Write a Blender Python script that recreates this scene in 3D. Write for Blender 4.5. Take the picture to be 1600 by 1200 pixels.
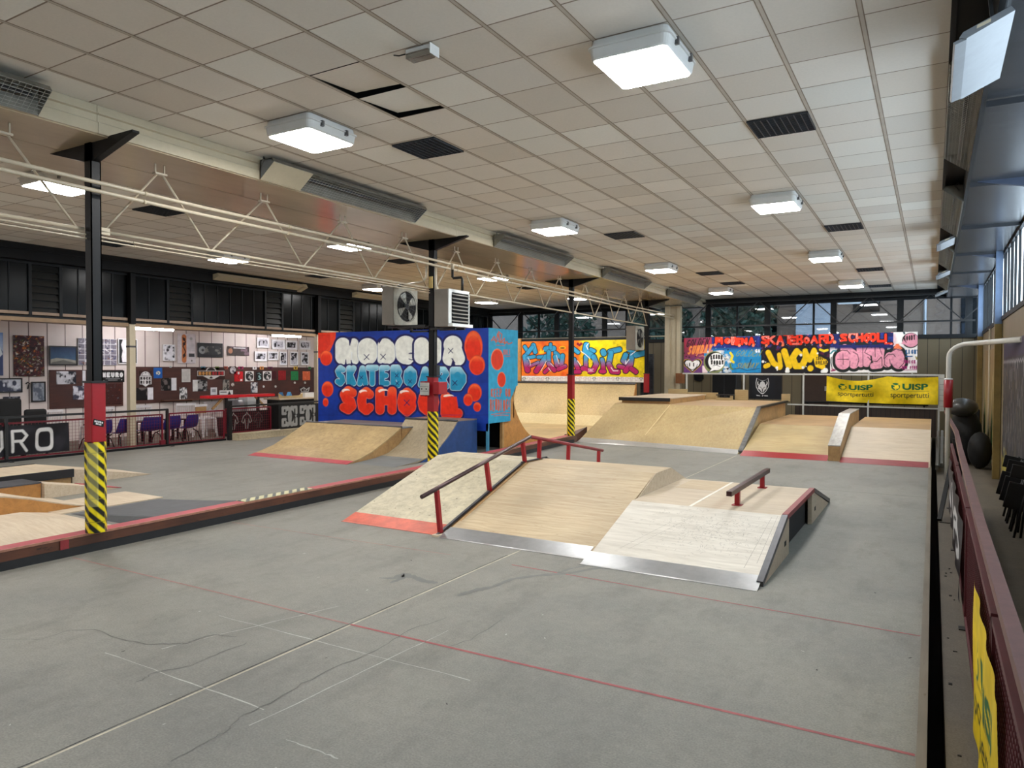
import bpy, bmesh, math, random
import numpy as np
from mathutils import Vector, Matrix
# ---------------------------------------------------------------- scene reset
for o in list(bpy.data.objects): bpy.data.objects.remove(o, do_unlink=True)
SC = bpy.context.scene
COL = SC.collection
# ---------------------------------------------------------------- camera
F_PX, YAW, PITCH, ROLL, CAM_H = 1126.47, 0.5284, -0.0218, 0.0032, 1.85
def _basis():
    c, s = math.cos, math.sin
    f = Vector((-s(YAW)*c(PITCH), c(YAW)*c(PITCH), s(PITCH)))
    r = Vector((c(YAW), s(YAW), 0)); u = r.cross(f)
    return r*c(ROLL)+u*s(ROLL), -r*s(ROLL)+u*c(ROLL), f
_R, _U, _F = _basis()
cd = bpy.data.cameras.new('camera'); cam = bpy.data.objects.new('camera', cd); COL.objects.link(cam)
cd.sensor_fit = 'HORIZONTAL'; cd.sensor_width = 36.0; cd.lens = 36.0*F_PX/1600; cd.clip_start = .02; cd.clip_end = 300
cam.matrix_world = Matrix(((_R.x, _U.x, -_F.x, 0), (_R.y, _U.y, -_F.y, 0), (_R.z, _U.z, -_F.z, CAM_H), (0, 0, 0, 1)))
SC.camera = cam
# ---------------------------------------------------------------- world, exposure
SKY_RGB, SKY_STRENGTH = (0.74, 0.87, 1.0), 5.0
LAMP_W, TUBE_W, EXPOSURE = 46.0, 60.0, 0.72
SC.view_settings.view_transform = 'Standard'; SC.view_settings.look = 'None'
SC.view_settings.gamma = 1.0; SC.view_settings.use_curve_mapping = False
SC.view_settings.exposure = EXPOSURE
w = bpy.data.worlds.new('overcast_sky'); SC.world = w; w.use_nodes = True
w.node_tree.nodes['Background'].inputs[0].default_value = (*SKY_RGB, 1)
w.node_tree.nodes['Background'].inputs[1].default_value = SKY_STRENGTH
# ---------------------------------------------------------------- survey helpers: a point read off the photo, put on a real plane
def _ray(x, y): return _F + _R*((x-800)/F_PX) + _U*((600-y)/F_PX)
def PZ(x, y, z=0.0): d = _ray(x, y); t = (z-CAM_H)/d.z; return Vector((d.x*t, d.y*t, z))
def PX(x, y, X): d = _ray(x, y); t = X/d.x; return Vector((X, d.y*t, CAM_H+d.z*t))
def PY(x, y, Y): d = _ray(x, y); t = Y/d.y; return Vector((d.x*t, Y, CAM_H+d.z*t))
def ZC(x, y): return 4.378+.0023*x-.0032*y          # the suspended ceiling sags a little along the hall
# ---------------------------------------------------------------- materials
def lin(c):
    return tuple((v/12.92 if v <= .04045 else ((v+.055)/1.055)**2.4) for v in c)
def rgb(r, g, b): return lin((r/255, g/255, b/255))
_M = {}
def _new(name):
    m = bpy.data.materials.new(name); m.use_nodes = True
    nt = m.node_tree; return m, nt, nt.nodes['Principled BSDF']
def N(nt, t, **k):
    n = nt.nodes.new(t)
    for a, b in k.items(): setattr(n, a, b)
    return n
def mat(name, col, rough=.6, metal=0.0, var=.12, scale=6.0, stretch=(1, 1, 1), bump=0.0, spec=.5, coat=0, obj=False, fine=0.0):
    """plain painted / plastic / metal surface with slight noise in tone"""
    if name in _M: return _M[name]
    m, nt, b = _new(name)
    if obj: tc = N(nt, 'ShaderNodeTexCoord'); src = tc.outputs['Object']
    else: ge = N(nt, 'ShaderNodeNewGeometry'); src = ge.outputs['Position']
    mp = N(nt, 'ShaderNodeMapping'); mp.inputs['Scale'].default_value = stretch; nt.links.new(src, mp.inputs['Vector'])
    no = N(nt, 'ShaderNodeTexNoise'); no.inputs['Scale'].default_value = scale; no.inputs['Detail'].default_value = 5; no.inputs['Roughness'].default_value = .65
    nt.links.new(mp.outputs[0], no.inputs['Vector'])
    mx = N(nt, 'ShaderNodeMix', data_type='RGBA')
    mr = N(nt, 'ShaderNodeMapRange'); mr.inputs[1].default_value = .3; mr.inputs[2].default_value = .7
    nt.links.new(no.outputs['Fac'], mr.inputs[0]); nt.links.new(mr.outputs[0], mx.inputs[0])
    mx.inputs[6].default_value = (*[max(0, c*(1-var)) for c in col], 1); mx.inputs[7].default_value = (*[min(1, c*(1+var)) for c in col], 1)
    nt.links.new(mx.outputs[2], b.inputs['Base Color'])
    b.inputs['Roughness'].default_value = rough; b.inputs['Metallic'].default_value = metal
    b.inputs['Specular IOR Level'].default_value = spec
    if coat: b.inputs['Coat Weight'].default_value = coat; b.inputs['Coat Roughness'].default_value = .15
    if bump:
        bp = N(nt, 'ShaderNodeBump'); bp.inputs['Strength'].default_value = bump; bp.inputs['Distance'].default_value = .01
        nt.links.new(no.outputs['Fac'], bp.inputs['Height']); nt.links.new(bp.outputs[0], b.inputs['Normal'])
    _M[name] = m; return m
def plywood(name, col, dark, axis='x', rough=.55, grain=1.0, knots=.5, patch=.15, figure=0.0):
    """veneer: long fibres along an axis, dark flecks, board to board tone"""
    if name in _M: return _M[name]
    m, nt, b = _new(name); L = nt.links.new
    ge = N(nt, 'ShaderNodeNewGeometry')
    st = {'x': (1.2, 14, 14), 'y': (14, 1.2, 14), 'd': (6, 6, 6)}[axis]
    mp = N(nt, 'ShaderNodeMapping'); mp.inputs['Scale'].default_value = st; L(ge.outputs['Position'], mp.inputs['Vector'])
    n1 = N(nt, 'ShaderNodeTexNoise'); n1.inputs['Scale'].default_value = 1.6*grain; n1.inputs['Detail'].default_value = 8; n1.inputs['Roughness'].default_value = .7; n1.inputs['Distortion'].default_value = .4+figure
    L(mp.outputs[0], n1.inputs['Vector'])
    r1 = N(nt, 'ShaderNodeMapRange'); r1.inputs[1].default_value = .38; r1.inputs[2].default_value = .68; L(n1.outputs['Fac'], r1.inputs[0])
    mx = N(nt, 'ShaderNodeMix', data_type='RGBA'); L(r1.outputs[0], mx.inputs[0])
    mx.inputs[6].default_value = (*col, 1); mx.inputs[7].default_value = (*[c*(1-.42)+d*.42 for c, d in zip(col, dark)], 1)
    # large patches of wear
    n2 = N(nt, 'ShaderNodeTexNoise'); n2.inputs['Scale'].default_value = 1.1; n2.inputs['Detail'].default_value = 4; L(ge.outputs['Position'], n2.inputs['Vector'])
    r2 = N(nt, 'ShaderNodeMapRange'); r2.inputs[1].default_value = .35; r2.inputs[2].default_value = .7; r2.inputs[3].default_value = 1+patch; r2.inputs[4].default_value = 1-patch; L(n2.outputs['Fac'], r2.inputs[0])
    ml = N(nt, 'ShaderNodeMix', data_type='RGBA', blend_type='MULTIPLY'); ml.inputs[0].default_value = 1
    L(mx.outputs[2], ml.inputs[6]); cc = N(nt, 'ShaderNodeCombineColor'); [L(r2.outputs[0], cc.inputs[i]) for i in range(3)]; L(cc.outputs[0], ml.inputs[7])
    # flecks
    mp3 = N(nt, 'ShaderNodeMapping'); mp3.inputs['Scale'].default_value = {'x': (9, 30, 30), 'y': (30, 9, 30), 'd': (20, 20, 20)}[axis]; L(ge.outputs['Position'], mp3.inputs['Vector'])
    n3 = N(nt, 'ShaderNodeTexNoise'); n3.inputs['Scale'].default_value = 1.0; n3.inputs['Detail'].default_value = 3; L(mp3.outputs[0], n3.inputs['Vector'])
    r3 = N(nt, 'ShaderNodeMapRange'); r3.inputs[1].default_value = .66; r3.inputs[2].default_value = .74; r3.inputs[4].default_value = knots; L(n3.outputs['Fac'], r3.inputs[0])
    m3 = N(nt, 'ShaderNodeMix', data_type='RGBA'); L(r3.outputs[0], m3.inputs[0]); L(ml.outputs[2], m3.inputs[6]); m3.inputs[7].default_value = (*dark, 1)
    out = m3.outputs[2]
    if figure:
        wv = N(nt, 'ShaderNodeTexWave', wave_type='BANDS', bands_direction='Y' if axis == 'x' else 'X'); wv.inputs['Scale'].default_value = 3.2; wv.inputs['Distortion'].default_value = 14; wv.inputs['Detail'].default_value = 3; wv.inputs['Detail Scale'].default_value = .7
        mp4 = N(nt, 'ShaderNodeMapping'); mp4.inputs['Scale'].default_value = (.5, 1.6, 1.6) if axis == 'x' else (1.6, .5, 1.6); L(ge.outputs['Position'], mp4.inputs['Vector']); L(mp4.outputs[0], wv.inputs['Vector'])
        r4 = N(nt, 'ShaderNodeMapRange'); r4.inputs[1].default_value = .55; r4.inputs[2].default_value = 1; r4.inputs[4].default_value = figure; L(wv.outputs['Fac'], r4.inputs[0])
        m4 = N(nt, 'ShaderNodeMix', data_type='RGBA'); L(r4.outputs[0], m4.inputs[0]); L(out, m4.inputs[6]); m4.inputs[7].default_value = (*[(c+d)/2 for c, d in zip(col, dark)], 1); out = m4.outputs[2]
    L(out, b.inputs['Base Color']); b.inputs['Roughness'].default_value = rough
    _M[name] = m; return m
def emit(name, col, strength):
    if name in _M: return _M[name]
    m = bpy.data.materials.new(name); m.use_nodes = True; nt = m.node_tree; nt.nodes.clear()
    e = N(nt, 'ShaderNodeEmission'); e.inputs[0].default_value = (*col, 1); e.inputs[1].default_value = strength
    o = N(nt, 'ShaderNodeOutputMaterial'); nt.links.new(e.outputs[0], o.inputs[0]); _M[name] = m; return m
def glass(name, tint, rough=.02):
    if name in _M: return _M[name]
    m = bpy.data.materials.new(name); m.use_nodes = True; nt = m.node_tree; nt.nodes.clear()
    t = N(nt, 'ShaderNodeBsdfTransparent'); t.inputs[0].default_value = (*tint, 1)
    g = N(nt, 'ShaderNodeBsdfGlossy'); g.inputs['Roughness'].default_value = rough; g.inputs[0].default_value = (.9, .9, .9, 1)
    fr = N(nt, 'ShaderNodeFresnel'); fr.inputs[0].default_value = 1.5
    mr = N(nt, 'ShaderNodeMath', operation='MULTIPLY_ADD'); mr.inputs[1].default_value = 1.0; mr.inputs[2].default_value = .03; nt.links.new(fr.outputs[0], mr.inputs[0])
    mx = N(nt, 'ShaderNodeMixShader'); nt.links.new(mr.outputs[0], mx.inputs[0]); nt.links.new(t.outputs[0], mx.inputs[1]); nt.links.new(g.outputs[0], mx.inputs[2])
    o = N(nt, 'ShaderNodeOutputMaterial'); nt.links.new(mx.outputs[0], o.inputs[0]); _M[name] = m; return m
def painted(name='painted_artwork', rough=.55, spec=.3, lo=.86, hi=1.1, nsc=9):
    """surface whose own colours (spray paint, print) sit in the mesh's colour attribute 'paint'"""
    if name in _M: return _M[name]
    m, nt, b = _new(name); L = nt.links.new
    a = N(nt, 'ShaderNodeAttribute', attribute_name='paint')
    ge = N(nt, 'ShaderNodeNewGeometry'); no = N(nt, 'ShaderNodeTexNoise'); no.inputs['Scale'].default_value = nsc; no.inputs['Detail'].default_value = 6; L(ge.outputs['Position'], no.inputs['Vector'])
    r = N(nt, 'ShaderNodeMapRange'); r.inputs[1].default_value = .3; r.inputs[2].default_value = .7; r.inputs[3].default_value = lo; r.inputs[4].default_value = hi; L(no.outputs['Fac'], r.inputs[0])
    cc = N(nt, 'ShaderNodeCombineColor'); [L(r.outputs[0], cc.inputs[i]) for i in range(3)]
    ml = N(nt, 'ShaderNodeMix', data_type='RGBA', blend_type='MULTIPLY'); ml.inputs[0].default_value = 1; L(a.outputs['Color'], ml.inputs[6]); L(cc.outputs[0], ml.inputs[7])
    L(ml.outputs[2], b.inputs['Base Color']); b.inputs['Roughness'].default_value = rough; b.inputs['Specular IOR Level'].default_value = spec
    _M[name] = m; return m
# ---------------------------------------------------------------- mesh builder
class MB:
    def __init__(s): s.v = []; s.f = []; s.mi = []; s.k = 0; s.smooth = []
    def mat(s, k): s.k = k; return s
    def add(s, vs, fs, smooth=False):
        n = len(s.v); s.v += [tuple(p) for p in vs]
        for f in fs: s.f.append(tuple(n+i for i in f)); s.mi.append(s.k); s.smooth.append(smooth)
        return s
    def box(s, x0, x1, y0, y1, z0, z1):
        vs = [(x, y, z) for z in (z0, z1) for y in (y0, y1) for x in (x0, x1)]
        return s.add(vs, [(0, 2, 3, 1), (4, 5, 7, 6), (0, 1, 5, 4), (2, 6, 7, 3), (0, 4, 6, 2), (1, 3, 7, 5)])
    def prism(s, prof, a0, a1, axis='x', smooth=False):
        """closed 2-D outline swept along an axis. axis x: prof=(y,z); y: (x,z); z: (x,y)"""
        n = len(prof)
        def P(a, p): return {'x': (a, p[0], p[1]), 'y': (p[0], a, p[1]), 'z': (p[0], p[1], a)}[axis]
        vs = [P(a0, p) for p in prof]+[P(a1, p) for p in prof]
        ar = sum(prof[i][0]*prof[(i+1) % n][1]-prof[(i+1) % n][0]*prof[i][1] for i in range(n))
        flip = (ar > 0) ^ (axis == 'y')
        fs = [tuple(range(n)), tuple(range(2*n-1, n-1, -1))]
        if flip: fs = [tuple(reversed(f)) for f in fs]
        self_fs = []
        for i in range(n):
            j = (i+1) % n; q = (i, j, n+j, n+i); self_fs.append(q if flip else tuple(reversed(q)))
        s.add(vs, fs); m = len(s.v)-2*n
        for f in self_fs: s.f.append(tuple(m+i for i in f)); s.mi.append(s.k); s.smooth.append(smooth)
        return s
    def quad(s, a, b, c, d): return s.add([a, b, c, d], [(0, 1, 2, 3)])
    def slab(s, pts, t):
        """top outline (ccw from above) of 3-D points, thickened straight down by t"""
        n = len(pts); vs = [tuple(p) for p in pts]+[(p[0], p[1], p[2]-t) for p in pts]
        fs = [tuple(range(n)), tuple(range(2*n-1, n-1, -1))]+[(i, n+i, n+(i+1) % n, (i+1) % n) for i in range(n)]
        return s.add(vs, fs)
    def solid_to(s, pts, z):
        """top outline of 3-D points closed down to the height z"""
        n = len(pts); vs = [tuple(p) for p in pts]+[(p[0], p[1], z) for p in pts]
        fs = [tuple(range(n)), tuple(range(2*n-1, n-1, -1))]+[(i, n+i, n+(i+1) % n, (i+1) % n) for i in range(n)]
        return s.add(vs, fs)
    def tube(s, pts, r, n=10, cap=True, smooth=True, rot=0.0):
        pts = [Vector(p) for p in pts]; rs = r if isinstance(r, (list, tuple)) else [r]*len(pts)
        base = len(s.v); ref = None
        for i, p in enumerate(pts):
            a = pts[max(0, i-1)]; b = pts[min(len(pts)-1, i+1)]; t = (b-a).normalized()
            if ref is None: ref = (Vector((0, 0, 1)) if abs(t.z) < .9 else Vector((1, 0, 0)))
            u = (ref-t*ref.dot(t)).normalized(); w = t.cross(u); ref = u
            for k in range(n):
                an = 2*math.pi*(k+rot)/n; s.v.append(tuple(p+(u*math.cos(an)+w*math.sin(an))*rs[i]))
        for i in range(len(pts)-1):
            for k in range(n):
                k2 = (k+1) % n; s.f.append((base+i*n+k, base+i*n+k2, base+(i+1)*n+k2, base+(i+1)*n+k)); s.mi.append(s.k); s.smooth.append(smooth)
        if cap:
            s.f.append(tuple(base+k for k in reversed(range(n)))); s.mi.append(s.k); s.smooth.append(False)
            e = base+(len(pts)-1)*n; s.f.append(tuple(e+k for k in range(n))); s.mi.append(s.k); s.smooth.append(False)
        return s
    def bar(s, a, b, w, h=None):
        """rectangular bar from a to b"""
        h = h or w; a, b = Vector(a), Vector(b); t = (b-a).normalized()
        ref = Vector((0, 0, 1)) if abs(t.z) < .95 else Vector((0, 1, 0))
        u = (ref-t*ref.dot(t)).normalized()*h/2; q = t.cross(u.normalized())*w/2
        vs = [a-q-u, a+q-u, a+q+u, a-q+u, b-q-u, b+q-u, b+q+u, b-q+u]
        return s.add(vs, [(0, 1, 2, 3), (7, 6, 5, 4), (0, 4, 5, 1), (1, 5, 6, 2), (2, 6, 7, 3), (3, 7, 4, 0)])
    def sphere(s, c, rx, ry=None, rz=None, n=12, m=8):
        ry = ry or rx; rz = rz or rx; vs = []
        for j in range(m+1):
            th = math.pi*j/m
            for i in range(n): ph = 2*math.pi*i/n; vs.append((c[0]+rx*math.sin(th)*math.cos(ph), c[1]+ry*math.sin(th)*math.sin(ph), c[2]+rz*math.cos(th)))
        fs = [(j*n+i, (j+1)*n+i, (j+1)*n+(i+1) % n, j*n+(i+1) % n) for j in range(m) for i in range(n)]
        return s.add(vs, fs, True)
    def shift(s, d): s.v = [(x+d[0], y+d[1], z+d[2]) for x, y, z in s.v]; return s
    def xform(s, M): s.v = [tuple(M @ Vector(p)) for p in s.v]; return s
def link(name, mb, mats, parent=None, bevel=0.0, fix=True):
    me = bpy.data.meshes.new(name); me.from_pydata(mb.v, [], mb.f)
    mats = mats if isinstance(mats, (list, tuple)) else [mats]
    for m in mats: me.materials.append(m)
    me.polygons.foreach_set('material_index', mb.mi); me.polygons.foreach_set('use_smooth', mb.smooth)
    me.validate(); me.update()
    if fix:
        bm = bmesh.new(); bm.from_mesh(me); bmesh.ops.recalc_face_normals(bm, faces=bm.faces); bm.to_mesh(me); bm.free()
    o = bpy.data.objects.new(name, me); COL.objects.link(o)
    if parent is not None: o.parent = parent
    if bevel:
        b = o.modifiers.new('bevel', 'BEVEL'); b.width = bevel; b.segments = 2; b.limit_method = 'ANGLE'
    return o
def tag(o, label, cat, group=None, kind=None):
    o['label'] = label; o['category'] = cat
    if group: o['group'] = group
    if kind: o['kind'] = kind
    return o
def thing(name, label, cat, loc=(0, 0, 0), rz=0.0, group=None):
    o = bpy.data.objects.new(name, None); COL.objects.link(o); o.empty_display_size = .1
    o.location = loc; o.rotation_euler = (0, 0, rz); return tag(o, label, cat, group)
def part(name, mb, mats, root, world=False, bevel=0.0, label=None, kind=None):
    if world:
        q = root
        while q is not None: mb.shift((-q.location.x, -q.location.y, -q.location.z)); q = q.parent
    o = link(name, mb, mats, root, bevel)
    if label: o['label'] = label
    if kind: o['kind'] = kind
    return o
def single(name, mb, mats, label, cat, group=None, bevel=0.0, kind=None):
    """a thing that is one mesh: origin moved to the middle of its base"""
    xs, ys, zs = zip(*mb.v); c = ((min(xs)+max(xs))/2, (min(ys)+max(ys))/2, min(zs)); mb.shift((-c[0], -c[1], -c[2]))
    o = link(name, mb, mats, None, bevel); o.location = c; return tag(o, label, cat, group, kind)
def struct(name, mb, mats, fix=True, bevel=0.0):
    o = link(name, mb, mats, None, bevel, fix); o['kind'] = 'structure'; return o
def dup(root, loc, rz=None, label=None, group=None):
    r = root.copy(); COL.objects.link(r); r.location = loc
    if rz is not None: r.rotation_euler = (0, 0, rz)
    if label: r['label'] = label
    if group: r['group'] = group
    for ch in list(root.children):
        c = ch.copy(); COL.objects.link(c); c.parent = r
        for g in list(ch.children):
            d = g.copy(); COL.objects.link(d); d.parent = c
    return r
RND = random.Random(7)
# ---------------------------------------------------------------- artwork: colours computed on a fine mesh grid
_FONT = {}
def text_tris(s, bold=0.0):
    key = (s, bold)
    if key in _FONT: return _FONT[key]
    cu = bpy.data.curves.new('lettering', 'FONT'); cu.body = s; cu.size = 1; cu.offset = bold
    ob = bpy.data.objects.new('lettering', cu); COL.objects.link(ob)
    dg = bpy.context.evaluated_depsgraph_get(); me = ob.evaluated_get(dg).to_mesh()
    me.calc_loop_triangles(); V = np.array([v.co[:2] for v in me.vertices]); T = np.array([t.vertices[:] for t in me.loop_triangles])
    tr = V[T]; ob.evaluated_get(dg).to_mesh_clear(); bpy.data.objects.remove(ob); bpy.data.curves.remove(cu)
    mn = tr.reshape(-1, 2).min(0); mx = tr.reshape(-1, 2).max(0); _FONT[key] = ((tr-mn)/(mx-mn)); return _FONT[key]
SK = {  # one-stroke letters in a unit box, y down
 'A': [[(.0,1),(.5,0),(1,1)],[(.2,.62),(.8,.62)]], 'B': [[(0,0),(0,1),(.7,1),(1,.8),(.7,.52),(0,.5)],[(0,0),(.65,0),(.9,.22),(.65,.5)]],
 'C': [[(1,.15),(.6,0),(.15,.15),(0,.5),(.15,.85),(.6,1),(1,.85)]], 'D': [[(0,0),(0,1),(.6,1),(1,.65),(1,.35),(.6,0),(0,0)]],
 'E': [[(1,0),(0,0),(0,1),(1,1)],[(0,.5),(.75,.5)]], 'F': [[(1,0),(0,0),(0,1)],[(0,.5),(.7,.5)]],
 'G': [[(1,.15),(.6,0),(.15,.15),(0,.5),(.15,.85),(.6,1),(1,.8),(1,.55),(.6,.55)]], 'H': [[(0,0),(0,1)],[(1,0),(1,1)],[(0,.5),(1,.5)]],
 'I': [[(.5,0),(.5,1)]], 'J': [[(.8,0),(.8,.8),(.4,1),(0,.8)]], 'K': [[(0,0),(0,1)],[(1,0),(0,.55)],[(.25,.45),(1,1)]], 'L': [[(0,0),(0,1),(1,1)]],
 'M': [[(0,1),(.1,0),(.5,.7),(.9,0),(1,1)]], 'N': [[(0,1),(0,0),(1,1),(1,0)]], 'O': [[(.5,0),(.1,.2),(0,.5),(.1,.8),(.5,1),(.9,.8),(1,.5),(.9,.2),(.5,0)]],
 'P': [[(0,1),(0,0),(.7,0),(1,.25),(.7,.52),(0,.52)]], 'R': [[(0,1),(0,0),(.7,0),(1,.25),(.7,.5),(0,.5)],[(.5,.5),(1,1)]],
 'S': [[(1,.12),(.5,0),(.05,.2),(.3,.45),(.8,.57),(.95,.82),(.5,1),(0,.88)]], 'T': [[(0,0),(1,0)],[(.5,0),(.5,1)]], 'U': [[(0,0),(0,.75),(.3,1),(.7,1),(1,.75),(1,0)]],
 'V': [[(0,0),(.5,1),(1,0)]], 'W': [[(0,0),(.2,1),(.5,.35),(.8,1),(1,0)]], 'X': [[(0,0),(1,1)],[(1,0),(0,1)]], 'Y': [[(0,0),(.5,.5),(1,0)],[(.5,.5),(.5,1)]],
 'Z': [[(0,0),(1,0),(0,1),(1,1)]], '!': [[(.5,0),(.5,.65)],[(.5,.95),(.5,1)]], ' ': [], '.': [[(.3,1),(.4,1)]],
 '/': [[(1,0),(0,1)]], '-': [[(.1,.5),(.9,.5)]]}
class Canvas:
    """w x h metres, grid step res; design units: dx,dy run over (u0..u1, v0..v1), v down.  quad= the four design
    corners (tl,tr,br,bl) when the design was read in perspective."""
    def __init__(s, w, h, res, du=None, bg=(0, 0, 0), quad=None):
        s.w, s.h = w, h; s.nx = max(2, int(round(w/res))+1); s.ny = max(2, int(round(h/res))+1)
        u = np.linspace(0, 1, s.nx); v = np.linspace(0, 1, s.ny); U, V = np.meshgrid(u, v)   # v=0 top row
        if quad:
            src = [(0, 0), (1, 0), (1, 1), (0, 1)]; A = []; b = []
            for (x, y), (X, Y) in zip(src, quad):
                A.append([x, y, 1, 0, 0, 0, -X*x, -X*y]); b.append(X); A.append([0, 0, 0, x, y, 1, -Y*x, -Y*y]); b.append(Y)
            hh = np.linalg.solve(np.array(A, float), np.array(b, float)); d = hh[6]*U+hh[7]*V+1
            s.X = (hh[0]*U+hh[1]*V+hh[2])/d; s.Y = (hh[3]*U+hh[4]*V+hh[5])/d
        else:
            u0, v0, u1, v1 = du or (0, 0, w, h); s.X = u0+(u1-u0)*U; s.Y = v0+(v1-v0)*V
        s.px = max(1e-6, abs(s.X[0, -1]-s.X[0, 0])/(s.nx-1)); s.U, s.V = U, V
        s.c = np.empty((s.ny, s.nx, 3)); s.c[:] = bg if max(bg) <= 1 else rgb(*bg)
    def _a(s, sdf, soft=0): k = s.px+soft; return np.clip(.5-sdf/k, 0, 1)
    def mix(s, a, col):
        col = np.array(rgb(*col)) if not isinstance(col, np.ndarray) else col
        s.c = s.c*(1-a[..., None])+col*a[..., None]; return s
    def noise(s, scale, seed=0, oct=3):
        r = np.random.RandomState(seed); out = np.zeros_like(s.X); amp = 1; tot = 0
        for o in range(oct):
            n = 24; g = r.rand(n, n); x = (s.X/scale*2**o) % (n-1); y = (s.Y/scale*2**o) % (n-1)
            xi = x.astype(int); yi = y.astype(int); fx = x-xi; fy = y-yi; fx = fx*fx*(3-2*fx); fy = fy*fy*(3-2*fy)
            out += amp*((g[yi, xi]*(1-fx)+g[yi, xi+1]*fx)*(1-fy)+(g[yi+1, xi]*(1-fx)+g[yi+1, xi+1]*fx)*fy); tot += amp; amp *= .5
        return out/tot
    def d_seg(s, a, b):
        ax, ay = a; bx, by = b; dx, dy = bx-ax, by-ay; L = dx*dx+dy*dy or 1e-9
        t = np.clip(((s.X-ax)*dx+(s.Y-ay)*dy)/L, 0, 1); return np.hypot(s.X-ax-dx*t, s.Y-ay-dy*t)
    def d_line(s, pts):
        d = np.full_like(s.X, 1e9)
        for a, b in zip(pts[:-1], pts[1:]): d = np.minimum(d, s.d_seg(a, b))
        return d
    def d_ell(s, x, y, rx, ry): return (np.hypot((s.X-x)/rx, (s.Y-y)/ry)-1)*min(rx, ry)
    def inside(s, pts):
        m = np.zeros(s.X.shape, bool); n = len(pts)
        for i in range(n):
            x1, y1 = pts[i]; x2, y2 = pts[(i+1) % n]
            if y1 == y2: continue
            c = (s.Y > min(y1, y2)) & (s.Y <= max(y1, y2)) & (s.X < (x2-x1)*(s.Y-y1)/(y2-y1)+x1); m ^= c
        return m
    def d_poly(s, pts): d = s.d_line(list(pts)+[pts[0]]); return np.where(s.inside(pts), -d, d)
    def rect(s, x0, y0, x1, y1, col): return s.mix(s._a(np.maximum(np.maximum(x0-s.X, s.X-x1), np.maximum(y0-s.Y, s.Y-y1))), col)
    def circ(s, x, y, r, col, ry=None): return s.mix(s._a(s.d_ell(x, y, r, ry or r)), col)
    def poly(s, pts, col, grow=0): return s.mix(s._a(s.d_poly(pts)-grow), col)
    def line(s, pts, r, col): return s.mix(s._a(s.d_line(pts)-r), col)
    def d_word(s, word, x0, y0, x1, y1, r=0, gap=.25, slant=0, jig=None):
        """distance to the strokes of a word set in a box; widths even, gap = share of a letter"""
        n = len(word); cw = (x1-x0)/(n+(n-1)*gap); d = np.full_like(s.X, 1e9); parts = []
        for i, ch in enumerate(word):
            lx = x0+i*cw*(1+gap); dy = jig[i % len(jig)] if jig else 0; dd = np.full_like(s.X, 1e9); wd = cw if ch not in 'I!.' else cw*.6
            for st in SK.get(ch, []):
                pts = [(lx+r+p[0]*(wd-2*r)+slant*(1-p[1])*(y1-y0), y0+dy+r+p[1]*(y1-y0-2*r)) for p in st]; dd = np.minimum(dd, s.d_line(pts))
            parts.append(dd); d = np.minimum(d, dd)
        return d, parts
    def word(s, word, x0, y0, x1, y1, r, col, **k): d, _ = s.d_word(word, x0, y0, x1, y1, r, **k); return s.mix(s._a(d-r), col)
    def text(s, t, x0, y0, x1, y1, col, bold=0.0):
        tr = text_tris(t, bold); m = np.zeros(s.X.shape, bool); X = (s.X-x0)/(x1-x0); Y = 1-(s.Y-y0)/(y1-y0)
        ok = (X > -.05) & (X < 1.05) & (Y > -.05) & (Y < 1.05); xs = X[ok]; ys = Y[ok]; mm = np.zeros(len(xs)); 
        for sx, sy in ((-.25, -.25), (.25, -.25), (-.25, .25), (.25, .25)):
            px = xs+sx*s.px/(x1-x0); py = ys+sy*s.px/(y1-y0); q = np.zeros(len(px), bool)
            for a, b, c in tr:
                lo = min(a[0], b[0], c[0]); hi = max(a[0], b[0], c[0]); k = (px >= lo) & (px <= hi)
                if not k.any(): continue
                X_, Y_ = px[k], py[k]
                e1 = (b[0]-a[0])*(Y_-a[1])-(b[1]-a[1])*(X_-a[0]); e2 = (c[0]-b[0])*(Y_-b[1])-(c[1]-b[1])*(X_-b[0]); e3 = (a[0]-c[0])*(Y_-c[1])-(a[1]-c[1])*(X_-c[0])
                q[k] |= ((e1 >= 0) & (e2 >= 0) & (e3 >= 0)) | ((e1 <= 0) & (e2 <= 0) & (e3 <= 0))
            mm += q*.25
        a = np.zeros(s.X.shape); a[ok] = mm; return s.mix(a, col)
    def build(s, name, place, thick=.0, parent=None, material=None, keep=None, edge=None, back=True):
        """place(u, v) -> world point for u to the right, v down, both 0..1 (numpy arrays in, three arrays out); thick goes along -normal"""
        x, y, z = place(s.U, s.V); P = np.stack([x, y, z], -1)
        n = s.nx*s.ny; idx = np.arange(n).reshape(s.ny, s.nx)
        q = np.stack([idx[1:, :-1], idx[1:, 1:], idx[:-1, 1:], idx[:-1, :-1]], -1).reshape(-1, 4)
        if keep is not None:
            kk = keep(.5*(s.X[1:, 1:]+s.X[:-1, :-1]), .5*(s.Y[1:, 1:]+s.Y[:-1, :-1])).reshape(-1); q = q[kk]
        V = P.reshape(-1, 3); C = s.c.reshape(-1, 3)
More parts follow.
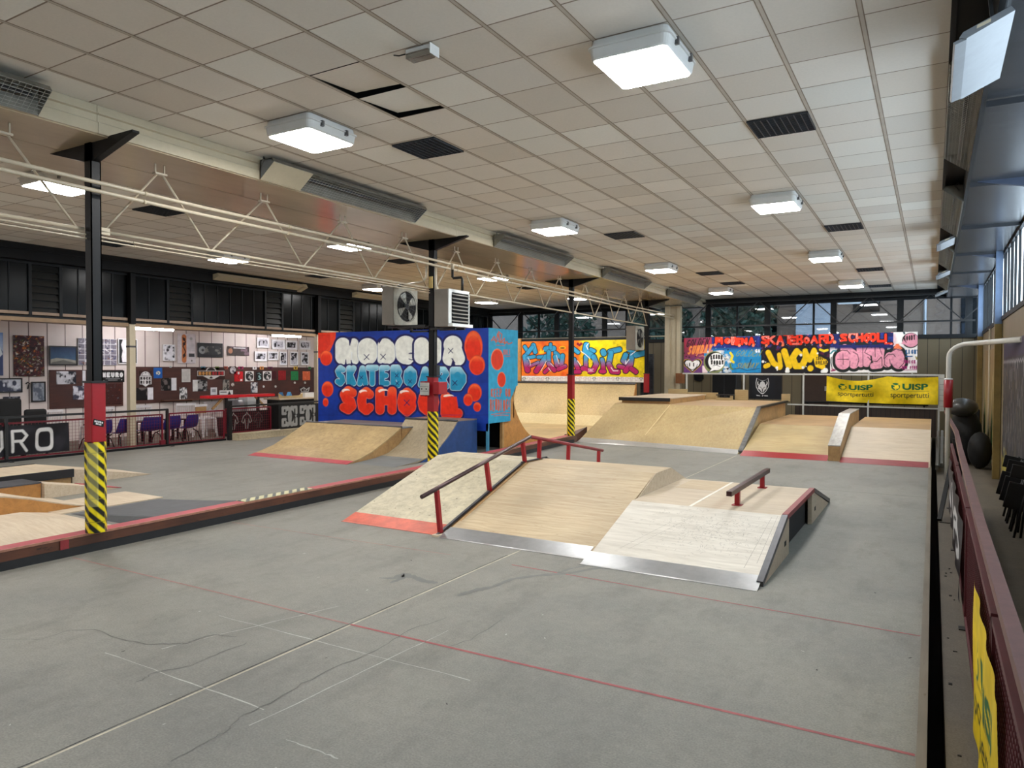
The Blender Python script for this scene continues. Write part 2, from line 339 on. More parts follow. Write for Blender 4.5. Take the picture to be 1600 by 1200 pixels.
        if thick:
            a = P[0, -1]-P[0, 0]; b = P[-1, 0]-P[0, 0]; nr = np.cross(b, a); nr = nr/np.linalg.norm(nr)   # front normal
            V2 = V-nr*thick; V = np.vstack([V, V2]); ec = np.array(rgb(*edge)) if edge else C.mean(0); C = np.vstack([C, np.repeat(ec[None], n, 0)])
            if keep is None:
                br = np.concatenate([idx[0], idx[1:, -1], idx[-1, ::-1][1:], idx[::-1, 0][1:]])
            else:
                br = None
            bq = q[:, ::-1]+n
            if br is not None:
                side = np.stack([br[:-1], br[1:], br[1:]+n, br[:-1]+n], -1)
                corners = np.array([[idx[0, 0]+n, idx[0, -1]+n, idx[-1, -1]+n, idx[-1, 0]+n]])
                q = np.vstack([q, side, bq])
            else: q = np.vstack([q, bq])
        me = bpy.data.meshes.new(name); me.vertices.add(len(V)); me.vertices.foreach_set('co', V.astype(np.float32).ravel())
        me.loops.add(q.size); me.loops.foreach_set('vertex_index', q.astype(np.int32).ravel())
        me.polygons.add(len(q)); me.polygons.foreach_set('loop_start', np.arange(0, q.size, 4, dtype=np.int32)); me.polygons.foreach_set('loop_total', np.full(len(q), 4, np.int32))
        me.update(); me.validate()
        at = me.color_attributes.new('paint', 'FLOAT_COLOR', 'POINT'); buf = np.ones((len(V), 4), np.float32); buf[:, :3] = np.clip(C, 0, 1); at.data.foreach_set('color', buf.ravel())
        me.materials.append(material or painted())
        o = bpy.data.objects.new(name, me); COL.objects.link(o)
        if parent is not None: o.parent = parent; o.matrix_parent_inverse = Matrix.Translation(-Vector(parent.location))
        return o
def flat(tl, tr, br, bl):
    """place() for a flat panel given by its four corners (world)"""
    tl, tr, br, bl = [np.array(p, float) for p in (tl, tr, br, bl)]
    def f(u, v): p = (tl[:, None, None]*(1-u)+tr[:, None, None]*u)*(1-v)+(bl[:, None, None]*(1-u)+br[:, None, None]*u)*v; return p[0], p[1], p[2]
    return f
def single_canvas(name, cv, place, label, cat, group=None, **k):
    """canvas panel as a thing of its own, origin at the middle of its base"""
    o = cv.build(name, place, **k); me = o.data; n = len(me.vertices); a = np.empty(n*3, np.float32); me.vertices.foreach_get('co', a); a = a.reshape(-1, 3)
    c = (a.min(0)+a.max(0))/2; c[2] = a[:, 2].min(); a -= c; me.vertices.foreach_set('co', a.ravel()); me.update(); o.location = c.tolist()
    return tag(o, label, cat, group)
# ---------------------------------------------------------------- palette
M_tile = painted('ceiling_tile_paint', .9, .2, .975, 1.02, 45)
M_tbar = mat('ceiling_tbar', rgb(186, 176, 163), .6, var=.08)
M_gap = mat('ceiling_gap_dark', rgb(146, 131, 116), .9)
M_black = mat('black_paint', rgb(20, 21, 23), .45, var=.2, bump=.1)
M_blackmat = mat('black_matt', rgb(13, 13, 14), .8)
M_cream = mat('cream_paint', rgb(190, 178, 152), .45, var=.06, bump=.05)
M_pipe = mat('cream_pipe_paint', rgb(188, 176, 154), .4, var=.06)
M_white = mat('white_enamel', rgb(215, 218, 216), .4, var=.04)
M_whiteplastic = mat('white_plastic', rgb(214, 214, 210), .45, var=.04)
M_soffit = mat('soffit_sheet', rgb(196, 178, 150), .18, metal=.25, var=.16, scale=1.3, stretch=(1, .35, 1), bump=.15)
M_soffit_r = mat('soffit_sheet_grey', rgb(70, 72, 76), .26, metal=.5, var=.22, scale=1.5, stretch=(.4, 3, 1), bump=.25)
M_concrete = None
M_darkbeam = mat('dark_beam_paint', rgb(18, 19, 21), .6, var=.2, spec=.2)
M_reddull = mat('dull_red_paint', rgb(132, 40, 44), .5, var=.2, bump=.1)
M_red = mat('red_paint', rgb(150, 12, 26), .4, var=.12)
M_pink = mat('worn_pink_red_paint', rgb(170, 62, 70), .5, var=.22, scale=5, bump=.1)
M_steel = mat('steel_plate', rgb(176, 178, 180), .33, metal=.75, var=.16, scale=3, bump=.05)
M_darksteel = mat('dark_steel', rgb(84, 84, 88), .45, metal=.6, var=.2)
# concrete floor: mottled grey resin with fine grit
def floor_mat(name, a, b, c, rough):
    m, nt, bs = _new(name); L = nt.links.new; ge = N(nt, 'ShaderNodeNewGeometry')
    def nz(sc, det, ro, st=(1, 1, 1)):
        mp = N(nt, 'ShaderNodeMapping'); mp.inputs['Scale'].default_value = st; L(ge.outputs['Position'], mp.inputs[0])
        n = N(nt, 'ShaderNodeTexNoise'); n.inputs['Scale'].default_value = sc; n.inputs['Detail'].default_value = det; n.inputs['Roughness'].default_value = ro; L(mp.outputs[0], n.inputs['Vector']); return n
    n1 = nz(.7, 6, .6); n2 = nz(90, 2, .5); n3 = nz(3, 6, .7, (1, .4, 1))
    r = N(nt, 'ShaderNodeMapRange'); r.inputs[1].default_value = .32; r.inputs[2].default_value = .68; L(n1.outputs['Fac'], r.inputs[0])
    mx = N(nt, 'ShaderNodeMix', data_type='RGBA'); L(r.outputs[0], mx.inputs[0]); mx.inputs[6].default_value = (*a, 1); mx.inputs[7].default_value = (*b, 1)
    r3 = N(nt, 'ShaderNodeMapRange'); r3.inputs[1].default_value = .5; r3.inputs[2].default_value = .78; r3.inputs[4].default_value = .6; L(n3.outputs['Fac'], r3.inputs[0])
    m2 = N(nt, 'ShaderNodeMix', data_type='RGBA'); L(r3.outputs[0], m2.inputs[0]); L(mx.outputs[2], m2.inputs[6]); m2.inputs[7].default_value = (*c, 1)
    r2 = N(nt, 'ShaderNodeMapRange'); r2.inputs[1].default_value = .25; r2.inputs[2].default_value = .75; r2.inputs[3].default_value = .8; r2.inputs[4].default_value = 1.18; L(n2.outputs['Fac'], r2.inputs[0])
    cc = N(nt, 'ShaderNodeCombineColor'); [L(r2.outputs[0], cc.inputs[i]) for i in range(3)]
    ml = N(nt, 'ShaderNodeMix', data_type='RGBA', blend_type='MULTIPLY'); ml.inputs[0].default_value = 1; L(m2.outputs[2], ml.inputs[6]); L(cc.outputs[0], ml.inputs[7])
    n4 = nz(13, 5, .72); r4 = N(nt, 'ShaderNodeMapRange'); r4.inputs[1].default_value = .3; r4.inputs[2].default_value = .7; r4.inputs[3].default_value = .91; r4.inputs[4].default_value = 1.08; L(n4.outputs['Fac'], r4.inputs[0])
    c4 = N(nt, 'ShaderNodeCombineColor'); [L(r4.outputs[0], c4.inputs[i]) for i in range(3)]
    m4 = N(nt, 'ShaderNodeMix', data_type='RGBA', blend_type='MULTIPLY'); m4.inputs[0].default_value = 1; L(ml.outputs[2], m4.inputs[6]); L(c4.outputs[0], m4.inputs[7])
    L(m4.outputs[2], bs.inputs['Base Color']); bs.inputs['Roughness'].default_value = rough; bs.inputs['Specular IOR Level'].default_value = .35
    bp = N(nt, 'ShaderNodeBump'); bp.inputs['Strength'].default_value = .12; bp.inputs['Distance'].default_value = .004; L(n2.outputs['Fac'], bp.inputs['Height']); L(bp.outputs[0], bs.inputs['Normal'])
    return m
M_floor = floor_mat('grey_resin_floor', rgb(134, 131, 122), rgb(117, 116, 110), rgb(92, 91, 84), .6)
M_floor2 = floor_mat('walkway_tiles', rgb(112, 104, 92), rgb(98, 91, 80), rgb(84, 78, 70), .6)
Y0, Y1, XL, XR, XA = -8.0, 25.4, -16.0, 1.1, -18.6
# ---------------------------------------------------------------- floors
mb = MB().box(XL, -.045, Y0, Y1, -.2, 0); floor = struct('floor', mb, M_floor)
def strip(pts, wd, z=.0012):
    """thin painted band on the floor following pts"""
    mb = MB(); L = []
    for i, p in enumerate(pts):
        a = Vector(pts[max(0, i-1)]); b = Vector(pts[min(len(pts)-1, i+1)]); t = (b-a); t = Vector((t.x, t.y)).normalized(); n = Vector((-t.y, t.x)); ww = wd[i] if isinstance(wd, list) else wd
        L.append(((p[0]+n.x*ww/2, p[1]+n.y*ww/2), (p[0]-n.x*ww/2, p[1]-n.y*ww/2)))
    for (a, b), (c, d) in zip(L[:-1], L[1:]):
        mb.add([(*b, z), (*a, z), (*c, z), (*d, z)], [(0, 3, 2, 1)])
    return mb
M_redline = mat('worn_red_line', rgb(150, 72, 74), .6, var=.35, scale=9); M_redline2 = mat('faded_red_line', rgb(142, 104, 98), .6, var=.25, scale=9)
M_chalk = mat('chalk_line', rgb(172, 170, 162), .8, var=.2, scale=20); M_joint = mat('joint_filler', rgb(178, 170, 150), .7, var=.3, scale=8); M_jointdark = mat('joint_slot', rgb(66, 64, 60), .9)
M_crack = mat('floor_crack', rgb(98, 98, 93), .8, var=.1); M_stain = mat('damp_stain', rgb(94, 95, 91), .5, var=.12, scale=12)
part('painted_line', strip([(-7.18, 3.86), (-3.62, 3.87)], .02), M_redline2, floor, label='faded red line painted across the floor')
part('painted_line', strip([(-3.6, 3.87), (-.05, 3.93)], .024), M_redline, floor, label='red line painted across the floor')
part('painted_line', strip([(-7.2, 5.72), (-4.1, 5.83)], .014), M_redline2, floor)
part('painted_line', strip([(-3.4, 5.83), (-.05, 5.72)], .015), M_redline, floor)
part('painted_line', strip([(-3.6, 11.9), (-.05, 12.0)], .02), M_crack, floor)
part('floor_joint', strip([(-3.59, -1), (-3.6, 15.7)], .016, .0008), M_joint, floor, label='pale filled joint running along the floor')
jp = [(-3.6+RND.uniform(-.004, .004), y*.13) for y in range(-8, 48)]
part('joint_slot', strip([(x-.012, y) for x, y in jp], [RND.uniform(.004, .012) for _ in jp], .0014), M_jointdark, floor)
for a, b in (((-4.57, 3.507), (-2.343, 3.535)), ((-4.6, 2.676), (-3.1, 2.66)), ((-3.956, 4.126), (-4.35, 2.9)), ((-2.929, 4.133), (-3.02, 2.5)), ((-2.75, 2.5), (-2.4, 2.5)), ((-2.6, 2.3), (-2.66, 1.9))):
    a, b = Vector(a), Vector(b); ps = [a.lerp(b, i/12)+Vector((RND.uniform(-.006, .006), RND.uniform(-.006, .006))) for i in range(13)]
    part('chalk_line', strip([(p.x, p.y) for p in ps], [RND.uniform(.003, .011) for _ in ps]), M_chalk, floor)
for px in ([(0, 1000), (60, 1000), (110, 985), (150, 983), (190, 1000), (230, 1007), (290, 1006), (330, 992), (380, 996)],
           [(270, 1190), (320, 1160), (350, 1145), (375, 1120), (420, 1100), (460, 1075), (520, 1045), (600, 1010), (640, 985), (710, 960)],
           [(216, 1065), (240, 1052), (300, 1040), (345, 1020), (400, 1000)], [(700, 1010), (735, 1000), (800, 960)], [(480, 845), (520, 842), (560, 850)]):
    ps = [PZ(*p) for p in px]; q = []
    for a, b in zip(ps[:-1], ps[1:]): q += [a.lerp(b, i/5)+Vector((RND.uniform(-.012, .012), RND.uniform(-.012, .012), 0)) for i in range(5)]
    part('floor_crack', strip([(p.x, p.y) for p in q], [RND.uniform(.003, .009) for _ in q], .0016), M_crack, floor)
def stain(pts, wds):
    ps = [PZ(*p) for p in pts]; q = []; W = []
    for i, (a, b) in enumerate(zip(ps[:-1], ps[1:])):
        for k in range(6): t = k/6; q.append(a.lerp(b, t)); W.append((wds[i]*(1-t)+wds[i+1]*t)*RND.uniform(.7, 1.25))
    q.append(ps[-1]); W.append(.01); part('damp_stain', strip([(p.x, p.y) for p in q], W, .0007+.0003*len([c for c in floor.children if c.name.startswith('damp')])), M_stain, floor, label='dark damp stain on the grey floor')
stain([(592, 903), (615, 904), (632, 899), (648, 902), (662, 908), (684, 911)], [.02, .07, .12, .07, .1, .05])
stain([(610, 911), (625, 905), (636, 901)], [.03, .06, .03])
stain([(715, 931), (745, 922), (770, 917), (800, 905), (835, 900), (868, 897), (895, 895), (925, 889), (950, 886)], [.05, .09, .04, .06, .05, .07, .04, .06, .04])
stain([(868, 897), (890, 889), (915, 884)], [.04, .03, .03])
for i in range(60):
    x, y = RND.uniform(-6, 0), RND.uniform(1.6, 9); r = RND.uniform(.004, .012); part('floor_speck', strip([(x, y), (x+RND.uniform(-.02, .02), y+r*2)], r, .0011), M_chalk if i % 2 else M_jointdark, floor)
mb = MB().box(-.045, 0, Y0, 22.6, -.2, .006); struct('trim_1', mb, plywood('worn_edge_wood', rgb(112, 104, 90), rgb(92, 78, 58), 'y', knots=.9))
mb = MB().box(.085, XR, Y0, Y1, -.3, -.18); struct('floor', mb, M_floor2)
mb = MB().box(-.2, .3, Y0, Y1, -.6, -.55).box(.085, .12, Y0, Y1, -.6, -.3).box(-.09, -.045, Y0, Y1, -.6, -.2); struct('trim_2', mb, M_blackmat)
mb = MB().box(XA, XL, Y0, Y1, -.2, 0); struct('floor', mb, M_floor2)
# ---------------------------------------------------------------- ceilings of square tiles
def tile_ceiling(name, x0, x1, gx, gy=3.9145, skip=(), seed=1, hx0=None, hx1=None):
    r = random.Random(seed); g = .0065; V = []; F = []; C = []; mi = []
    def q(xa, xb, ya, yb, dz, col, k, z=None):
        xa, xb = max(xa, x0), min(xb, x1)
        if xb-xa < .01: return
        n = len(V)
        for j, (x, y) in enumerate(((xa, ya), (xa, yb), (xb, yb), (xb, ya))):
            V.append((x, y, ZC(x, y)+dz+(z[j] if z else 0))); C.append(col)
        F.append((n, n+1, n+2, n+3)); mi.append(k)
    a0 = int(math.floor((x0-gx)/.6)); a1 = int(math.ceil((x1-gx)/.6)); b0 = int(math.floor((Y0-gy)/.6)); b1 = int(math.ceil((Y1-gy)/.6))
    for a in range(a0, a1):
        for b in range(b0, b1):
            t = r.uniform(.93, 1.05); h = r.random()
            base = (222, 216, 207) if h < .5 else ((218, 210, 199) if h < .8 else (226, 223, 215))
            if r.random() < .05: t *= 1.06
            col = tuple(min(1, v*t) for v in rgb(*base)); X, Y = gx+a*.6, gy+b*.6
            z = (0, .045, .022, 0) if (a, b) in skip else None
            if z: q(X+.02, X+.585, Y+.01, Y+.575, .004, col, 0, z)
            else: q(X+g, X+.6-g, Y+g, Y+.6-g, .004, col, 0)
            if (a, b) not in skip: q(X, X+.6, Y, Y+.6, .0055, rgb(62, 52, 45), 1)
    for a in range(a0, a1+1):
        X = gx+a*.6
        if x0+.02 < X < x1-.02: q(X-.013, X+.013, Y0, Y1, .001, rgb(150, 140, 128), 2); q(X-.021, X+.021, Y0, Y1, .0025, rgb(70, 60, 52), 1)
    me = bpy.data.meshes.new(name); me.from_pydata(V, [], F); at = me.color_attributes.new('paint', 'FLOAT_COLOR', 'POINT')
    at.data.foreach_set('color', np.array([(*c, 1) for c in C], np.float32).ravel())
    for m in (M_tile, M_gap, M_tbar): me.materials.append(m)
    me.polygons.foreach_set('material_index', mi); me.update()
    o = bpy.data.objects.new(name, me); COL.objects.link(o); o['kind'] = 'structure'; return o
ceiling = tile_ceiling('ceiling', -6.93, .09, -4.0732, skip=((-1, 1), (-1, 2)), seed=3)
tile_ceiling('ceiling', -15.72, -8.6, -10.9, seed=5)
mb = MB().box(XA-.3, XR+.3, Y0-.3, Y1+.2, 4.78, 4.9); struct('ceiling', mb, M_blackmat)
mb = MB().box(XA, XL+.02, Y0, Y1, 2.9, 2.98); mb.add([], []); struct('ceiling', mb, mat('annex_ceiling', rgb(150, 128, 110), .6, var=.12))
# ---------------------------------------------------------------- beam lines along the hall
def zs(y): return 4.095-.0035*max(0, y-4)
mb = MB()
for k, (a, b) in enumerate(((-6.95, -7.76), (-7.775, -8.6))):
    mb.add([(a, Y0, 4.1), (a, Y1, zs(Y1)), (b, Y1, zs(Y1)), (b, Y0, 4.1), (a, Y0, 4.12), (a, Y1, zs(Y1)+.02), (b, Y1, zs(Y1)+.02), (b, Y0, 4.12)], [(0, 1, 2, 3), (7, 6, 5, 4), (0, 4, 5, 1), (2, 6, 7, 3)])
struct('trim_3', mb, M_soffit, fix=False)
def channel(x, s, name, m):
    """pressed fascia between the tile field and the soffit; s = +1 faces +x"""
    mb = MB()
    pr = [(0, .30), (.012, .30), (.012, .225), (.035, .215), (.035, .205), (.012, .195), (.012, .125), (.03, .115), (.03, 0), (-.05, 0), (-.05, .30)]
    for (ya, yb) in [(Y0+i*2.0, min(Y1, Y0+(i+1)*2.0)) for i in range(17)]:
        n = len(pr); vs = []
        for y in (ya+.002, yb-.002):
            for p in pr: vs.append((x+s*p[0], y, zs(y)-.01+p[1]*(ZC(x, y)+.02-zs(y))/.30))
        mb.add(vs, [tuple(range(n)), tuple(range(2*n-1, n-1, -1))]+[(i, n+i, n+(i+1) % n, (i+1) % n) for i in range(n)])
    return struct(name, mb, m)
channel(-6.955, 1, 'trim_4', M_cream); channel(-8.6, -1, 'trim_5', M_cream)
# right-hand eaves: dark gap then a glossy sheet soffit on to the glazed wall
mb = MB().add([(.34, Y0, 4.09), (.34, Y1, 4.02), (XR+.1, Y1, 4.02), (XR+.1, Y0, 4.09), (.34, Y0, 4.13), (.34, Y1, 4.06), (XR+.1, Y1, 4.06), (XR+.1, Y0, 4.13)], [(0, 1, 2, 3), (7, 6, 5, 4), (0, 4, 5, 1), (2, 6, 7, 3), (0, 3, 7, 4), (1, 5, 6, 2)])
for y in [Y0+i*3.0+.1 for i in range(12)]: mb.box(.345, XR, y, y+.012, 4.0, 4.05)
struct('trim_6', mb, M_soffit_r)
mb = MB().box(.075, .11, Y0, Y1, 4.28, 4.42).box(.11, .34, Y0, Y1, 4.3, 4.34).box(.31, .345, Y0, Y1, 4.03, 4.33); struct('trim_7', mb, M_darkbeam)
# left-hand eaves
mb = MB().box(-15.95, -15.72, Y0, Y1, 4.2, 4.36).box(XL-.04, -15.74, Y0, Y1, 4.0, 4.22); struct('trim_8', mb, M_darkbeam)
# ---------------------------------------------------------------- walls
def ribbed(name, col, dark, axis, rough=.5, pitch=.2, w=.018):
    """profiled sheet: fine vertical grooves every pitch metres"""
    if name in _M: return _M[name]
    m, nt, b = _new(name); L = nt.links.new; ge = N(nt, 'ShaderNodeNewGeometry'); sx = N(nt, 'ShaderNodeSeparateXYZ'); L(ge.outputs['Position'], sx.inputs[0])
    dv = N(nt, 'ShaderNodeMath', operation='DIVIDE'); dv.inputs[1].default_value = pitch; L(sx.outputs[{'x': 0, 'y': 1}[axis]], dv.inputs[0])
    fr = N(nt, 'ShaderNodeMath', operation='FRACT'); L(dv.outputs[0], fr.inputs[0]); cp = N(nt, 'ShaderNodeMath', operation='COMPARE'); cp.inputs[1].default_value = .5; cp.inputs[2].default_value = w/pitch/2; L(fr.outputs[0], cp.inputs[0])
    mx = N(nt, 'ShaderNodeMix', data_type='RGBA'); L(cp.outputs[0], mx.inputs[0]); mx.inputs[7].default_value = (*dark, 1)
    no = N(nt, 'ShaderNodeTexNoise'); no.inputs['Scale'].default_value = 2; no.inputs['Detail'].default_value = 5; L(ge.outputs['Position'], no.inputs['Vector'])
    m0 = N(nt, 'ShaderNodeMix', data_type='RGBA'); L(no.outputs['Fac'], m0.inputs[0]); m0.inputs[6].default_value = (*[c*.85 for c in col], 1); m0.inputs[7].default_value = (*[min(1, c*1.1) for c in col], 1); L(m0.outputs[2], mx.inputs[6])
    L(mx.outputs[2], b.inputs['Base Color']); b.inputs['Roughness'].default_value = rough
    bp = N(nt, 'ShaderNodeBump'); bp.inputs['Strength'].default_value = .5; bp.inputs['Distance'].default_value = .02; bp.invert = True; L(cp.outputs[0], bp.inputs['Height']); L(bp.outputs[0], b.inputs['Normal'])
    _M[name] = m; return m
M_rib_back = ribbed('ribbed_sheet_back', rgb(108, 98, 76), rgb(58, 50, 38), 'x', pitch=.3)
M_rib_right = ribbed('ribbed_sheet_right', rgb(128, 114, 86), rgb(72, 62, 44), 'y', pitch=.18)
M_rib_annex = ribbed('ribbed_sheet_annex', rgb(216, 204, 198), rgb(96, 78, 74), 'y', pitch=.42, w=.022)
struct('wall_right', MB().box(XR, XR+.12, Y0, Y1, -.3, 2.78), M_rib_right)
struct('wall_back', MB().box(XL, XR, Y1, Y1+.12, -.8, 2.84), M_rib_back)
struct('wall_near', MB().box(XA, XR, Y0-.12, Y0, -.8, 4.8), M_rib_back)
struct('wall_annex', MB().box(XA-.12, XA, Y0, Y1, -.2, 2.98), M_rib_annex)
struct('wall_annex_end', MB().box(XA, XL, Y1, Y1+.12, -.2, 2.98), M_rib_back)
M_frame = mat('window_frame_dark', rgb(27, 30, 33), .55, var=.2, spec=.25)
M_pane_dark = mat('unlit_pane', rgb(7, 9, 10), .22, var=.1, spec=.12)
M_louvre = mat('grey_louvre', rgb(28, 29, 28), .45, var=.2)
# left clerestory: dark panes and louvred vents in turn, a post every six metres
fr = MB().box(XL-.05, XL+.02, Y0, Y1, 2.84, 2.92).box(XL-.05, XL+.02, Y0, Y1, 3.96, 4.05)
pn = MB(); lv = MB()
for p in (-8.1, -2.1, 3.9, 9.93, 15.75, 21.7):
    pend = p+6.0; y = p; lou = [(p+.95, p+1.6), (p+3.9, p+4.5)]
    cuts = [p]+[v for l in lou for v in l]+[pend]
    for i in range(0, len(cuts)-1, 1):
        a, b = cuts[i], min(cuts[i+1], Y1)
        if a >= Y1 or b <= Y0: continue
        a = max(a, Y0); isl = i % 2 == 1
        fr.box(XL-.05, XL+.03, a-.03, a+.03, 2.9, 3.98)
        if isl:
            for k in range(7): z = 2.93+k*.148; lv.add([(XL-.03, a+.03, z+.13), (XL-.03, b-.03, z+.13), (XL+.02, b-.03, z), (XL+.02, a+.03, z)], [(0, 1, 2, 3), (3, 2, 1, 0)])
            pn.box(XL-.045, XL-.035, a, b, 2.9, 3.98)
        else:
            n = max(1, round((b-a)/.38)); pn.box(XL-.02, XL-.01, a, b, 2.9, 3.98)
            for k in range(1, n): yy = a+(b-a)*k/n; fr.box(XL-.03, XL+.005, yy-.012, yy+.012, 2.9, 3.98)
wl = struct('window_1', fr, M_frame); part('pane', pn, M_pane_dark, wl); part('louvre', lv, M_louvre, wl)
# right clerestory, bright sky behind its milky sheets
M_frost = bpy.data.materials.new('milky_sheet'); M_frost.use_nodes = True; _nt = M_frost.node_tree; _nt.nodes.clear()
_t = N(_nt, 'ShaderNodeBsdfTranslucent'); _t.inputs[0].default_value = (.92, .96, .97, 1); _g = N(_nt, 'ShaderNodeBsdfGlossy'); _g.inputs['Roughness'].default_value = .25; _m = N(_nt, 'ShaderNodeMixShader'); _m.inputs[0].default_value = .06
_nt.links.new(_t.outputs[0], _m.inputs[1]); _nt.links.new(_g.outputs[0], _m.inputs[2]); _o = N(_nt, 'ShaderNodeOutputMaterial'); _nt.links.new(_m.outputs[0], _o.inputs[0])
fr = MB().box(XR-.02, XR+.12, Y0, Y1, 2.76, 2.84).box(XR, XR+.1, Y0, Y1, 3.99, 4.12); pn = MB()
for p in (-7.9, -1.9, 4.1, 10.1, 16.1, 22.1):
    for k, dy in enumerate((0.12, .75, 1.38, 1.95, 2.05, 2.7, 3.4, 4.05, 4.6, 4.72, 5.3, 5.88)):
        if p+dy < Y1: fr.box(XR+.01, XR+.07, p+dy-.025, p+dy+.025, 2.8, 4.0)
pn.add([(XR+.045, Y0, 2.82), (XR+.045, Y1, 2.82), (XR+.045, Y1, 4.0), (XR+.045, Y0, 4.0)], [(0, 1, 2, 3)])
wr = struct('window_2', fr, M_frame); part('pane', pn, M_frost, wr)
# back clerestory
fr = MB().box(XL, XR, Y1-.05, Y1+.1, 2.8, 2.92).box(XL, XR, Y1-.02, Y1+.1, 4.0, 4.1).box(XL, XR, Y1-.02, Y1+.02, 4.08, 4.45)
for x in (-15.9, -14.45, -12.8, -10.78, -9.1, -6.85, -4.85, -2.8, -.9, .9): fr.box(x-.09, x+.09, Y1-.03, Y1+.08, 2.9, 4.02)
for x in (-13.6, -9.9, -5.85, -3.4, .45): fr.box(x-.03, x+.03, Y1-.02, Y1+.06, 2.9, 4.02)
wb = struct('window_3', fr, M_frame); part('pane', MB().box(XL, XR, Y1+.03, Y1+.035, 2.9, 4.02), glass('tinted_pane', (.5, .55, .6), .02), wb)
# outside the back windows: a house wall, trees, and an added roof that shades the yard
M_out = mat('outside_render', rgb(120, 100, 84), .8, var=.2, scale=1.5)
t = thing('neighbouring_house', 'brownish house wall with pale stair tower seen through the end windows', 'building', (-2, 33, 0))
part('wall', MB().box(-24, 6, 33, 34, -.5, 9), M_out, t, True)
part('stair_tower', MB().box(-5.0, -3.6, 32.2, 33, -.5, 9), mat('pale_render', rgb(170, 172, 176), .7), t, True)
for x0, z0, z1 in ((-2.9, 4.2, 5.4), (.9, 2.6, 5.2), (-6.9, 3.0, 4.6)): part('window', MB().box(x0, x0+1.0, 32.94, 33.02, z0, z1), M_pane_dark, t, True)
part('drainpipe', MB().tube([(-.3, 32.93, -.5), (-.3, 32.93, 9)], .06), M_steel, t, True)
t = thing('air_conditioner', 'white air conditioner box on the house wall beyond the end windows', 'air conditioner', (-3.0, 32.6, 4.55))
part('casing', MB().box(-3.45, -2.55, 32.6, 32.95, 4.55, 5.2), M_whiteplastic, t, True, .02); part('fan_grille', MB().tube([(-3.15, 32.59, 4.87), (-3.15, 32.6, 4.87)], .24, 20), M_darksteel, t, True)
M_leaf = mat('dark_foliage', rgb(44, 66, 50), .8, var=.5, scale=3)
def tree(x, y, h, r, label):
    t = thing('leafy_tree', label, 'tree', (x, y, -.5)); part('trunk', MB().tube([(0, 0, 0), (.1, 0, h*.5), (0, .1, h)], [.18, .13, .06]), mat('bark', rgb(66, 54, 44), .9), t)
    mb = MB(); rr = random.Random(int(x*10))
    for i in range(900):
        a, b = rr.uniform(0, 6.28), rr.uniform(-1, 1); q = r*rr.random()**.4; c = Vector((math.cos(a)*math.sqrt(1-b*b)*q, math.sin(a)*math.sqrt(1-b*b)*q, h+b*q*.9))
        u = Vector((rr.uniform(-1, 1), rr.uniform(-1, 1), rr.uniform(-1, 1))).normalized()*.16; w_ = u.cross(Vector((rr.uniform(-1, 1), rr.uniform(-1, 1), .3))).normalized()*.09
        mb.add([c-u, c+w_, c+u, c-w_], [(0, 1, 2, 3)])
    part('foliage', mb, M_leaf, t)
tree(-14.2, 28.5, 3.9, 1.7, 'dark green tree outside the end windows, furthest left'); tree(-10.3, 30.4, 4.2, 1.5, 'dark green tree outside the end windows beside the left mural'); tree(-6.6, 29.0, 4.4, 1.5, 'dark green tree outside the end windows behind the golden corner of the long mural')
struct('added_shade_roof', MB().box(-24, .9, 25.9, 36, 6.4, 6.5), M_blackmat)  # unseen roof, added to keep sky light off the yard and house wall
# ---------------------------------------------------------------- skate obstacles
P_mid = plywood('plywood_grey_beige', rgb(196, 182, 152), rgb(104, 84, 58), 'x', knots=.55)
P_midy = plywood('plywood_scuffed', rgb(202, 192, 164), rgb(92, 80, 62), 'd', knots=.85, patch=.12)
P_fig = plywood('plywood_flame_figure', rgb(194, 176, 144), rgb(140, 100, 62), 'x', knots=.45, figure=.34)
P_white = plywood('birch_ply_white', rgb(216, 209, 196), rgb(150, 138, 120), 'x', knots=.35, patch=.05)
P_pale = plywood('birch_ply_pale', rgb(196, 180, 156), rgb(150, 122, 88), 'x', knots=.4, patch=.1)
P_gold = plywood('plywood_golden', rgb(178, 158, 114), rgb(140, 104, 60), 'x', knots=.5)
P_goldy = plywood('plywood_golden_long', rgb(174, 154, 110), rgb(140, 104, 60), 'y', knots=.6, patch=.12)
P_orange = plywood('osb_orange', rgb(190, 134, 70), rgb(110, 68, 34), 'd', knots=.5)
P_brown = plywood('worn_brown_board', rgb(88, 50, 32), rgb(34, 20, 15), 'y', knots=1.0, patch=.5)
P_edge = plywood('ply_side', rgb(176, 138, 88), rgb(100, 68, 38), 'd', knots=.6, patch=.2)
M_or = mat('orange_painted_plate', rgb(196, 88, 64), .45, metal=.15, var=.25, scale=6)
M_grey = mat('grey_painted_board', rgb(112, 114, 114), .55, var=.15, scale=3)
M_blue = mat('blue_side_paint', rgb(30, 66, 120), .5, var=.2)
M_silver = mat('silver_plate_bright', rgb(206, 208, 208), .28, metal=.7, var=.12, scale=2)
M_angle = mat('steel_angle', rgb(120, 122, 122), .35, metal=.6, var=.3, scale=8)
M_rubber = mat('black_rubber', rgb(24, 25, 27), .7, var=.2)
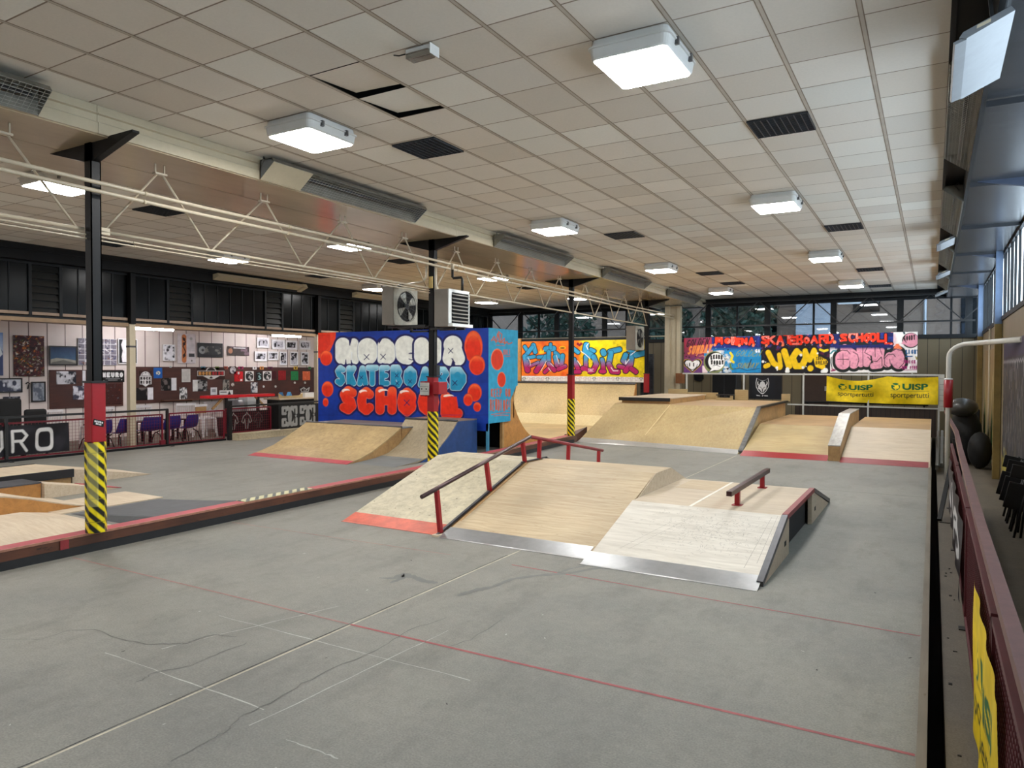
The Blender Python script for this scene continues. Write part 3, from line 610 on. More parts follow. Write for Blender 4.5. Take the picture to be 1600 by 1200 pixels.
def bank(t, x0, x1, prof, msurf, mside, n0='riding_surface', under=True, th=.018):
    """prof: (y,z) points of the top line.  sheet on top plus closed sides below it"""
    s = MB(); s.prism(prof+[(y, max(z-th, 0)) for y, z in reversed(prof)], x0, x1, 'x'); part(n0, s, msurf, t, True)
    b = MB(); q = [(y, max(z-th-.001, -.0)) for y, z in prof]; b.prism([(prof[0][0]+.02, 0.0)]+[p for p in q[1:-1]]+[(prof[-1][0]-.02, q[-1][1] if prof[-1][1] > .02 else 0)]+([(prof[-1][0]-.02, 0)] if prof[-1][1] > .02 else []), x0+.006, x1-.006, 'x'); part('frame', b, mside, t, True)
def plate(t, x0, x1, ya, za, yb, zb, m, name='foot_plate', label=None, dz=.004):
    part(name, MB().prism([(ya-.03, .001), (ya-.03, .004), (ya, za+dz+.001), (yb, zb+dz), (yb, zb+.0005), (ya, za+.0005)], x0, x1, 'x'), m, t, True, label=label)
# -- A: left bank with the orange foot
t = thing('skate_bank', 'scuffed plywood bank with an orange foot plate, left of the long red rail', 'skate ramp', (-5.43, 8.6, 0))
bank(t, -6.13, -4.73, [(6.46, 0), (8.39, .6), (8.9, .6), (10.85, 0)], P_midy, P_edge)
sl = .6/1.93; plate(t, -6.13, -4.75, 6.46, 0, 6.68, .22*sl, M_or, label='orange painted foot plate')
# -- B: middle bank
t = thing('skate_bank', 'plywood bank with flame grain and a silver foot plate, between red rail and white funbox', 'skate ramp', (-3.76, 8.6, 0))
bank(t, -4.62, -2.86, [(6.38, 0), (8.31, .6), (8.88, .6), (10.7, 0)], P_fig, P_edge)
plate(t, -4.64, -2.9, 6.38, 0, 6.6, .22*.6/1.93, M_steel, label='silver foot plate')
part('end_panel', MB().prism([(7.3, .25), (8.31, .6), (8.88, .6), (9.9, .25)], -2.858, -2.846, 'x'), P_pale, t, True)
part('edge_batten', MB().prism([(6.45, .02), (8.3, .606), (8.3, .585), (6.5, 0)], -4.635, -4.6, 'x'), P_edge, t, True)
part('mounting_board', MB().box(-4.73, -4.64, 6.36, 10.9, 0, .02), P_pale, t, True)
# -- C: white funbox
t = thing('funbox', 'white birch funbox with red and black edges and a small red rail on its deck', 'skate ramp', (-2.02, 8.5, 0))
prC = [(6.2, 0), (7.5, .4), (9.36, .4), (10.88, 0)]
s = MB().prism([(6.2, 0), (7.5, .4), (7.5, .382), (6.26, 0)], -2.84, -1.27, 'x'); part('ramp_face', s, P_white, t, True)
part('deck_board', MB().prism([(7.502, .4), (7.502, .382), (9.36, .382), (9.36, .4)], -2.84, -1.27, 'x'), P_pale, t, True)
part('ramp_face', MB().prism([(9.362, .4), (9.362, .382), (10.82, 0), (10.88, 0)], -2.84, -1.27, 'x'), P_white, t, True)
plate(t, -2.86, -1.24, 6.2, 0, 6.42, .22*.4/1.3, M_steel, label='silver foot plate')
part('frame', MB().prism([(6.3, 0), (7.5, .378), (9.36, .378), (10.8, 0)], -2.82, -1.42, 'x'), P_edge, t, True)
def edge(t, a, b, m, name='edge_rail'): part(name, MB().bar(a, b, .055, .05), m, t, True)
edge(t, (-1.245, 6.32, .025), (-1.245, 7.5, .388), M_darksteel); edge(t, (-1.245, 7.51, .389), (-1.245, 9.35, .389), M_reddull); edge(t, (-1.245, 9.36, .388), (-1.245, 10.9, .02), M_darksteel)
part('side_panel', MB().prism([(6.34, 0), (7.62, 0), (7.62, .362), (7.5, .362)], -1.27, -1.225, 'x'), P_pale, t, True); part('side_panel', MB().prism([(9.2, 0), (9.2, .362), (9.36, .362), (10.8, 0)], -1.27, -1.225, 'x'), P_pale, t, True)
part('side_recess', MB().box(-1.4, -1.3, 7.62, 9.2, 0, .37), M_blackmat, t, True)
for y in (7.36, 9.42): part('grip_hole', MB().box(-1.226, -1.2235, y, y+.1, .12, .17), M_blackmat, t, True)
part('deck_inlay', MB().box(-2.7, -2.2, 8.6, 9.3, .4001, .4012), P_fig, t, True); part('deck_seam', MB().box(-2.21, -2.18, 7.5, 9.36, .4001, .402), mat('pale_seam', rgb(226, 220, 206), .5), t, True)
M_scuff = mat('scuff_marks', rgb(160, 153, 142), .8)
def on_c(y): return (y-6.2)*.4/1.3+.0012
r_ = random.Random(4); mb = MB()
for i in range(520):
    x = r_.gauss(-1.85, .3); y = r_.gauss(7.05, .2)
    if not(-2.7 < x < -1.3 and 6.55 < y < 7.47): continue
    a = r_.uniform(0, 3.14); l = r_.uniform(.005, .02); w_ = .0014; dx, dy = math.cos(a)*l, math.sin(a)*l; nx, ny = -math.sin(a)*w_, math.cos(a)*w_
    mb.add([(x-dx-nx, y-dy-ny, on_c(y-dy-ny)), (x+dx-nx, y+dy-ny, on_c(y+dy-ny)), (x+dx+nx, y+dy+ny, on_c(y+dy+ny)), (x-dx+nx, y-dy+ny, on_c(y-dy+ny))], [(0, 1, 2, 3)])
part('wheel_scuffs', mb, M_scuff, t, True, kind='stuff')
for a, b in (((-2.6, 6.55), (-2.28, 7.15)), ((-2.52, 6.55), (-2.1, 7.3)), ((-1.42, 6.5), (-1.36, 7.45)), ((-1.33, 6.6), (-1.31, 7.48))):
    part('score_line', MB().add([(a[0], a[1], on_c(a[1])), (a[0]+.004, a[1], on_c(a[1])), (b[0]+.003, b[1], on_c(b[1])), (b[0], b[1], on_c(b[1]))], [(0, 1, 2, 3)]), M_scuff, t, True)
t = thing('grind_rail', 'short square red rail with a dark top on the deck of the white funbox', 'grind rail', (-1.78, 8.5, .4))
part('rail_bar', MB().bar((-1.78, 7.45, .575), (-1.78, 9.45, .575), .055, .05), mat('dark_worn_rail', rgb(72, 44, 44), .35, metal=.5, var=.3), t, True)
for y in (7.82, 9.12): part('post', MB().bar((-1.78, y, .402), (-1.78, y, .55), .05), M_red, t, True); part('foot', MB().box(-1.83, -1.73, y-.05, y+.05, .4015, .408), M_red, t, True)
# -- long kinked rail between A and B
t = thing('grind_rail', 'long kinked red handrail rising and falling over the plywood banks', 'grind rail', (-4.69, 8.7, .02))
xr = -4.69
part('rail_pipe', MB().tube([(xr, 6.13, .475), (xr, 8.53, .925)], .024, 12), mat('worn_rail_pipe', rgb(84, 66, 66), .3, metal=.6, var=.25), t, True)
part('rail_pipe', MB().tube([(xr, 8.53, .925), (xr, 11.0, .5)], .024, 12), M_reddull, t, True)
for yb, yt, zb in ((6.47, 6.4, .03), (7.5, 7.42, .34), (8.38, 8.32, .6), (8.78, 8.8, .6), (9.7, 9.72, .33), (10.82, 10.85, .02)):
    zt = .475+(yt-6.13)*.1875-.02 if yt < 8.53 else .925-(yt-8.53)*.172-.02
    part('post', MB().bar((xr, yb, zb), (xr, yt, zt), .045), M_red, t, True)
part('foot_strip', MB().prism([(6.4, .021), (8.33, .612), (8.33, .6), (6.5, .021)], xr-.016, xr+.016, 'x').prism([(8.3, .6), (8.3, .612), (9.0, .612), (9.0, .6)], xr-.016, xr+.016, 'x').prism([(8.95, .6), (8.95, .612), (10.9, .03), (10.9, .021)], xr-.016, xr+.016, 'x'), M_darksteel, t, True)
# -- quarter pipes in the left bay
t = thing('quarter_pipe', 'low plywood quarter pipe with a worn pink foot, left of the blue graffiti box', 'skate ramp', (-11.05, 11.7, 0))
c1 = [(10.3, 0), (10.65, .075), (10.98, .165), (11.36, .325), (11.66, .46), (11.93, .6)]
x0, x1 = -12.44, -9.66
part('riding_surface', MB().prism(c1+[(y+.012, max(0, z-.02)) for y, z in reversed(c1)], x0, x1, 'x'), plywood('plywood_osb_gold', rgb(176, 152, 108), rgb(112, 82, 50), 'd', knots=.8), t, True)
part('frame', MB().prism([(10.4, 0)]+[(y+.015, z-.024) for y, z in c1[2:]]+[(11.95, 0)], x0+.01, x1-.01, 'x'), P_edge, t, True)
part('deck', MB().box(x0, x1, 11.95, 13.2, .565, .585), M_grey, t, True); part('deck_frame', MB().box(x0+.02, x1-.02, 11.97, 13.15, 0, .563), P_edge, t, True)
part('coping', MB().tube([(x0, 11.94, .6), (x1, 11.94, .6)], .022, 10), M_darksteel, t, True)
plate(t, x0, x1, 10.3, 0, 10.48, .039, M_pink, label='worn pink foot plate')
t = thing('quarter_pipe', 'taller grey plywood quarter pipe with a blue side, in front of the blue box', 'skate ramp', (-9.25, 12, 0))
c2 = [(10.55, 0), (11.1, .03), (11.5, .1), (11.85, .24), (12.15, .44), (12.36, .6), (12.5, .74)]; x0, x1 = -10.0, -8.62
part('riding_surface', MB().prism(c2+[(y+.02, max(0, z-.02)) for y, z in reversed(c2)], x0, x1, 'x'), plywood('plywood_grey_worn', rgb(162, 148, 122), rgb(96, 80, 58), 'y', knots=.5, patch=.2), t, True)
part('side_panel', MB().prism([(11.2, 0)]+[(y+.01, z-.01) for y, z in c2[2:]]+[(13.22, .72), (13.22, 0)], x1+.001, x1+.02, 'x'), M_blue, t, True)
part('frame', MB().prism([(11.3, 0)]+[(y+.03, z-.03) for y, z in c2[2:]]+[(12.52, 0)], x0+.01, x1-.01, 'x'), P_edge, t, True)
part('deck', MB().box(x0, x1+.02, 12.5, 13.22, .725, .745), mat('deck_grey_brown', rgb(126, 110, 98), .6, var=.15), t, True)
part('coping', MB().tube([(x0, 12.49, .745), (x1, 12.49, .745)], .022, 10), M_darksteel, t, True)
part('foot_plate', MB().prism([(10.45, .001), (10.55, .005), (11.1, .036), (11.3, .068), (11.3, .062), (11.1, .03)], x0, x1, 'x'), M_grey, t, True)
# -- far ramps along the back
t = thing('skate_bank', 'large far plywood bank with a silver foot, left of two smaller banks', 'skate ramp', (-5.6, 18.5, 0))
fl, fr_, cl, cr = (-7.72, 16.5, 0), (-3.62, 15.98, 0), (-7.3, 17.95, .93), (-3.62, 17.95, .93)
part('riding_surface', MB().solid_to([fl, fr_, cr, cl], -.0), P_goldy, t, True)
part('deck', MB().box(-7.3, -3.62, 17.95, 21.9, .9, .932), plywood('deck_ply_brown', rgb(176, 146, 104), rgb(118, 88, 56), 'x'), t, True)
part('deck_frame', MB().box(-7.28, -3.64, 17.97, 21.8, 0, .898), P_edge, t, True)
part('foot_plate', MB().add([(-7.72, 16.47, .004), (-3.64, 15.94, .004), (-3.64, 16.13, .08), (-7.66, 16.66, .108)], [(0, 1, 2, 3)]), M_silver, t, True, label='bright silver foot plate')
part('coping', MB().bar((-3.6, 16.05, .05), (-3.6, 17.95, .925), .1, .05), M_angle, t, True); part('coping', MB().bar((-3.6, 17.95, .925), (-3.6, 21.9, .93), .1, .05), M_black, t, True, label='black edge coping')
part('surface_seam', MB().add([(-6.0, 16.65, .245), (-5.985, 16.65, .245), (-5.785, 17.95, .9335), (-5.8, 17.95, .9335)], [(0, 1, 2, 3)]), mat('light_seam', rgb(214, 196, 150), .6), t, True)
t = thing('manual_pad', 'low plywood platform with a black front edge on top of the far ramp deck', 'skate platform', (-6.6, 19.8, .935))
part('top_board', MB().box(-7.25, -5.87, 18.2, 21.6, 1.06, 1.085), P_pale, t, True); part('body', MB().box(-7.22, -5.9, 18.24, 21.58, .935, 1.058), P_edge, t, True)
part('edge_coping', MB().box(-7.28, -5.87, 18.16, 18.2, 1.0, 1.088), M_black, t, True)
t = thing('skate_bank', 'far plywood bank with a red foot strip, left of the ledge', 'skate ramp', (-2.7, 18.5, 0))
bank(t, -3.54, -1.82, [(15.75, 0), (17.78, .55), (21.9, .55)], P_gold, P_edge); plate(t, -3.54, -1.82, 15.75, 0, 16.05, .081, M_red, 'foot_strip', 'red foot strip')
part('deck_board', MB().box(-3.54, -1.82, 17.79, 21.85, .5505, .553), plywood('deck_ply_brown2', rgb(180, 146, 102), rgb(118, 88, 56), 'x'), t, True)
t = thing('skate_bank', 'far right plywood bank with a worn reddish foot strip, beside the floor edge', 'skate ramp', (-.8, 18.5, 0))
bank(t, -1.58, -.02, [(15.65, 0), (18.0, .55), (21.9, .55)], P_pale, P_edge); plate(t, -1.58, -.05, 15.65, 0, 15.95, .07, M_reddull, 'foot_strip', 'worn reddish foot strip')
part('deck_board', MB().box(-1.58, -.03, 18.01, 21.85, .5505, .553), plywood('deck_ply_brown2', rgb(180, 146, 102), rgb(118, 88, 56), 'x'), t, True)
t = thing('grind_ledge', 'slanted grey-topped wooden ledge running up between the two small far banks', 'skate ledge', (-1.7, 18, 0))
part('body', MB().prism([(15.8, 0), (15.8, .3), (17.7, .84), (20.0, .84), (20.0, .5), (18.0, .5)], -1.81, -1.59, 'x'), P_edge, t, True)
part('top_strip', MB().prism([(15.79, .3), (15.79, .32), (17.69, .862), (20.01, .862), (20.01, .842), (17.7, .842), (15.82, .3)], -1.815, -1.585, 'x'), mat('worn_silver_top', rgb(150, 146, 138), .4, metal=.3, var=.35, scale=9, stretch=(1, .3, 1)), t, True)
# -- mini ramp behind the blue box
t = thing('mini_ramp', 'pale plywood mini ramp curving up under the left mural, behind the blue box', 'skate ramp', (-10.3, 17.6, 0))
def arc(yc, zc, r, a0, a1, n=14): return [(yc+r*math.cos(math.radians(a0+(a1-a0)*i/n)), zc+r*math.sin(math.radians(a0+(a1-a0)*i/n))) for i in range(n+1)]
R_ = 1.75
near = arc(16.05, .05+R_, R_, 187, 270); far = arc(20.75, .05+R_, R_, 270, 345); top = far[-1]
xa, xb = -12.9, -8.42
pr = near+far; p2 = pr+[(top[0]+.04, top[1]-.02)]+[(y, z-.045) for y, z in reversed(pr[1:-1])]+[(near[0][0]-.04, near[0][1]-.02)]
part('riding_surface', MB().prism(p2, xa, xb, 'x', smooth=False), plywood('plywood_gold_mini', rgb(198, 174, 124), rgb(140, 108, 64), 'y', knots=.6, patch=.14), t, True)
part('flat_sheet', MB().prism([(y, z+.004) for y, z in far[:7]]+[(y+.0, z+.001) for y, z in reversed(far[:7])], xa+.02, xb-.02, 'x'), plywood('plywood_fresh', rgb(218, 200, 152), rgb(170, 140, 90), 'y', knots=.3, patch=.05), t, True)
sp = [(13.0, 0), (13.0, near[0][1])]+near[:]+[(15.6, 0)]; part('side_panel', MB().prism([(14.0, 0), (14.0, near[0][1])]+near+[(16.05, 0)], xb+.001, xb+.02, 'x'), P_orange, t, True)
part('side_panel', MB().prism([(20.75, 0)]+far+[(22.52, top[1]), (22.52, 0)], xb+.001, xb+.02, 'x'), P_orange, t, True)
part('deck', MB().box(xa, xb, top[0]+.02, 22.56, top[1]-.03, top[1]), P_pale, t, True); part('deck_frame', MB().box(xa+.05, xb-.02, top[0]+.04, 22.52, 0, top[1]-.035), P_edge, t, True)
part('coping', MB().tube([(xa, top[0], top[1]+.01), (xb, top[0], top[1]+.01)], .03, 10), M_darksteel, t, True)
MINI_TOP = top
# -- small obstacles by the left edge
t = thing('manual_pad', 'long low plywood platform with a black edge and a ramped end, by the left fence', 'skate platform', (-12.0, 5.2, 0))
part('top_board', MB().box(-12.75, -11.62, 3.2, 6.26, .232, .25), P_pale, t, True); part('body', MB().box(-12.73, -11.64, 3.25, 6.24, 0, .23), P_edge, t, True)
part('edge_coping', MB().box(-11.63, -11.58, 3.2, 6.26, .13, .256), M_black, t, True); part('edge_coping', MB().box(-12.78, -12.73, 3.2, 6.26, .2, .256), M_black, t, True)
part('end_ramp', MB().prism([(6.27, 0), (6.27, .245), (7.6, .002), (7.6, 0)], -12.75, -11.65, 'x'), P_pale, t, True)
for y in (3.9, 5.2): part('grip_hole', MB().box(-11.64, -11.632, y, y+.12, .05, .09), M_blackmat, t, True)
t = thing('kicker_box', 'small plywood box with a grey edge and pink-tipped wedge at left', 'skate platform', (-10.9, 5.2, 0))
part('body', MB().box(-11.28, -10.8, 3.6, 5.38, 0, .215), P_orange, t, True); part('top_strip', MB().box(-11.3, -10.78, 3.6, 5.38, .2155, .235), M_darksteel, t, True)
part('wedge', MB().prism([(5.39, 0), (5.39, .215), (6.45, .002), (6.45, 0)], -11.28, -10.72, 'x'), P_pale, t, True); part('foot_tip', MB().prism([(6.1, .07), (6.1, .08), (6.5, .004), (6.5, 0)], -11.28, -10.72, 'x'), M_pink, t, True)
t = thing('wave_ramp', 'curved hump ramp with an orange plywood side, at the left edge behind the curb', 'skate ramp', (-9.9, 4.4, 0))
wv = [(2.6, .01), (2.9, .06), (3.2, .15), (3.5, .24), (3.8, .3), (4.1, .315), (4.4, .285), (4.7, .21), (5.0, .115), (5.25, .045), (5.45, .004)]
part('riding_surface', MB().prism(wv+[(y, max(0, z-.016)) for y, z in reversed(wv)], -10.65, -9.66, 'x', smooth=False), P_pale, t, True)
part('side_panel', MB().prism([(2.7, 0)]+[(y, z-.017) for y, z in wv[1:-1]]+[(5.4, 0)], -9.7, -9.665, 'x'), P_orange, t, True); part('side_panel', MB().prism([(2.7, 0)]+[(y, z-.017) for y, z in wv[1:-1]]+[(5.4, 0)], -10.64, -10.6, 'x'), P_orange, t, True)
t = thing('low_pyramid', 'flat pale plywood pyramid between the hump ramp and the red-topped curb', 'skate ramp', (-8.9, 4.4, 0))
part('riding_surface', MB().add([(-9.6, 2.6, .0), (-8.0, 2.6, 0), (-8.0, 4.9, 0), (-9.6, 4.95, 0), (-9.3, 3.2, .13), (-8.75, 3.2, .13), (-8.75, 4.4, .13), (-9.3, 4.4, .13)], [(0, 1, 5, 4), (1, 2, 6, 5), (2, 3, 7, 6), (3, 0, 4, 7), (4, 5, 6, 7), (3, 2, 1, 0)]), P_pale, t, True)
t = thing('curb_bank', 'low wedge topped with grey rubber, lying against the curb right of the first post', 'skate ramp', (-8.2, 5.6, 0))
part('wedge', MB().add([(-9.35, 5.0, 0.001), (-7.56, 5.0, .001), (-7.56, 6.55, .001), (-9.35, 6.2, .001), (-8.2, 5.1, .1), (-7.56, 5.1, .13), (-7.56, 6.35, .13), (-8.2, 6.15, .1)], [(0, 1, 5, 4), (1, 2, 6, 5), (2, 3, 7, 6), (3, 0, 4, 7), (4, 5, 6, 7), (3, 2, 1, 0)]), mat('dark_grey_rubber_sheet', rgb(74, 76, 78), .6, var=.15), t, True)
single('floor_sheet', MB().prism([(4.9, 0), (4.9, .012), (6.3, .012), (6.3, 0)], -10.3, -9.4, 'x'), P_pale, 'thin pale plywood sheet on the floor behind the first striped post', 'plywood sheet')
# ---------------------------------------------------------------- curb between the two floors
cf = [(-7.18, Y0), (-7.25, 3.3), (-7.3, 9.3), (-7.72, 16.3)]
def along(x_off0, x_off1, z0, z1):
    mb = MB()
    for (xa_, ya), (xb_, yb) in zip(cf[:-1], cf[1:]):
        mb.add([(xa_+x_off0, ya, z0), (xa_+x_off1, ya, z0), (xb_+x_off1, yb, z0), (xb_+x_off0, yb, z0), (xa_+x_off0, ya, z1), (xa_+x_off1, ya, z1), (xb_+x_off1, yb, z1), (xb_+x_off0, yb, z1)], [(3, 2, 1, 0), (4, 5, 6, 7), (0, 1, 5, 4), (2, 3, 7, 6), (1, 2, 6, 5), (3, 0, 4, 7)])
    return mb
t = thing('kerb', 'long low wooden kerb with a worn red top, running under the row of posts', 'kerb', (-7.4, 5, 0))
part('top_board', along(-.185, -.005, .172, .19), M_pink, t, True); part('side_board', along(-.02, .0, .08, .172), P_brown, t, True); part('nosing', along(-.008, .006, .17, .192), mat('pale_nosing', rgb(168, 120, 100), .4, metal=.3, var=.3, scale=12), t, True)
part('kick_board', along(-.03, .012, 0, .081), M_rubber, t, True); part('core', along(-.18, -.022, 0, .171), P_brown, t, True)
part('paint_drip', MB().box(-7.249, -7.243, 3.78, 3.86, .03, .172), M_reddull, t, True)
t = thing('kerb_end_wedge', 'small brown wedge where the kerb meets the big far bank', 'skate ramp', (-7.8, 16.4, 0))
part('wedge', MB().add([(-7.99, 16.32, 0), (-7.74, 16.32, 0), (-7.73, 16.5, 0), (-7.95, 17.6, 0), (-7.99, 16.32, .19), (-7.74, 16.32, .19), (-7.75, 16.5, .19), (-7.95, 17.6, .3)], [(3, 2, 1, 0), (4, 5, 6, 7), (0, 1, 5, 4), (1, 2, 6, 5), (2, 3, 7, 6), (3, 0, 4, 7)]), P_brown, t, True)
cv = Canvas(1.15, .17, .008, (0, 0, 115, 17), (196, 190, 150))
for k in range(-1, 10): cv.poly([(k*14, 17), (k*14+6, 17), (k*14+22, 0), (k*14+16, 0)], (92, 94, 92))
single_canvas('hazard_tape', cv, flat((-7.45, 5.98, .199), (-7.46, 7.12, .199), (-7.29, 7.12, .199), (-7.28, 5.98, .199)), 'pale strip with grey slanted hazard stripes lying on the red kerb top', 'hazard tape', thick=.006)
# ---------------------------------------------------------------- posts
M_hl = mat('post_black_paint', rgb(12, 13, 15), .45, var=.15, bump=.15, spec=.28)
POSTS = [(-7.27, 4.14), (-7.47, 10.08), (-7.72, 16.12), (-7.9, 22.05)]
def post(i, x, y, label):
    t = thing('steel_post', label, 'post', (x, y, .191)); h = .052
    p = MB().box(-h, h, -h, -h+.012, 0, 3.9).box(-h, h, h-.012, h, 0, 3.9).box(-.012, .012, -h+.012, h-.012, 0, 3.9).box(h-.006, h, -h, h, 0, 3.9); part('shaft', p, M_hl, t)
    zt = zs(y)-.191-.004
    br = MB()
    for s in (-1, 1):
        br.prism([(s*h, zt), (s*.72, zt), (s*.72, zt-.02), (s*h, zt-.2)], -.035, .035, 'y')
    br.box(-h, h, -h, h, zt-.2, zt); part('bracket', br, M_hl, t, label='black tapered bracket')
    if i < 4:
        a = .072; part('padding', MB().box(-a, a, -a, a, .9, 1.51), M_red, t, bevel=.012, label='red padding'); part('padding_lip', MB().box(-a-.012, a+.012, -a-.012, a+.012, 1.5, 1.52), M_black, t)
    if i < 3:
        r = .098; n = 8; per = 2*math.pi*r; cv = Canvas(per, .9, .006, (0, 0, per*1000, 900), (238, 216, 20))
        for k in range(-6, 12): y0 = k*118; cv.poly([(0, y0), (0, y0+62), (per*1000, y0+62+per*1000*.95), (per*1000, y0+per*1000*.95)], (22, 22, 20))
        for yy in (105, 560, 790): cv.rect(0, yy, per*1000, yy+5, (150, 134, 30))
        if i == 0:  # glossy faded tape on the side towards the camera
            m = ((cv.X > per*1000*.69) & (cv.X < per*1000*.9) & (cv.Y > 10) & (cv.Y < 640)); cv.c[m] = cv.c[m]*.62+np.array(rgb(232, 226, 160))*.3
        def pl(u, v):
            an = u*2*math.pi+math.pi/8; k = np.floor(u*n*.999999); f = u*n-k; a0 = 2*math.pi*k/n+math.pi/8; a1 = a0+2*math.pi/n
            return x+r*(np.cos(a0)*(1-f)+np.cos(a1)*f), y+r*(np.sin(a0)*(1-f)+np.sin(a1)*f), .191+.91*(1-v)
        o = cv.build('hazard_wrap', pl, 0, t, painted('glossy_tape', .3, .5)); o['label'] = 'yellow and black striped wrap'
    return t
lb = ['nearest black post with red padding and a faded striped wrap, at left', 'second black post with red padding and striped wrap, carrying two heater boxes', 'third black post with red padding and striped wrap, before the left mural', 'furthest black post with red padding, beside the cream corner column']
pts_ = [post(i, x, y, lb[i]) for i, (x, y) in enumerate(POSTS)]
post(4, -7.1, -1.9, 'black post behind the camera end of the kerb')
# stickers on the first post's padding
cv = Canvas(.12, .075, .003, (0, 0, 120, 75), (18, 18, 20)); cv.word('NEURO', 12, 14, 108, 36, 3.2, (225, 225, 225)); cv.word('NOISE', 30, 42, 92, 62, 3.2, (225, 225, 225))
x_, y_ = POSTS[0]; single_canvas('sticker', cv, flat((x_+.0745, y_-.055, 1.335), (x_+.0745, y_+.05, 1.305), (x_+.0745, y_+.04, 1.245), (x_+.0745, y_-.065, 1.275)), 'small tilted black sticker on the nearest red post padding', 'sticker', thick=.001)
x_, y_ = POSTS[1]
t = thing('socket_box', 'grey four-hole socket panel in a red box on the second post', 'socket box', (x_-.1, y_-.1, 1.42))
part('box', MB().box(x_-.17, x_-.074, y_-.13, y_+.03, 1.36, 1.62), M_red, t, True); part('panel', MB().box(x_-.165, x_+.02, y_-.15, y_-.131, 1.385, 1.6), mat('grey_panel', rgb(176, 178, 172), .5), t, True)
for dx in (-.125, -.03): part('socket_hole', MB().tube([(x_+dx, y_-.1515, 1.49), (x_+dx, y_-.1505, 1.49)], .014, 8), M_blackmat, t, True)
for z in (1.45, 1.53): part('groove', MB().box(x_-.16, x_+.015, y_-.1515, y_-.1505, z, z+.006), M_darksteel, t, True)
single('cable_box', MB().box(x_+.074, x_+.2, y_-.1, y_+.15, 1.4, 1.61), M_red, 'plain red box fixed to the right side of the second post', 'box', bevel=.006)
single('switch_box', MB().box(x_+.053, x_+.12, y_-.05, y_+.04, 1.72, 1.9), M_black, 'small black box above the red padding of the second post', 'box')
# ---------------------------------------------------------------- truss, pipes
def tx(y, o=0.0): return -7.33-.03*(y-4.1)+o
ys = [-7.9, -1.9, 4.14, 10.08, 16.12, 22.05]
for i, (ya, yb) in enumerate(zip(ys[:-1], ys[1:])):
    t = thing('lattice_truss', ['cream lattice truss behind the camera', 'cream lattice truss running in from the left edge to the first post', 'cream lattice truss between the first and second posts', 'cream lattice truss between the second and third posts', 'cream lattice truss between the third and furthest posts'][i], 'truss', (tx(ya), ya, 3.2))
    n = 4; st = (yb-ya)/n; B = [(tx(ya+.12), ya+.12, 3.23)]; A = []
    part('bottom_chord', MB().tube([(tx(ya+.06), ya+.06, 3.23), (tx(yb-.06), yb-.06, 3.225)], .017, 8), M_pipe, t, True)
    for k in range(n):
        yk = ya+st*(k+.5)*.985+.05; xk = tx(yk); top_ = (xk, yk, 3.96); b0 = ya+.14 if k == 0 else ya+st*k-.03; b1 = yb-.14 if k == n-1 else ya+st*(k+1)-.07
        part('diagonal', MB().tube([(tx(b0), b0, 3.235), (xk, yk-.03, 3.965)], .012, 8), M_pipe, t, True); part('diagonal', MB().tube([(tx(b1), b1, 3.235), (xk, yk+.03, 3.965)], .012, 8), M_pipe, t, True)
        part('hanger_plate', MB().box(xk-.03, xk+.03, yk-.07, yk+.07, 3.955, 3.975).box(xk-.006, xk+.006, yk-.06, yk-.045, 3.97, zs(yk)-.003).box(xk-.006, xk+.006, yk+.045, yk+.06, 3.97, zs(yk)-.003), M_pipe, t, True)
    part('end_plate', MB().box(tx(ya)-.01, tx(ya)+.01, ya+.055, ya+.2, 3.2, 3.27), M_cream, t, True)
def run(name, label, cat, o, z, r, y0=Y0, y1=25.3, m=None):
    t = thing(name, label, cat, (tx(y0, o), y0, z)); part('pipe', MB().tube([(tx(y, o), y, z+.01*math.sin(y*.9)) for y in [y0+(y1-y0)*k/20 for k in range(21)]], r, 8), m or M_pipe, t, True)
    cp = MB()
    for k in range(int((y1-y0)/2)): y = y0+.6+k*2; cp.tube([(tx(y, o), y-.012, z+.01*math.sin(y*.9)), (tx(y, o), y+.012, z+.01*math.sin(y*.9))], r*1.3, 8)
    part('clamp', cp, M_cream, t, True); return t
run('heating_pipe', 'upper of two cream pipes running in front of the posts under the beam', 'pipe', .22, 3.665, .021); run('heating_pipe', 'lower of two cream pipes running in front of the posts under the beam', 'pipe', .2, 3.585, .021)
run('cable_conduit', 'thin cream conduit tied below the truss, upper one', 'conduit', .02, 3.175, .009, y1=10.0); run('cable_conduit', 'thin cream conduit tied below the truss, lower one', 'conduit', .03, 3.135, .008, y1=10.0)
x_, y_ = POSTS[1]
t = thing('riser_pipe', 'cream pipe dropping in front of the second post from the long pipes', 'pipe', (x_+.1, y_-.1, 2.9)); part('pipe', MB().tube([(x_+.12, y_-.08, 3.64), (x_+.12, y_-.08, 2.95)], .02, 8), M_pipe, t, True); part('tail', MB().tube([(x_+.12, y_-.08, 2.95), (x_+.1, y_-.07, 2.3)], .007, 6), M_darksteel, t, True)
t = thing('branch_pipe', 'cream pipe bending left to the fan heater above the blue box', 'pipe', (x_-.2, y_-.12, 3.3)); part('pipe', MB().tube([(x_-.05, y_-.12, 3.6), (x_-.05, y_-.12, 3.42), (x_-.08, y_-.12, 3.36), (x_-.15, y_-.12, 3.33), (x_-.55, y_-.1, 3.31)], .018, 8), M_pipe, t, True); part('elbow', MB().tube([(x_-.55, y_-.1, 3.31), (x_-.66, y_-.1, 3.3), (x_-.69, y_-.1, 3.24)], .03, 8), M_black, t, True)
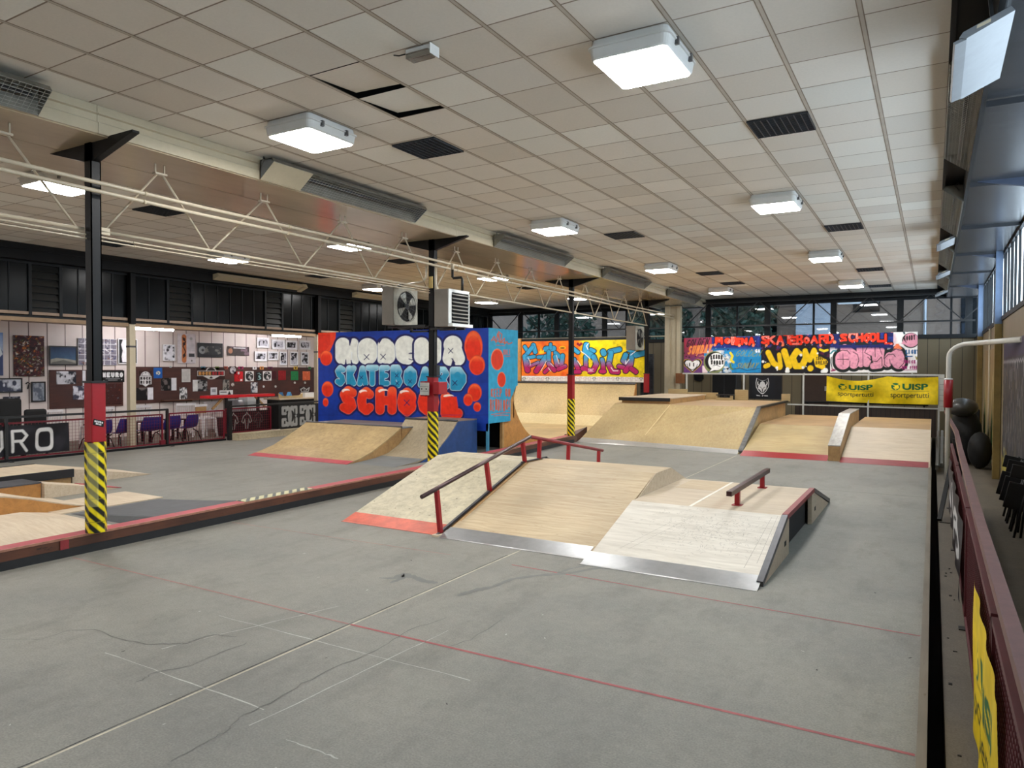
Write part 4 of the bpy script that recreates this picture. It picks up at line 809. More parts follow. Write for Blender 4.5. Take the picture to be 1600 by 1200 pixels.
t = thing('branch_pipe', 'black bent pipe joining the slatted heater to the cream pipes', 'pipe', (x_+.5, y_-.1, 3.2)); part('pipe', MB().tube([(x_+.48, y_-.1, 3.55), (x_+.48, y_-.1, 3.38), (x_+.5, y_-.1, 3.36), (x_+.66, y_-.1, 3.36), (x_+.68, y_-.1, 3.33), (x_+.68, y_-.1, 3.14)], .022, 8), M_black, t, True); part('nut', MB().tube([(x_+.48, y_-.1, 3.6), (x_+.48, y_-.1, 3.5)], .03, 8), M_pipe, t, True)
single('junction_box', MB().box(x_-.03, x_+.04, y_-.075, y_-.055, 3.22, 3.42), mat('yellowed_plastic', rgb(206, 178, 110), .5), 'small yellowed box on the second post under the pipes', 'junction box')
# ---------------------------------------------------------------- fan heaters
M_case = mat('heater_case_grey', rgb(132, 126, 118), .5, var=.12, scale=3); M_case2 = mat('heater_front_dirty', rgb(168, 166, 154), .5, var=.22, scale=6)
def fan_heater(x0, x1, y0, y1, z0, z1, label):
    t = thing('fan_heater', label, 'heater', ((x0+x1)/2, (y0+y1)/2, z0)); yc, zc, r = (y0+y1)/2+.03, (z0+z1)/2, min(y1-y0, z1-z0)*.4
    part('casing', MB().box(x0, x1, y0, y1, z0, z1), M_case, t, True, .008)
    ring = [(yc+r*math.cos(a*math.pi/12), zc+r*math.sin(a*math.pi/12)) for a in range(24)]; sq = []
    for (yy, zz) in ring:
        dy, dz = yy-yc, zz-zc; s = min(((y1-yc if dy > 0 else yc-y0)/abs(dy)) if abs(dy) > 1e-6 else 9, ((z1-zc if dz > 0 else zc-z0)/abs(dz)) if abs(dz) > 1e-6 else 9); sq.append((yc+dy*s, zc+dz*s))
    mb = MB(); v = [(x1+.012, a, b) for a, b in ring]+[(x1+.012, a, b) for a, b in sq]+[(x1-.0, a, b) for a, b in ring]; n = 24
    mb.add(v, [(i, (i+1) % n, n+(i+1) % n, n+i) for i in range(n)]+[(i, 2*n+i, 2*n+(i+1) % n, (i+1) % n) for i in range(n)]); part('front_plate', mb, M_case2, t, True)
    part('fan_well', MB().tube([(x1+.0015, yc, zc), (x1+.002, yc, zc)], r*.99, 24), M_blackmat, t, True)
    fan_ = part('fan', MB().tube([(x1+.003, yc, zc), (x1+.03, yc, zc)], .05, 12), M_darksteel, t, True)
    for k in range(4):
        a = k*math.pi/2+.5; bl = MB(); pts = []
        for q, wd in ((.15, .25), (.5, .5), (.8, .6), (.95, .45)):
            for s in (-1, 1): an = a+s*wd*.55; pts.append((x1+.014-s*.01, yc+math.cos(an)*r*q, zc+math.sin(an)*r*q))
        bl.add(pts, [(0, 1, 3, 2), (2, 3, 5, 4), (4, 5, 7, 6)]); part('fan_blade', bl, mat('fan_blade_grey', rgb(150, 150, 142), .4, metal=.3), fan_, True)
    g = MB()
    for q in (.35, .6, .85, 1.02): g.tube([(x1+.035, yc+r*q*math.cos(a*math.pi/12), zc+r*q*math.sin(a*math.pi/12)) for a in range(25)], .003, 4, cap=False)
    for k in range(6): a = k*math.pi/6+.2; g.tube([(x1+.036, yc+r*math.cos(a), zc+r*math.sin(a)), (x1+.036, yc-r*math.cos(a), zc-r*math.sin(a))], .003, 4)
    part('guard', g, M_darksteel, t, True); return t
fan_heater(-8.33, -8.08, 9.75, 10.42, 2.6, 3.27, 'grey fan heater box with a round blade guard, left of the second post')
fan_heater(-8.5, -8.2, 21.8, 22.6, 2.45, 3.22, 'small far fan heater box beside the furthest black post')
x0, x1, y0, y1, z0, z1 = -7.2, -6.92, 9.75, 10.36, 2.54, 3.16
t = thing('slatted_heater', 'grey heater box with horizontal white slats, right of the second post', 'heater', (-7.06, 10.05, z0)); part('casing', MB().box(x0, x1, y0, y1, z0, z1), M_case, t, True, .008)
part('front_frame', MB().box(x1, x1+.02, y0, y0+.08, z0+.03, z1-.05).box(x1, x1+.02, y1-.02, y1, z0, z1-.02).box(x1, x1+.02, y0, y1, z1-.05, z1), M_white, t, True); part('back_plate', MB().box(x1, x1+.003, y0+.08, y1-.02, z0+.06, z1-.05), M_blackmat, t, True)
for k in range(8): z = z0+.09+k*.062; part('slat', MB().add([(x1+.004, y0+.08, z+.025), (x1+.004, y1-.02, z+.025), (x1+.05, y1-.02, z), (x1+.05, y0+.08, z), (x1+.004, y0+.08, z+.02), (x1+.004, y1-.02, z+.02), (x1+.05, y1-.02, z-.005), (x1+.05, y0+.08, z-.005)], [(0, 1, 2, 3), (7, 6, 5, 4), (2, 6, 7, 3), (0, 3, 7, 4), (1, 5, 6, 2)]), mat('heater_slat_grey', rgb(132, 130, 124), .45), t, True)
part('drip_tray', MB().box(x1, x1+.09, y0, y1, z0-.0, z0+.05), M_white, t, True)
t = thing('heater_bracket', 'black steel cross bracket carrying the heaters on the second post', 'bracket', (x_, y_, 2.5)); part('arm', MB().box(-8.35, x_-.054, 9.93, 9.97, 2.555, 2.595).box(-8.35, x_-.054, 10.2, 10.24, 2.555, 2.595).box(-7.9, x_-.054, 9.99, 10.03, 2.47, 2.5).box(-7.9, -7.86, 9.99, 10.03, 2.47, 2.56), M_black, t, True); part('arm', MB().box(x_+.054, -6.9, 9.93, 9.97, 2.5, 2.535).box(x_+.054, -6.9, 10.2, 10.24, 2.5, 2.535), M_black, t, True)
# ---------------------------------------------------------------- spray-painted boards
def TR(ox, oy, s): return lambda *p: [(ox+x/s, oy+y/s) for x, y in p]
E_, F_ = TR(480, 500, 6.6667), TR(640, 500, 6.6667)
NAVY = (20, 18, 82)
def blob(cv, T, caps, s, fill, out=NAVY, ow=18, tone=None, rim=None):
    """union of capsules (points..., radius) with an outline; tone=(colour, y0, y1) paints a lighter top"""
    d = np.full_like(cv.X, 1e9)
    for c in caps:
        *pts, r = c; pts = T(*pts); d = np.minimum(d, (cv.d_line(pts) if len(pts) > 1 else np.hypot(cv.X-pts[0][0], cv.Y-pts[0][1]))-r/s)
    return d
def letters(cv, T, s, items, fill, hi=None, ow=20, rim=(232, 240, 244), hl=None):
    ds = [blob(cv, T, it, s, fill) for it in items]
    for d in ds: cv.mix(cv._a(d-ow/s), NAVY)
    for d in ds:
        cv.mix(cv._a(d-5/s), NAVY); cv.mix(cv._a(d-2/s), rim); cv.mix(cv._a(d+2.5/s), fill)
        if hi is not None:
            ys = cv.Y[d < 0]
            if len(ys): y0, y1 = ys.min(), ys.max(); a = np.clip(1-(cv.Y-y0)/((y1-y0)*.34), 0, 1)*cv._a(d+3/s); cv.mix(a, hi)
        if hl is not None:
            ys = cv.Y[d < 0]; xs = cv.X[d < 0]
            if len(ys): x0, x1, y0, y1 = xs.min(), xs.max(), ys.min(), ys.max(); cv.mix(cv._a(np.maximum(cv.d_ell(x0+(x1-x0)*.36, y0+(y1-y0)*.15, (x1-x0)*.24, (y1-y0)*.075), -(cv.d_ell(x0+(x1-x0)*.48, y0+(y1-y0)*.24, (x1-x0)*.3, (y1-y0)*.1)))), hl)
def xmark(cv, T, s, x, y, r=22, col=NAVY, w=4): cv.line(T((x-r, y-r), (x+r, y+r)), w/s, col); cv.line(T((x+r, y-r), (x-r*.9, y+r*1.1)), w/s, col)
cv = Canvas(5.09, 2.26, .012, bg=(10, 52, 150), quad=[(497.1, 520.1), (763.3, 512.1), (762.9, 674.2), (497.4, 659.5)])
n = cv.noise(26, 3); cv.mix(np.clip((n-.4)*1.2, 0, .5), (6, 40, 118))
s = 6.6667
# orange bubbles
def bub(T, x, y, rx, ry, edge=(240, 84, 34), mid=(224, 44, 12), top=(246, 104, 52)):
    p = T((x, y))[0]; rx, ry = rx/s, ry/s; cv.circ(p[0], p[1], rx+.6, (188, 60, 40), ry+.6); cv.circ(p[0], p[1], rx, edge, ry); cv.circ(p[0]-.3, p[1]+ry*.12, rx*.86, mid, ry*.84)
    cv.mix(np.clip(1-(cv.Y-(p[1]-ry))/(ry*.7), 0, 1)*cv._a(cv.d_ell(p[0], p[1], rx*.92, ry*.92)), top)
cv.poly(E_((110, 110), (300, 110), (296, 190), (262, 270), (240, 320), (215, 350), (160, 380), (130, 395), (112, 395)), (232, 62, 28)); cv.poly(E_((118, 150), (240, 150), (240, 250), (200, 310), (140, 350), (118, 340)), (216, 42, 14))
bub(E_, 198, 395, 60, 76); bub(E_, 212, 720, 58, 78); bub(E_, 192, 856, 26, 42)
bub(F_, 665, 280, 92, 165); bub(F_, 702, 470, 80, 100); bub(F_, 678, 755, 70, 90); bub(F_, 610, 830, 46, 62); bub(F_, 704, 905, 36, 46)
W_ = (226, 228, 220)
letters(cv, E_, s, [[((372, 262), (372, 385), 76), ((430, 330), (432, 425), 34), ((485, 240), (492, 300), 46), ((500, 300), (500, 425), 34)],
    [((628, 292), (628, 365), 100)],
    [((812, 272), (815, 372), 78), ((765, 290), (765, 420), 30), ((835, 290), (840, 380), 76)],
    [((1025, 275), (1030, 350), 108), ((1000, 380), (1050, 410), 52)]], W_, ow=24)
letters(cv, F_, s, [[((125, 260), (125, 380), 76), ((265, 245), (262, 390), 64), ((180, 300), (220, 360), 60)], [((445, 270), (420, 400), 74), ((455, 270), (500, 400), 74), ((450, 260), 94)]], W_, ow=24)
for q_ in (((424, 176), (470, 182), (446, 268)), ((388, 476), (416, 476), (402, 412)), ((448, 476), (476, 476), (461, 420)), ((738, 200), (790, 186), (748, 250))): cv.poly(E_(*q_), NAVY)
cv.poly(F_((428, 486), (484, 486), (452, 398)), NAVY)
for ln in (((445, 262), (440, 225)), ((404, 462), (402, 415)), ((462, 462), (458, 420))): cv.line(E_(*ln), 5/s, NAVY)
for ln in (((1112, 350), (1080, 342), (1060, 350)), ((1112, 412), (1085, 415), (1060, 405))): cv.line(E_(*ln), 4/s, NAVY)
cv.line(F_((472, 445), (455, 425), (440, 400)), 5/s, NAVY); cv.line(F_((0, 350), (40, 352)), 4/s, NAVY)
for x, y in ((618, 385), (790, 382)): xmark(cv, E_, s, x, y, 26)
xmark(cv, F_, s, 427, 320, 24)
C_ = (30, 140, 180); CH = (176, 222, 234)
def fatword(cv, T, s, word, boxes, r, fill, hi, hl=None, ow=18, rim=(200, 220, 230)):
    items = []
    for ch, (x0, y0, x1, y1) in zip(word, boxes):
        caps = []
        for st in SK[ch]:
            pts = [(x0+r+p[0]*(x1-x0-2*r), y0+r+p[1]*(y1-y0-2*r)) for p in st]; caps.append((*pts, r))
        items.append(caps)
    letters(cv, T, s, items, fill, hi, ow, rim, hl)
fatword(cv, E_, s, 'SKATEBO', [(290, 470, 402, 690), (408, 472, 512, 688), (518, 474, 636, 690), (608, 468, 748, 690), (750, 470, 862, 688), (868, 466, 995, 708), (1002, 480, 1145, 705)], 30, C_, CH)
fatword(cv, F_, s, 'ARD', [(88, 484, 236, 705), (262, 486, 414, 722), (420, 488, 590, 735)], 32, C_, CH)
for x, y in ((1070, 580),): cv.circ(*E_((1073, 590))[0], 30/s, C_, 60/s)
cv.circ(*F_((500, 610))[0], 44/s, C_, 70/s)
for x, y in ((563, 598), (932, 577), (937, 658), (1070, 640)): xmark(cv, E_, s, x, y, 17, w=3.5)
for x, y in ((308, 592), (470, 655)): xmark(cv, F_, s, x, y, 24)
R_c = (226, 44, 14); RH = (244, 96, 48); HL = (250, 226, 214)
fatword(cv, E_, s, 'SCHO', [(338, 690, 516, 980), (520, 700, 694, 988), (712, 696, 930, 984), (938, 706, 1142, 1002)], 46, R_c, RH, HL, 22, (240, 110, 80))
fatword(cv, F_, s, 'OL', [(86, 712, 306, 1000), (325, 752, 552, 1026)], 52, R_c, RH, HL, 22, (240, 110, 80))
cv.circ(*E_((1040, 855))[0], 50/s, R_c, 90/s); cv.circ(*F_((195, 860))[0], 50/s, R_c, 90/s); cv.poly(F_((345, 800), (490, 800), (505, 900), (500, 960), (380, 1000)), R_c)
xmark(cv, E_, s, 1037, 860, 28)
cv.rect(*E_((0, 988))[0], *E_((2200, 992))[0], (8, 38, 112))
BX = thing('graffiti_box', 'big blue wooden box painted MODENA SKATEBOARD SCHOOL, with a cyan side, above the quarter pipes', 'painted box', (-10.9, 13.9, 0))
cv.build('front_board', flat((-13.45, 13.3, 2.73), (-8.36, 13.3, 2.73), (-8.36, 13.3, .47), (-13.45, 13.3, .47)), .02, BX)['label'] = 'blue front board with bubble lettering'
cs = Canvas(1.28, 2.09, .011, bg=(44, 158, 196), quad=[(763.3, 512.1), (809.0, 516.4), (808.6, 656.5), (762.9, 662.0)])
n = cs.noise(9, 5); cs.mix(np.clip((n-.4)*.8, 0, .4), (28, 132, 176)); OR = (196, 96, 66)
for x, y, rx, ry in ((912, 410, 66, 112), (957, 620, 44, 80)):
    p = F_((x, y))[0]; cs.circ(p[0], p[1], rx/s, (236, 120, 70), ry/s); cs.circ(p[0], p[1]+.4, rx/s*.9, (222, 52, 16), ry/s*.9)
rr = random.Random(11); pts = [(850, 215), (880, 170), (900, 235), (915, 140), (940, 235), (925, 120), (960, 150), (950, 240), (985, 190), (990, 250), (1010, 225), (1030, 250), (1065, 235)]
cs.line(F_(*pts), 5/s, OR); cs.line(F_((860, 205), (1000, 240)), 5/s, OR); cs.line(F_((900, 262), (990, 268)), 3/s, OR)
cs.word('HOLI', *F_((975, 305))[0], *F_((1050, 365))[0], 3.5/s, OR); cs.line(F_((990, 380), (1045, 378)), 3/s, OR)
cs.word('KEEP ON', *F_((845, 715))[0], *F_((1050, 800))[0], 5/s, OR, jig=[0, .6, -.5]); cs.word('BENDING!', *F_((835, 825))[0], *F_((1050, 945))[0], 5/s, OR, jig=[0, 1, -.8, .5])
cs.line(F_((850, 985), (940, 970), (1040, 965)), 4/s, OR); cs.line(F_((880, 1000), (960, 990), (1030, 995)), 4/s, OR)
def notch(X, Y):
    # right-hand outline steps in below the upper third
    x = np.interp(Y, [0, 585, 603, 625, 800], [2000, 2000, 806.5, 797.5, 797.3]); return X < np.where(Y < 585, 1e4, x)
cs.build('side_board', flat((-8.358, 13.3, 2.73), (-8.358, 14.58, 2.73), (-8.358, 14.58, .64), (-8.358, 13.3, .64)), .015, BX, keep=notch)['label'] = 'cyan side board with orange bubbles and scrawled writing'
part('top_board', MB().box(-13.43, -8.38, 13.32, 14.5, 2.69, 2.72), P_edge, BX, True); part('back_board', MB().box(-13.43, -8.4, 14.45, 14.49, .7, 2.69), P_edge, BX, True); part('end_board', MB().box(-13.45, -13.43, 13.32, 14.45, .47, 2.69), P_edge, BX, True)
part('lower_trim', MB().box(-8.42, -8.358, 13.3, 13.34, 0, .64), mat('cyan_batten', rgb(70, 140, 170), .5), BX, True)
for x, y in ((-8.42, 13.98), (-13.3, 13.4), (-10.9, 13.5), (-8.45, 14.4)): part('leg', MB().box(x-.035, x+.035, y-.035, y+.035, 0, .7), P_edge, BX, True)
part('inner_panel', MB().box(-13.2, -8.6, 14.38, 14.42, 0, .75), M_blackmat, BX, True)
# left mural above the mini ramp
A4, A5 = TR(805, 520, 13.333), TR(890, 520, 11.4286)
cv = Canvas(4.74, 1.4, .013, bg=(240, 122, 26), quad=[(815.1, 534.0), (1013.4, 530.5), (1012.9, 597.7), (814.9, 595.1)])
cv.mix(np.clip((cv.noise(8, 8)-.45)*2, 0, .6), (222, 60, 20)); cv.mix(np.clip((cv.X-903)/10, 0, 1)*1.0, (232, 206, 12)); cv.mix(np.clip((cv.noise(7, 12)-.55)*3, 0, .5)*(cv.X > 908), (150, 136, 10))
CY, MG, BK = (52, 150, 196), (176, 28, 98), (14, 12, 22)
def wild(T, s, strokes, wash=1.6):
    ds = []
    for st in strokes: *p, r = st; ds.append(cv.d_line(T(*p))-r/s)
    d = np.minimum.reduce(ds); cv.mix(cv._a(d-16/s), BK)
    for dd in ds:
        cv.mix(cv._a(dd-7/s), BK); a = cv._a(dd); t = np.clip((cv.Y-560)/14, 0, 1); col = np.array(rgb(*CY))*(1-t[..., None])+np.array(rgb(*MG))*t[..., None]
        cv.c = cv.c*(1-a[..., None])+col*a[..., None]
wild(A4, 13.33, [((200, 290), (250, 370), 34), ((380, 260), (420, 400), 44), ((360, 300), (200, 500), 40), ((210, 500), (260, 780), 55), ((260, 520), (400, 500), 34), ((480, 510), (640, 500), 34), ((640, 500), (440, 800), 48), ((300, 700), (480, 620), 30),
                 ((640, 340), (800, 330), 54), ((740, 240), (740, 330), 30), ((700, 400), (700, 640), 42), ((700, 640), (820, 780), 44), ((620, 820), (700, 740), 36), ((840, 420), (950, 520), 40), ((830, 500), (870, 680), 40), ((990, 480), (960, 700), 44), ((900, 760), (1040, 700), 40)])
for ln in (((270, 520), (310, 600), (318, 680)), ((650, 590), (540, 790)), ((740, 640), (800, 700)), ((860, 470), (915, 650)), ((690, 730), (745, 800))): cv.line(A4(*ln), 5/13.33, (240, 236, 240))
cv.poly(A4((480, 370), (520, 400), (530, 310), (560, 390), (600, 350), (600, 430), (510, 440)), (236, 200, 20)); cv.circ(*A4((985, 315))[0], 70/13.3, (236, 190, 20), 34/13.3); cv.circ(*A4((985, 320))[0], 50/13.3, (120, 70, 20), 20/13.3)
wild(A5, 11.43, [((60, 280), (150, 350), 34), ((80, 480), (150, 640), 36), ((60, 700), (180, 700), 34), ((300, 220), (280, 320), (420, 430), 48), ((430, 430), (480, 560), (420, 680), 44), ((290, 430), (290, 600), 36), ((240, 640), (380, 690), 44), ((380, 300), (440, 330), 30), ((600, 340), (610, 370), 48),
                 ((580, 480), (600, 560), (600, 700), 36), ((560, 690), (620, 690), 34), ((720, 340), (890, 300), 42), ((740, 360), (700, 560), 44), ((700, 560), (760, 690), (860, 700), 44), ((880, 600), (960, 620), 36), ((1050, 300), (1120, 330), 40), ((1000, 400), (960, 500), (1040, 560), 44), ((1110, 400), (1090, 560), (1000, 680), 44),
                 ((1100, 640), (1180, 700), 40), ((1180, 400), (1340, 360), 46)])
for ln in (((340, 190), (300, 240), (330, 300)), ((200, 330), (300, 400), (360, 460)), ((1000, 500), (1000, 560), (1060, 480)), ((740, 620), (780, 680), (860, 680)), ((140, 500), (200, 590)), ((1090, 400), (1180, 330))): cv.line(A5(*ln), 6/11.43, (238, 240, 246))
cv.circ(*A5((820, 500))[0], 40/11.4, (222, 196, 20), 80/11.4); cv.circ(*A5((375, 520))[0], 38/11.4, (222, 196, 20), 34/11.4); cv.circ(*A5((1000, 300))[0], 50/11.4, (236, 206, 20), 26/11.4); cv.circ(*A5((270, 720))[0], 50/11.4, (226, 196, 20), 36/11.4); cv.word('SNC', *A5((330, 640))[0], *A5((430, 700))[0], 4/11.4, (240, 200, 220))
for k in range(3): cv.circ(903+k*2.6, 537.5+(k % 2)*2, 2.2, (120, 20, 50))
cv.c[cv.Y > 587.3+(cv.X-815)*.012] = rgb(232, 228, 222); M = cv.Y > 588
for k in range(26):
    x = 819+k*7.3; c = (40, 34, 36) if k % 5 == 0 else (206, 178, 176); cv.line([(x-3, 592), (x-1.2, 589.8), (x+1.2, 589.8), (x+3, 592)], .35, c); cv.line([(x-1.4, 591), (x-1.0, 595)], .35, c); cv.line([(x+1.2, 591), (x+.8, 595)], .35, c)
single_canvas('graffiti_board', cv, flat((-12.8, 22.6, 2.81), (-8.03, 22.6, 2.81), (-8.03, 22.6, 1.4), (-12.8, 22.6, 1.4)), 'orange, yellow, blue and magenta graffiti board over a white strip, above the mini ramp', 'graffiti', thick=.02, edge=(60, 40, 20))
t = thing('board_frame', 'dark timber frame holding the graffiti board above the mini ramp', 'frame', (-10.4, 22.6, 1.4))
part('post', MB().box(-13.0, -12.82, 22.57, 22.67, 0, 2.9), P_orange, t, True); part('rail', MB().box(-12.95, -8.0, 22.63, 22.7, 2.82, 2.9), M_blackmat, t, True); part('strut', MB().box(-12.7, -12.6, 22.63, 22.7, .0, 2.82).box(-9.1, -9.0, 22.63, 22.7, 0, 2.82), M_blackmat, t, True)
# long mural over the white railing, three boards
B1, B2, B3 = TR(1060, 500, 12.3077), TR(1180, 500, 12.3077), TR(1290, 500, 10.0)
cv = Canvas(6.57, 1.12, .0125, bg=(20, 20, 40), quad=[(1068.7, 528.3), (1433.9, 521.5), (1432.9, 584.8), (1068.3, 582.6)])
def sub(m, col): cv.mix(m.astype(float), col)
X_, Y_ = cv.X, cv.Y; ns = cv.noise(5, 21); ns2 = cv.noise(11, 22)
sub(X_ < 1112, (128, 52, 78)); cv.mix(np.clip((ns-.35)*1.6, 0, .8)*(X_ < 1112), (170, 40, 62)); cv.mix(np.clip((Y_-553)/14, 0, .9)*(X_ < 1112), (104, 62, 128))
sub((X_ >= 1112) & (X_ < 1189), (22, 34, 108)); cv.mix(np.clip((Y_-543)/8, 0, 1)*((X_ >= 1100) & (X_ < 1189)), (28, 138, 196)); cv.mix(np.clip((ns2-.5)*2.5, 0, .7)*((X_ >= 1130) & (X_ < 1189) & (Y_ > 545)), (18, 108, 170))
sub((X_ >= 1189) & (X_ < 1297), (16, 16, 30)); cv.mix(np.clip((ns-.5)*3, 0, .7)*((X_ >= 1189) & (X_ < 1297) & (Y_ > 541) & (Y_ < 560)), (100, 24, 66))
sub(X_ >= 1297, (236, 232, 230)); cv.mix(np.clip((550-Y_)/6, 0, 1)*((X_ >= 1297) & (X_ < 1396)), (20, 28, 84)); cv.mix(np.clip((ns2-.52)*3, 0, .7)*((X_ >= 1396)), (216, 170, 184))
cv.mix(np.clip((ns-.58)*4, 0, .6)*((X_ >= 1112) & (X_ < 1396) & (Y_ < 546)), (40, 60, 150))
def redword(T, s, word, boxes, r):
    items = []
    for ch, (x0, y0, x1, y1) in zip(word, boxes):
        for st in SK[ch]: items.append(cv.d_line(T(*[(x0+r+p[0]*(x1-x0-2*r), y0+r+p[1]*(y1-y0-2*r)) for p in st]))-r/s)
    d = np.minimum.reduce(items); cv.mix(cv._a(d-16/s), (10, 8, 14)); cv.mix(cv._a(d), (222, 48, 20)); cv.mix(cv._a(np.abs(d+r*.55/s)-2.2/s)*(ns2 > .6), (250, 190, 176))
redword(B1, 12.3, 'MODENA', [(700, 300, 860, 480), (880, 350, 1010, 470), (1010, 290, 1110, 490), (1090, 350, 1200, 500), (1200, 350, 1330, 490), (1340, 340, 1470, 500)], 24)
redword(B2, 12.3, 'SKATEBOARD', [(110, 300, 240, 480), (230, 300, 390, 490), (400, 300, 560, 500), (530, 280, 740, 480), (650, 330, 810, 500), (790, 280, 930, 500), (930, 340, 1050, 480), (1060, 320, 1210, 480), (1220, 280, 1390, 480), (1370, 280, 1510, 480)], 22)
redword(B3, 10, 'SCHOOLL', [(220, 225, 340, 375), (350, 205, 470, 375), (470, 225, 590, 370), (590, 235, 690, 375), (680, 215, 800, 370), (800, 195, 920, 375), (920, 240, 1050, 420)], 19)
for T, q, s in ((B1, ((700, 485), (910, 310), (1170, 500), (1440, 500)), 12.3), (B2, ((215, 500), (530, 505), (1015, 285), (1260, 510), (1525, 450)), 12.3), (B3, ((140, 365), (330, 400), (640, 400), (680, 215), (1040, 200)), 10)):
    for p in q: cv.circ(*T(p)[0], 26/s, (240, 128, 84))
rr = random.Random(3)
for k in range(40): cv.circ(rr.uniform(1115, 1390), rr.uniform(528, 548), rr.uniform(.25, .55), (226, 226, 236))
# golden sunday corner, heart, speech bubble, blue script
cv.word('GOLDEN', *B1((140, 360))[0], *B1((560, 510))[0], 9/12.3, (30, 14, 24), slant=.3, jig=[1.2, .8, .3, -.2, -.7, -1.2]); cv.word('SUNDAY', *B1((170, 480))[0], *B1((620, 650))[0], 14/12.3, (226, 134, 70), slant=.25, jig=[1.4, 1, .4, 0, -.6, -1])
cv.line(B1((340, 690), (380, 640), (480, 625), (600, 640), (650, 590)), 9/12.3, (226, 134, 80)); cv.line(B1((400, 700), (470, 690), (520, 720)), 8/12.3, (206, 128, 110))
def heart(k): return [(270+k*(x), 860+k*y) for x, y in ((0, 140), (-70, 80), (-140, 20), (-165, -40), (-140, -85), (-90, -100), (-40, -85), (0, -55), (40, -85), (90, -100), (140, -85), (165, -40), (140, 20), (70, 80))]
for k, c in ((1.14, (196, 150, 60)), (1.04, (14, 12, 14)), (.86, (238, 238, 240))): cv.poly(B1(*heart(k)), c)
for x in (215, 293): cv.line(B1((x, 835), (x, 885)), 11/12.3, (14, 12, 14))
cv.line(B1((165, 845), (185, 910), (225, 945), (265, 955), (310, 945), (350, 905), (365, 850)), 6/12.3, (14, 12, 14))
for a, b in ((110, 640), (150, 700), (210, 715), (330, 700), (460, 770)): cv.circ(*B1((a, b))[0], 13/12.3, (20, 14, 20))
cv.rect(*B1((460, 880))[0], *B1((560, 1040))[0], (236, 214, 220)); cv.mix(np.clip((ns-.4)*3, 0, 1)*((X_ > 1105) & (X_ < 1143) & (Y_ > 548)), (232, 230, 226)); cv.mix(np.clip((cv.noise(3, 31)-.55)*8, 0, 1)*((X_ > 1126) & (X_ < 1145) & (Y_ > 546)), (26, 24, 30))
cv.circ(*B1((690, 820))[0], 205/12.3, (130, 140, 90), 215/12.3); cv.circ(*B1((700, 800))[0], 190/12.3, (14, 12, 14), 180/12.3); cv.poly(B1((560, 720), (540, 850), (640, 940), (560, 1010), (760, 980), (760, 700)), (14, 12, 14)); cv.circ(*B1((730, 805))[0], 155/12.3, (240, 240, 240), 165/12.3); cv.poly(B1((680, 900), (590, 1000), (820, 930)), (240, 240, 240))
cv.word('LEARN', *B1((615, 670))[0], *B1((850, 760))[0], 15/12.3, (14, 12, 14), jig=[.8, 0, -.3, 0, .8]); cv.word('TODAY', *B1((620, 775))[0], *B1((870, 860))[0], 15/12.3, (14, 12, 14), jig=[0, .4, .6, .4, 0]); cv.line(B1((670, 880), (730, 870), (800, 900)), 5/12.3, (14, 12, 14))
cv.line(B1((1000, 640), (1040, 700), (1010, 780), (1060, 820)), 22/12.3, (226, 206, 40)); cv.line(B1((1000, 850), (1010, 930), (1040, 950)), 16/12.3, (90, 120, 50))
cv.word('GOLDEN', *B1((1090, 590))[0], *B1((1560, 710))[0], 5/12.3, (140, 150, 60), slant=.5); cv.word('SUNDAY', *B1((1100, 830))[0], *B1((1500, 940))[0], 6/12.3, (150, 150, 50), slant=.5); cv.line(B1((1060, 950), (1180, 930), (1320, 980), (1560, 940)), 6/12.3, (30, 60, 90)); cv.line(B1((1400, 770), (1340, 930)), 9/12.3, (26, 40, 60))
cv.word('GA', *B1((1480, 570))[0], *B1((1570, 640))[0], 8/12.3, (240, 244, 250))
# WCM
d = np.minimum.reduce([cv.d_line(B2(*p))-r/12.3 for *p, r in (((250, 640), (350, 840), (470, 920), 52), ((460, 680), (490, 900), 40), ((560, 620), (650, 900), 60), ((800, 620), (720, 740), (780, 900), (900, 900), (960, 780), 60), ((820, 620), (870, 660), 40), ((960, 610), (960, 780), 48), ((970, 640), (1050, 790), (1130, 600), 46), ((1140, 620), (1200, 880), (1300, 920), 48), ((200, 900), (250, 880), 44), ((1250, 780), (1340, 830), 54))])
cv.mix(cv._a(d-44/12.3), (18, 16, 22)); cv.mix(cv._a(d-8/12.3), (30, 22, 10)); cv.mix(cv._a(d), (238, 196, 16)); cv.circ(*B2((1062, 945))[0], 58/12.3, (238, 196, 16)); cv.line(B2((1250, 590), (1320, 620), (1390, 600)), 22/12.3, (226, 200, 30))
for x, y, r in ((415, 930, 26), (425, 970, 16), (620, 960, 36), (620, 1000, 44), (920, 930, 26), (880, 690, 26), (1200, 660, 18), (150, 810, 26), (1350, 990, 50), (1300, 1010, 40), (200, 820, 10), (980, 910, 10)): cv.circ(*B2((x, y))[0], r/12.3, (240, 240, 236))
cv.word('SHOUT', *B2((1170, 720))[0], *B2((1350, 790))[0], 7/12.3, (16, 14, 20), jig=[.5, .2, 0, -.3, -.6]); cv.word('BREAK', *B2((1160, 800))[0], *B2((1390, 870))[0], 7/12.3, (16, 14, 20), jig=[.5, .2, 0, -.3, -.6]); cv.line(B2((1240, 880), (1380, 860)), 4/12.3, (16, 14, 20))
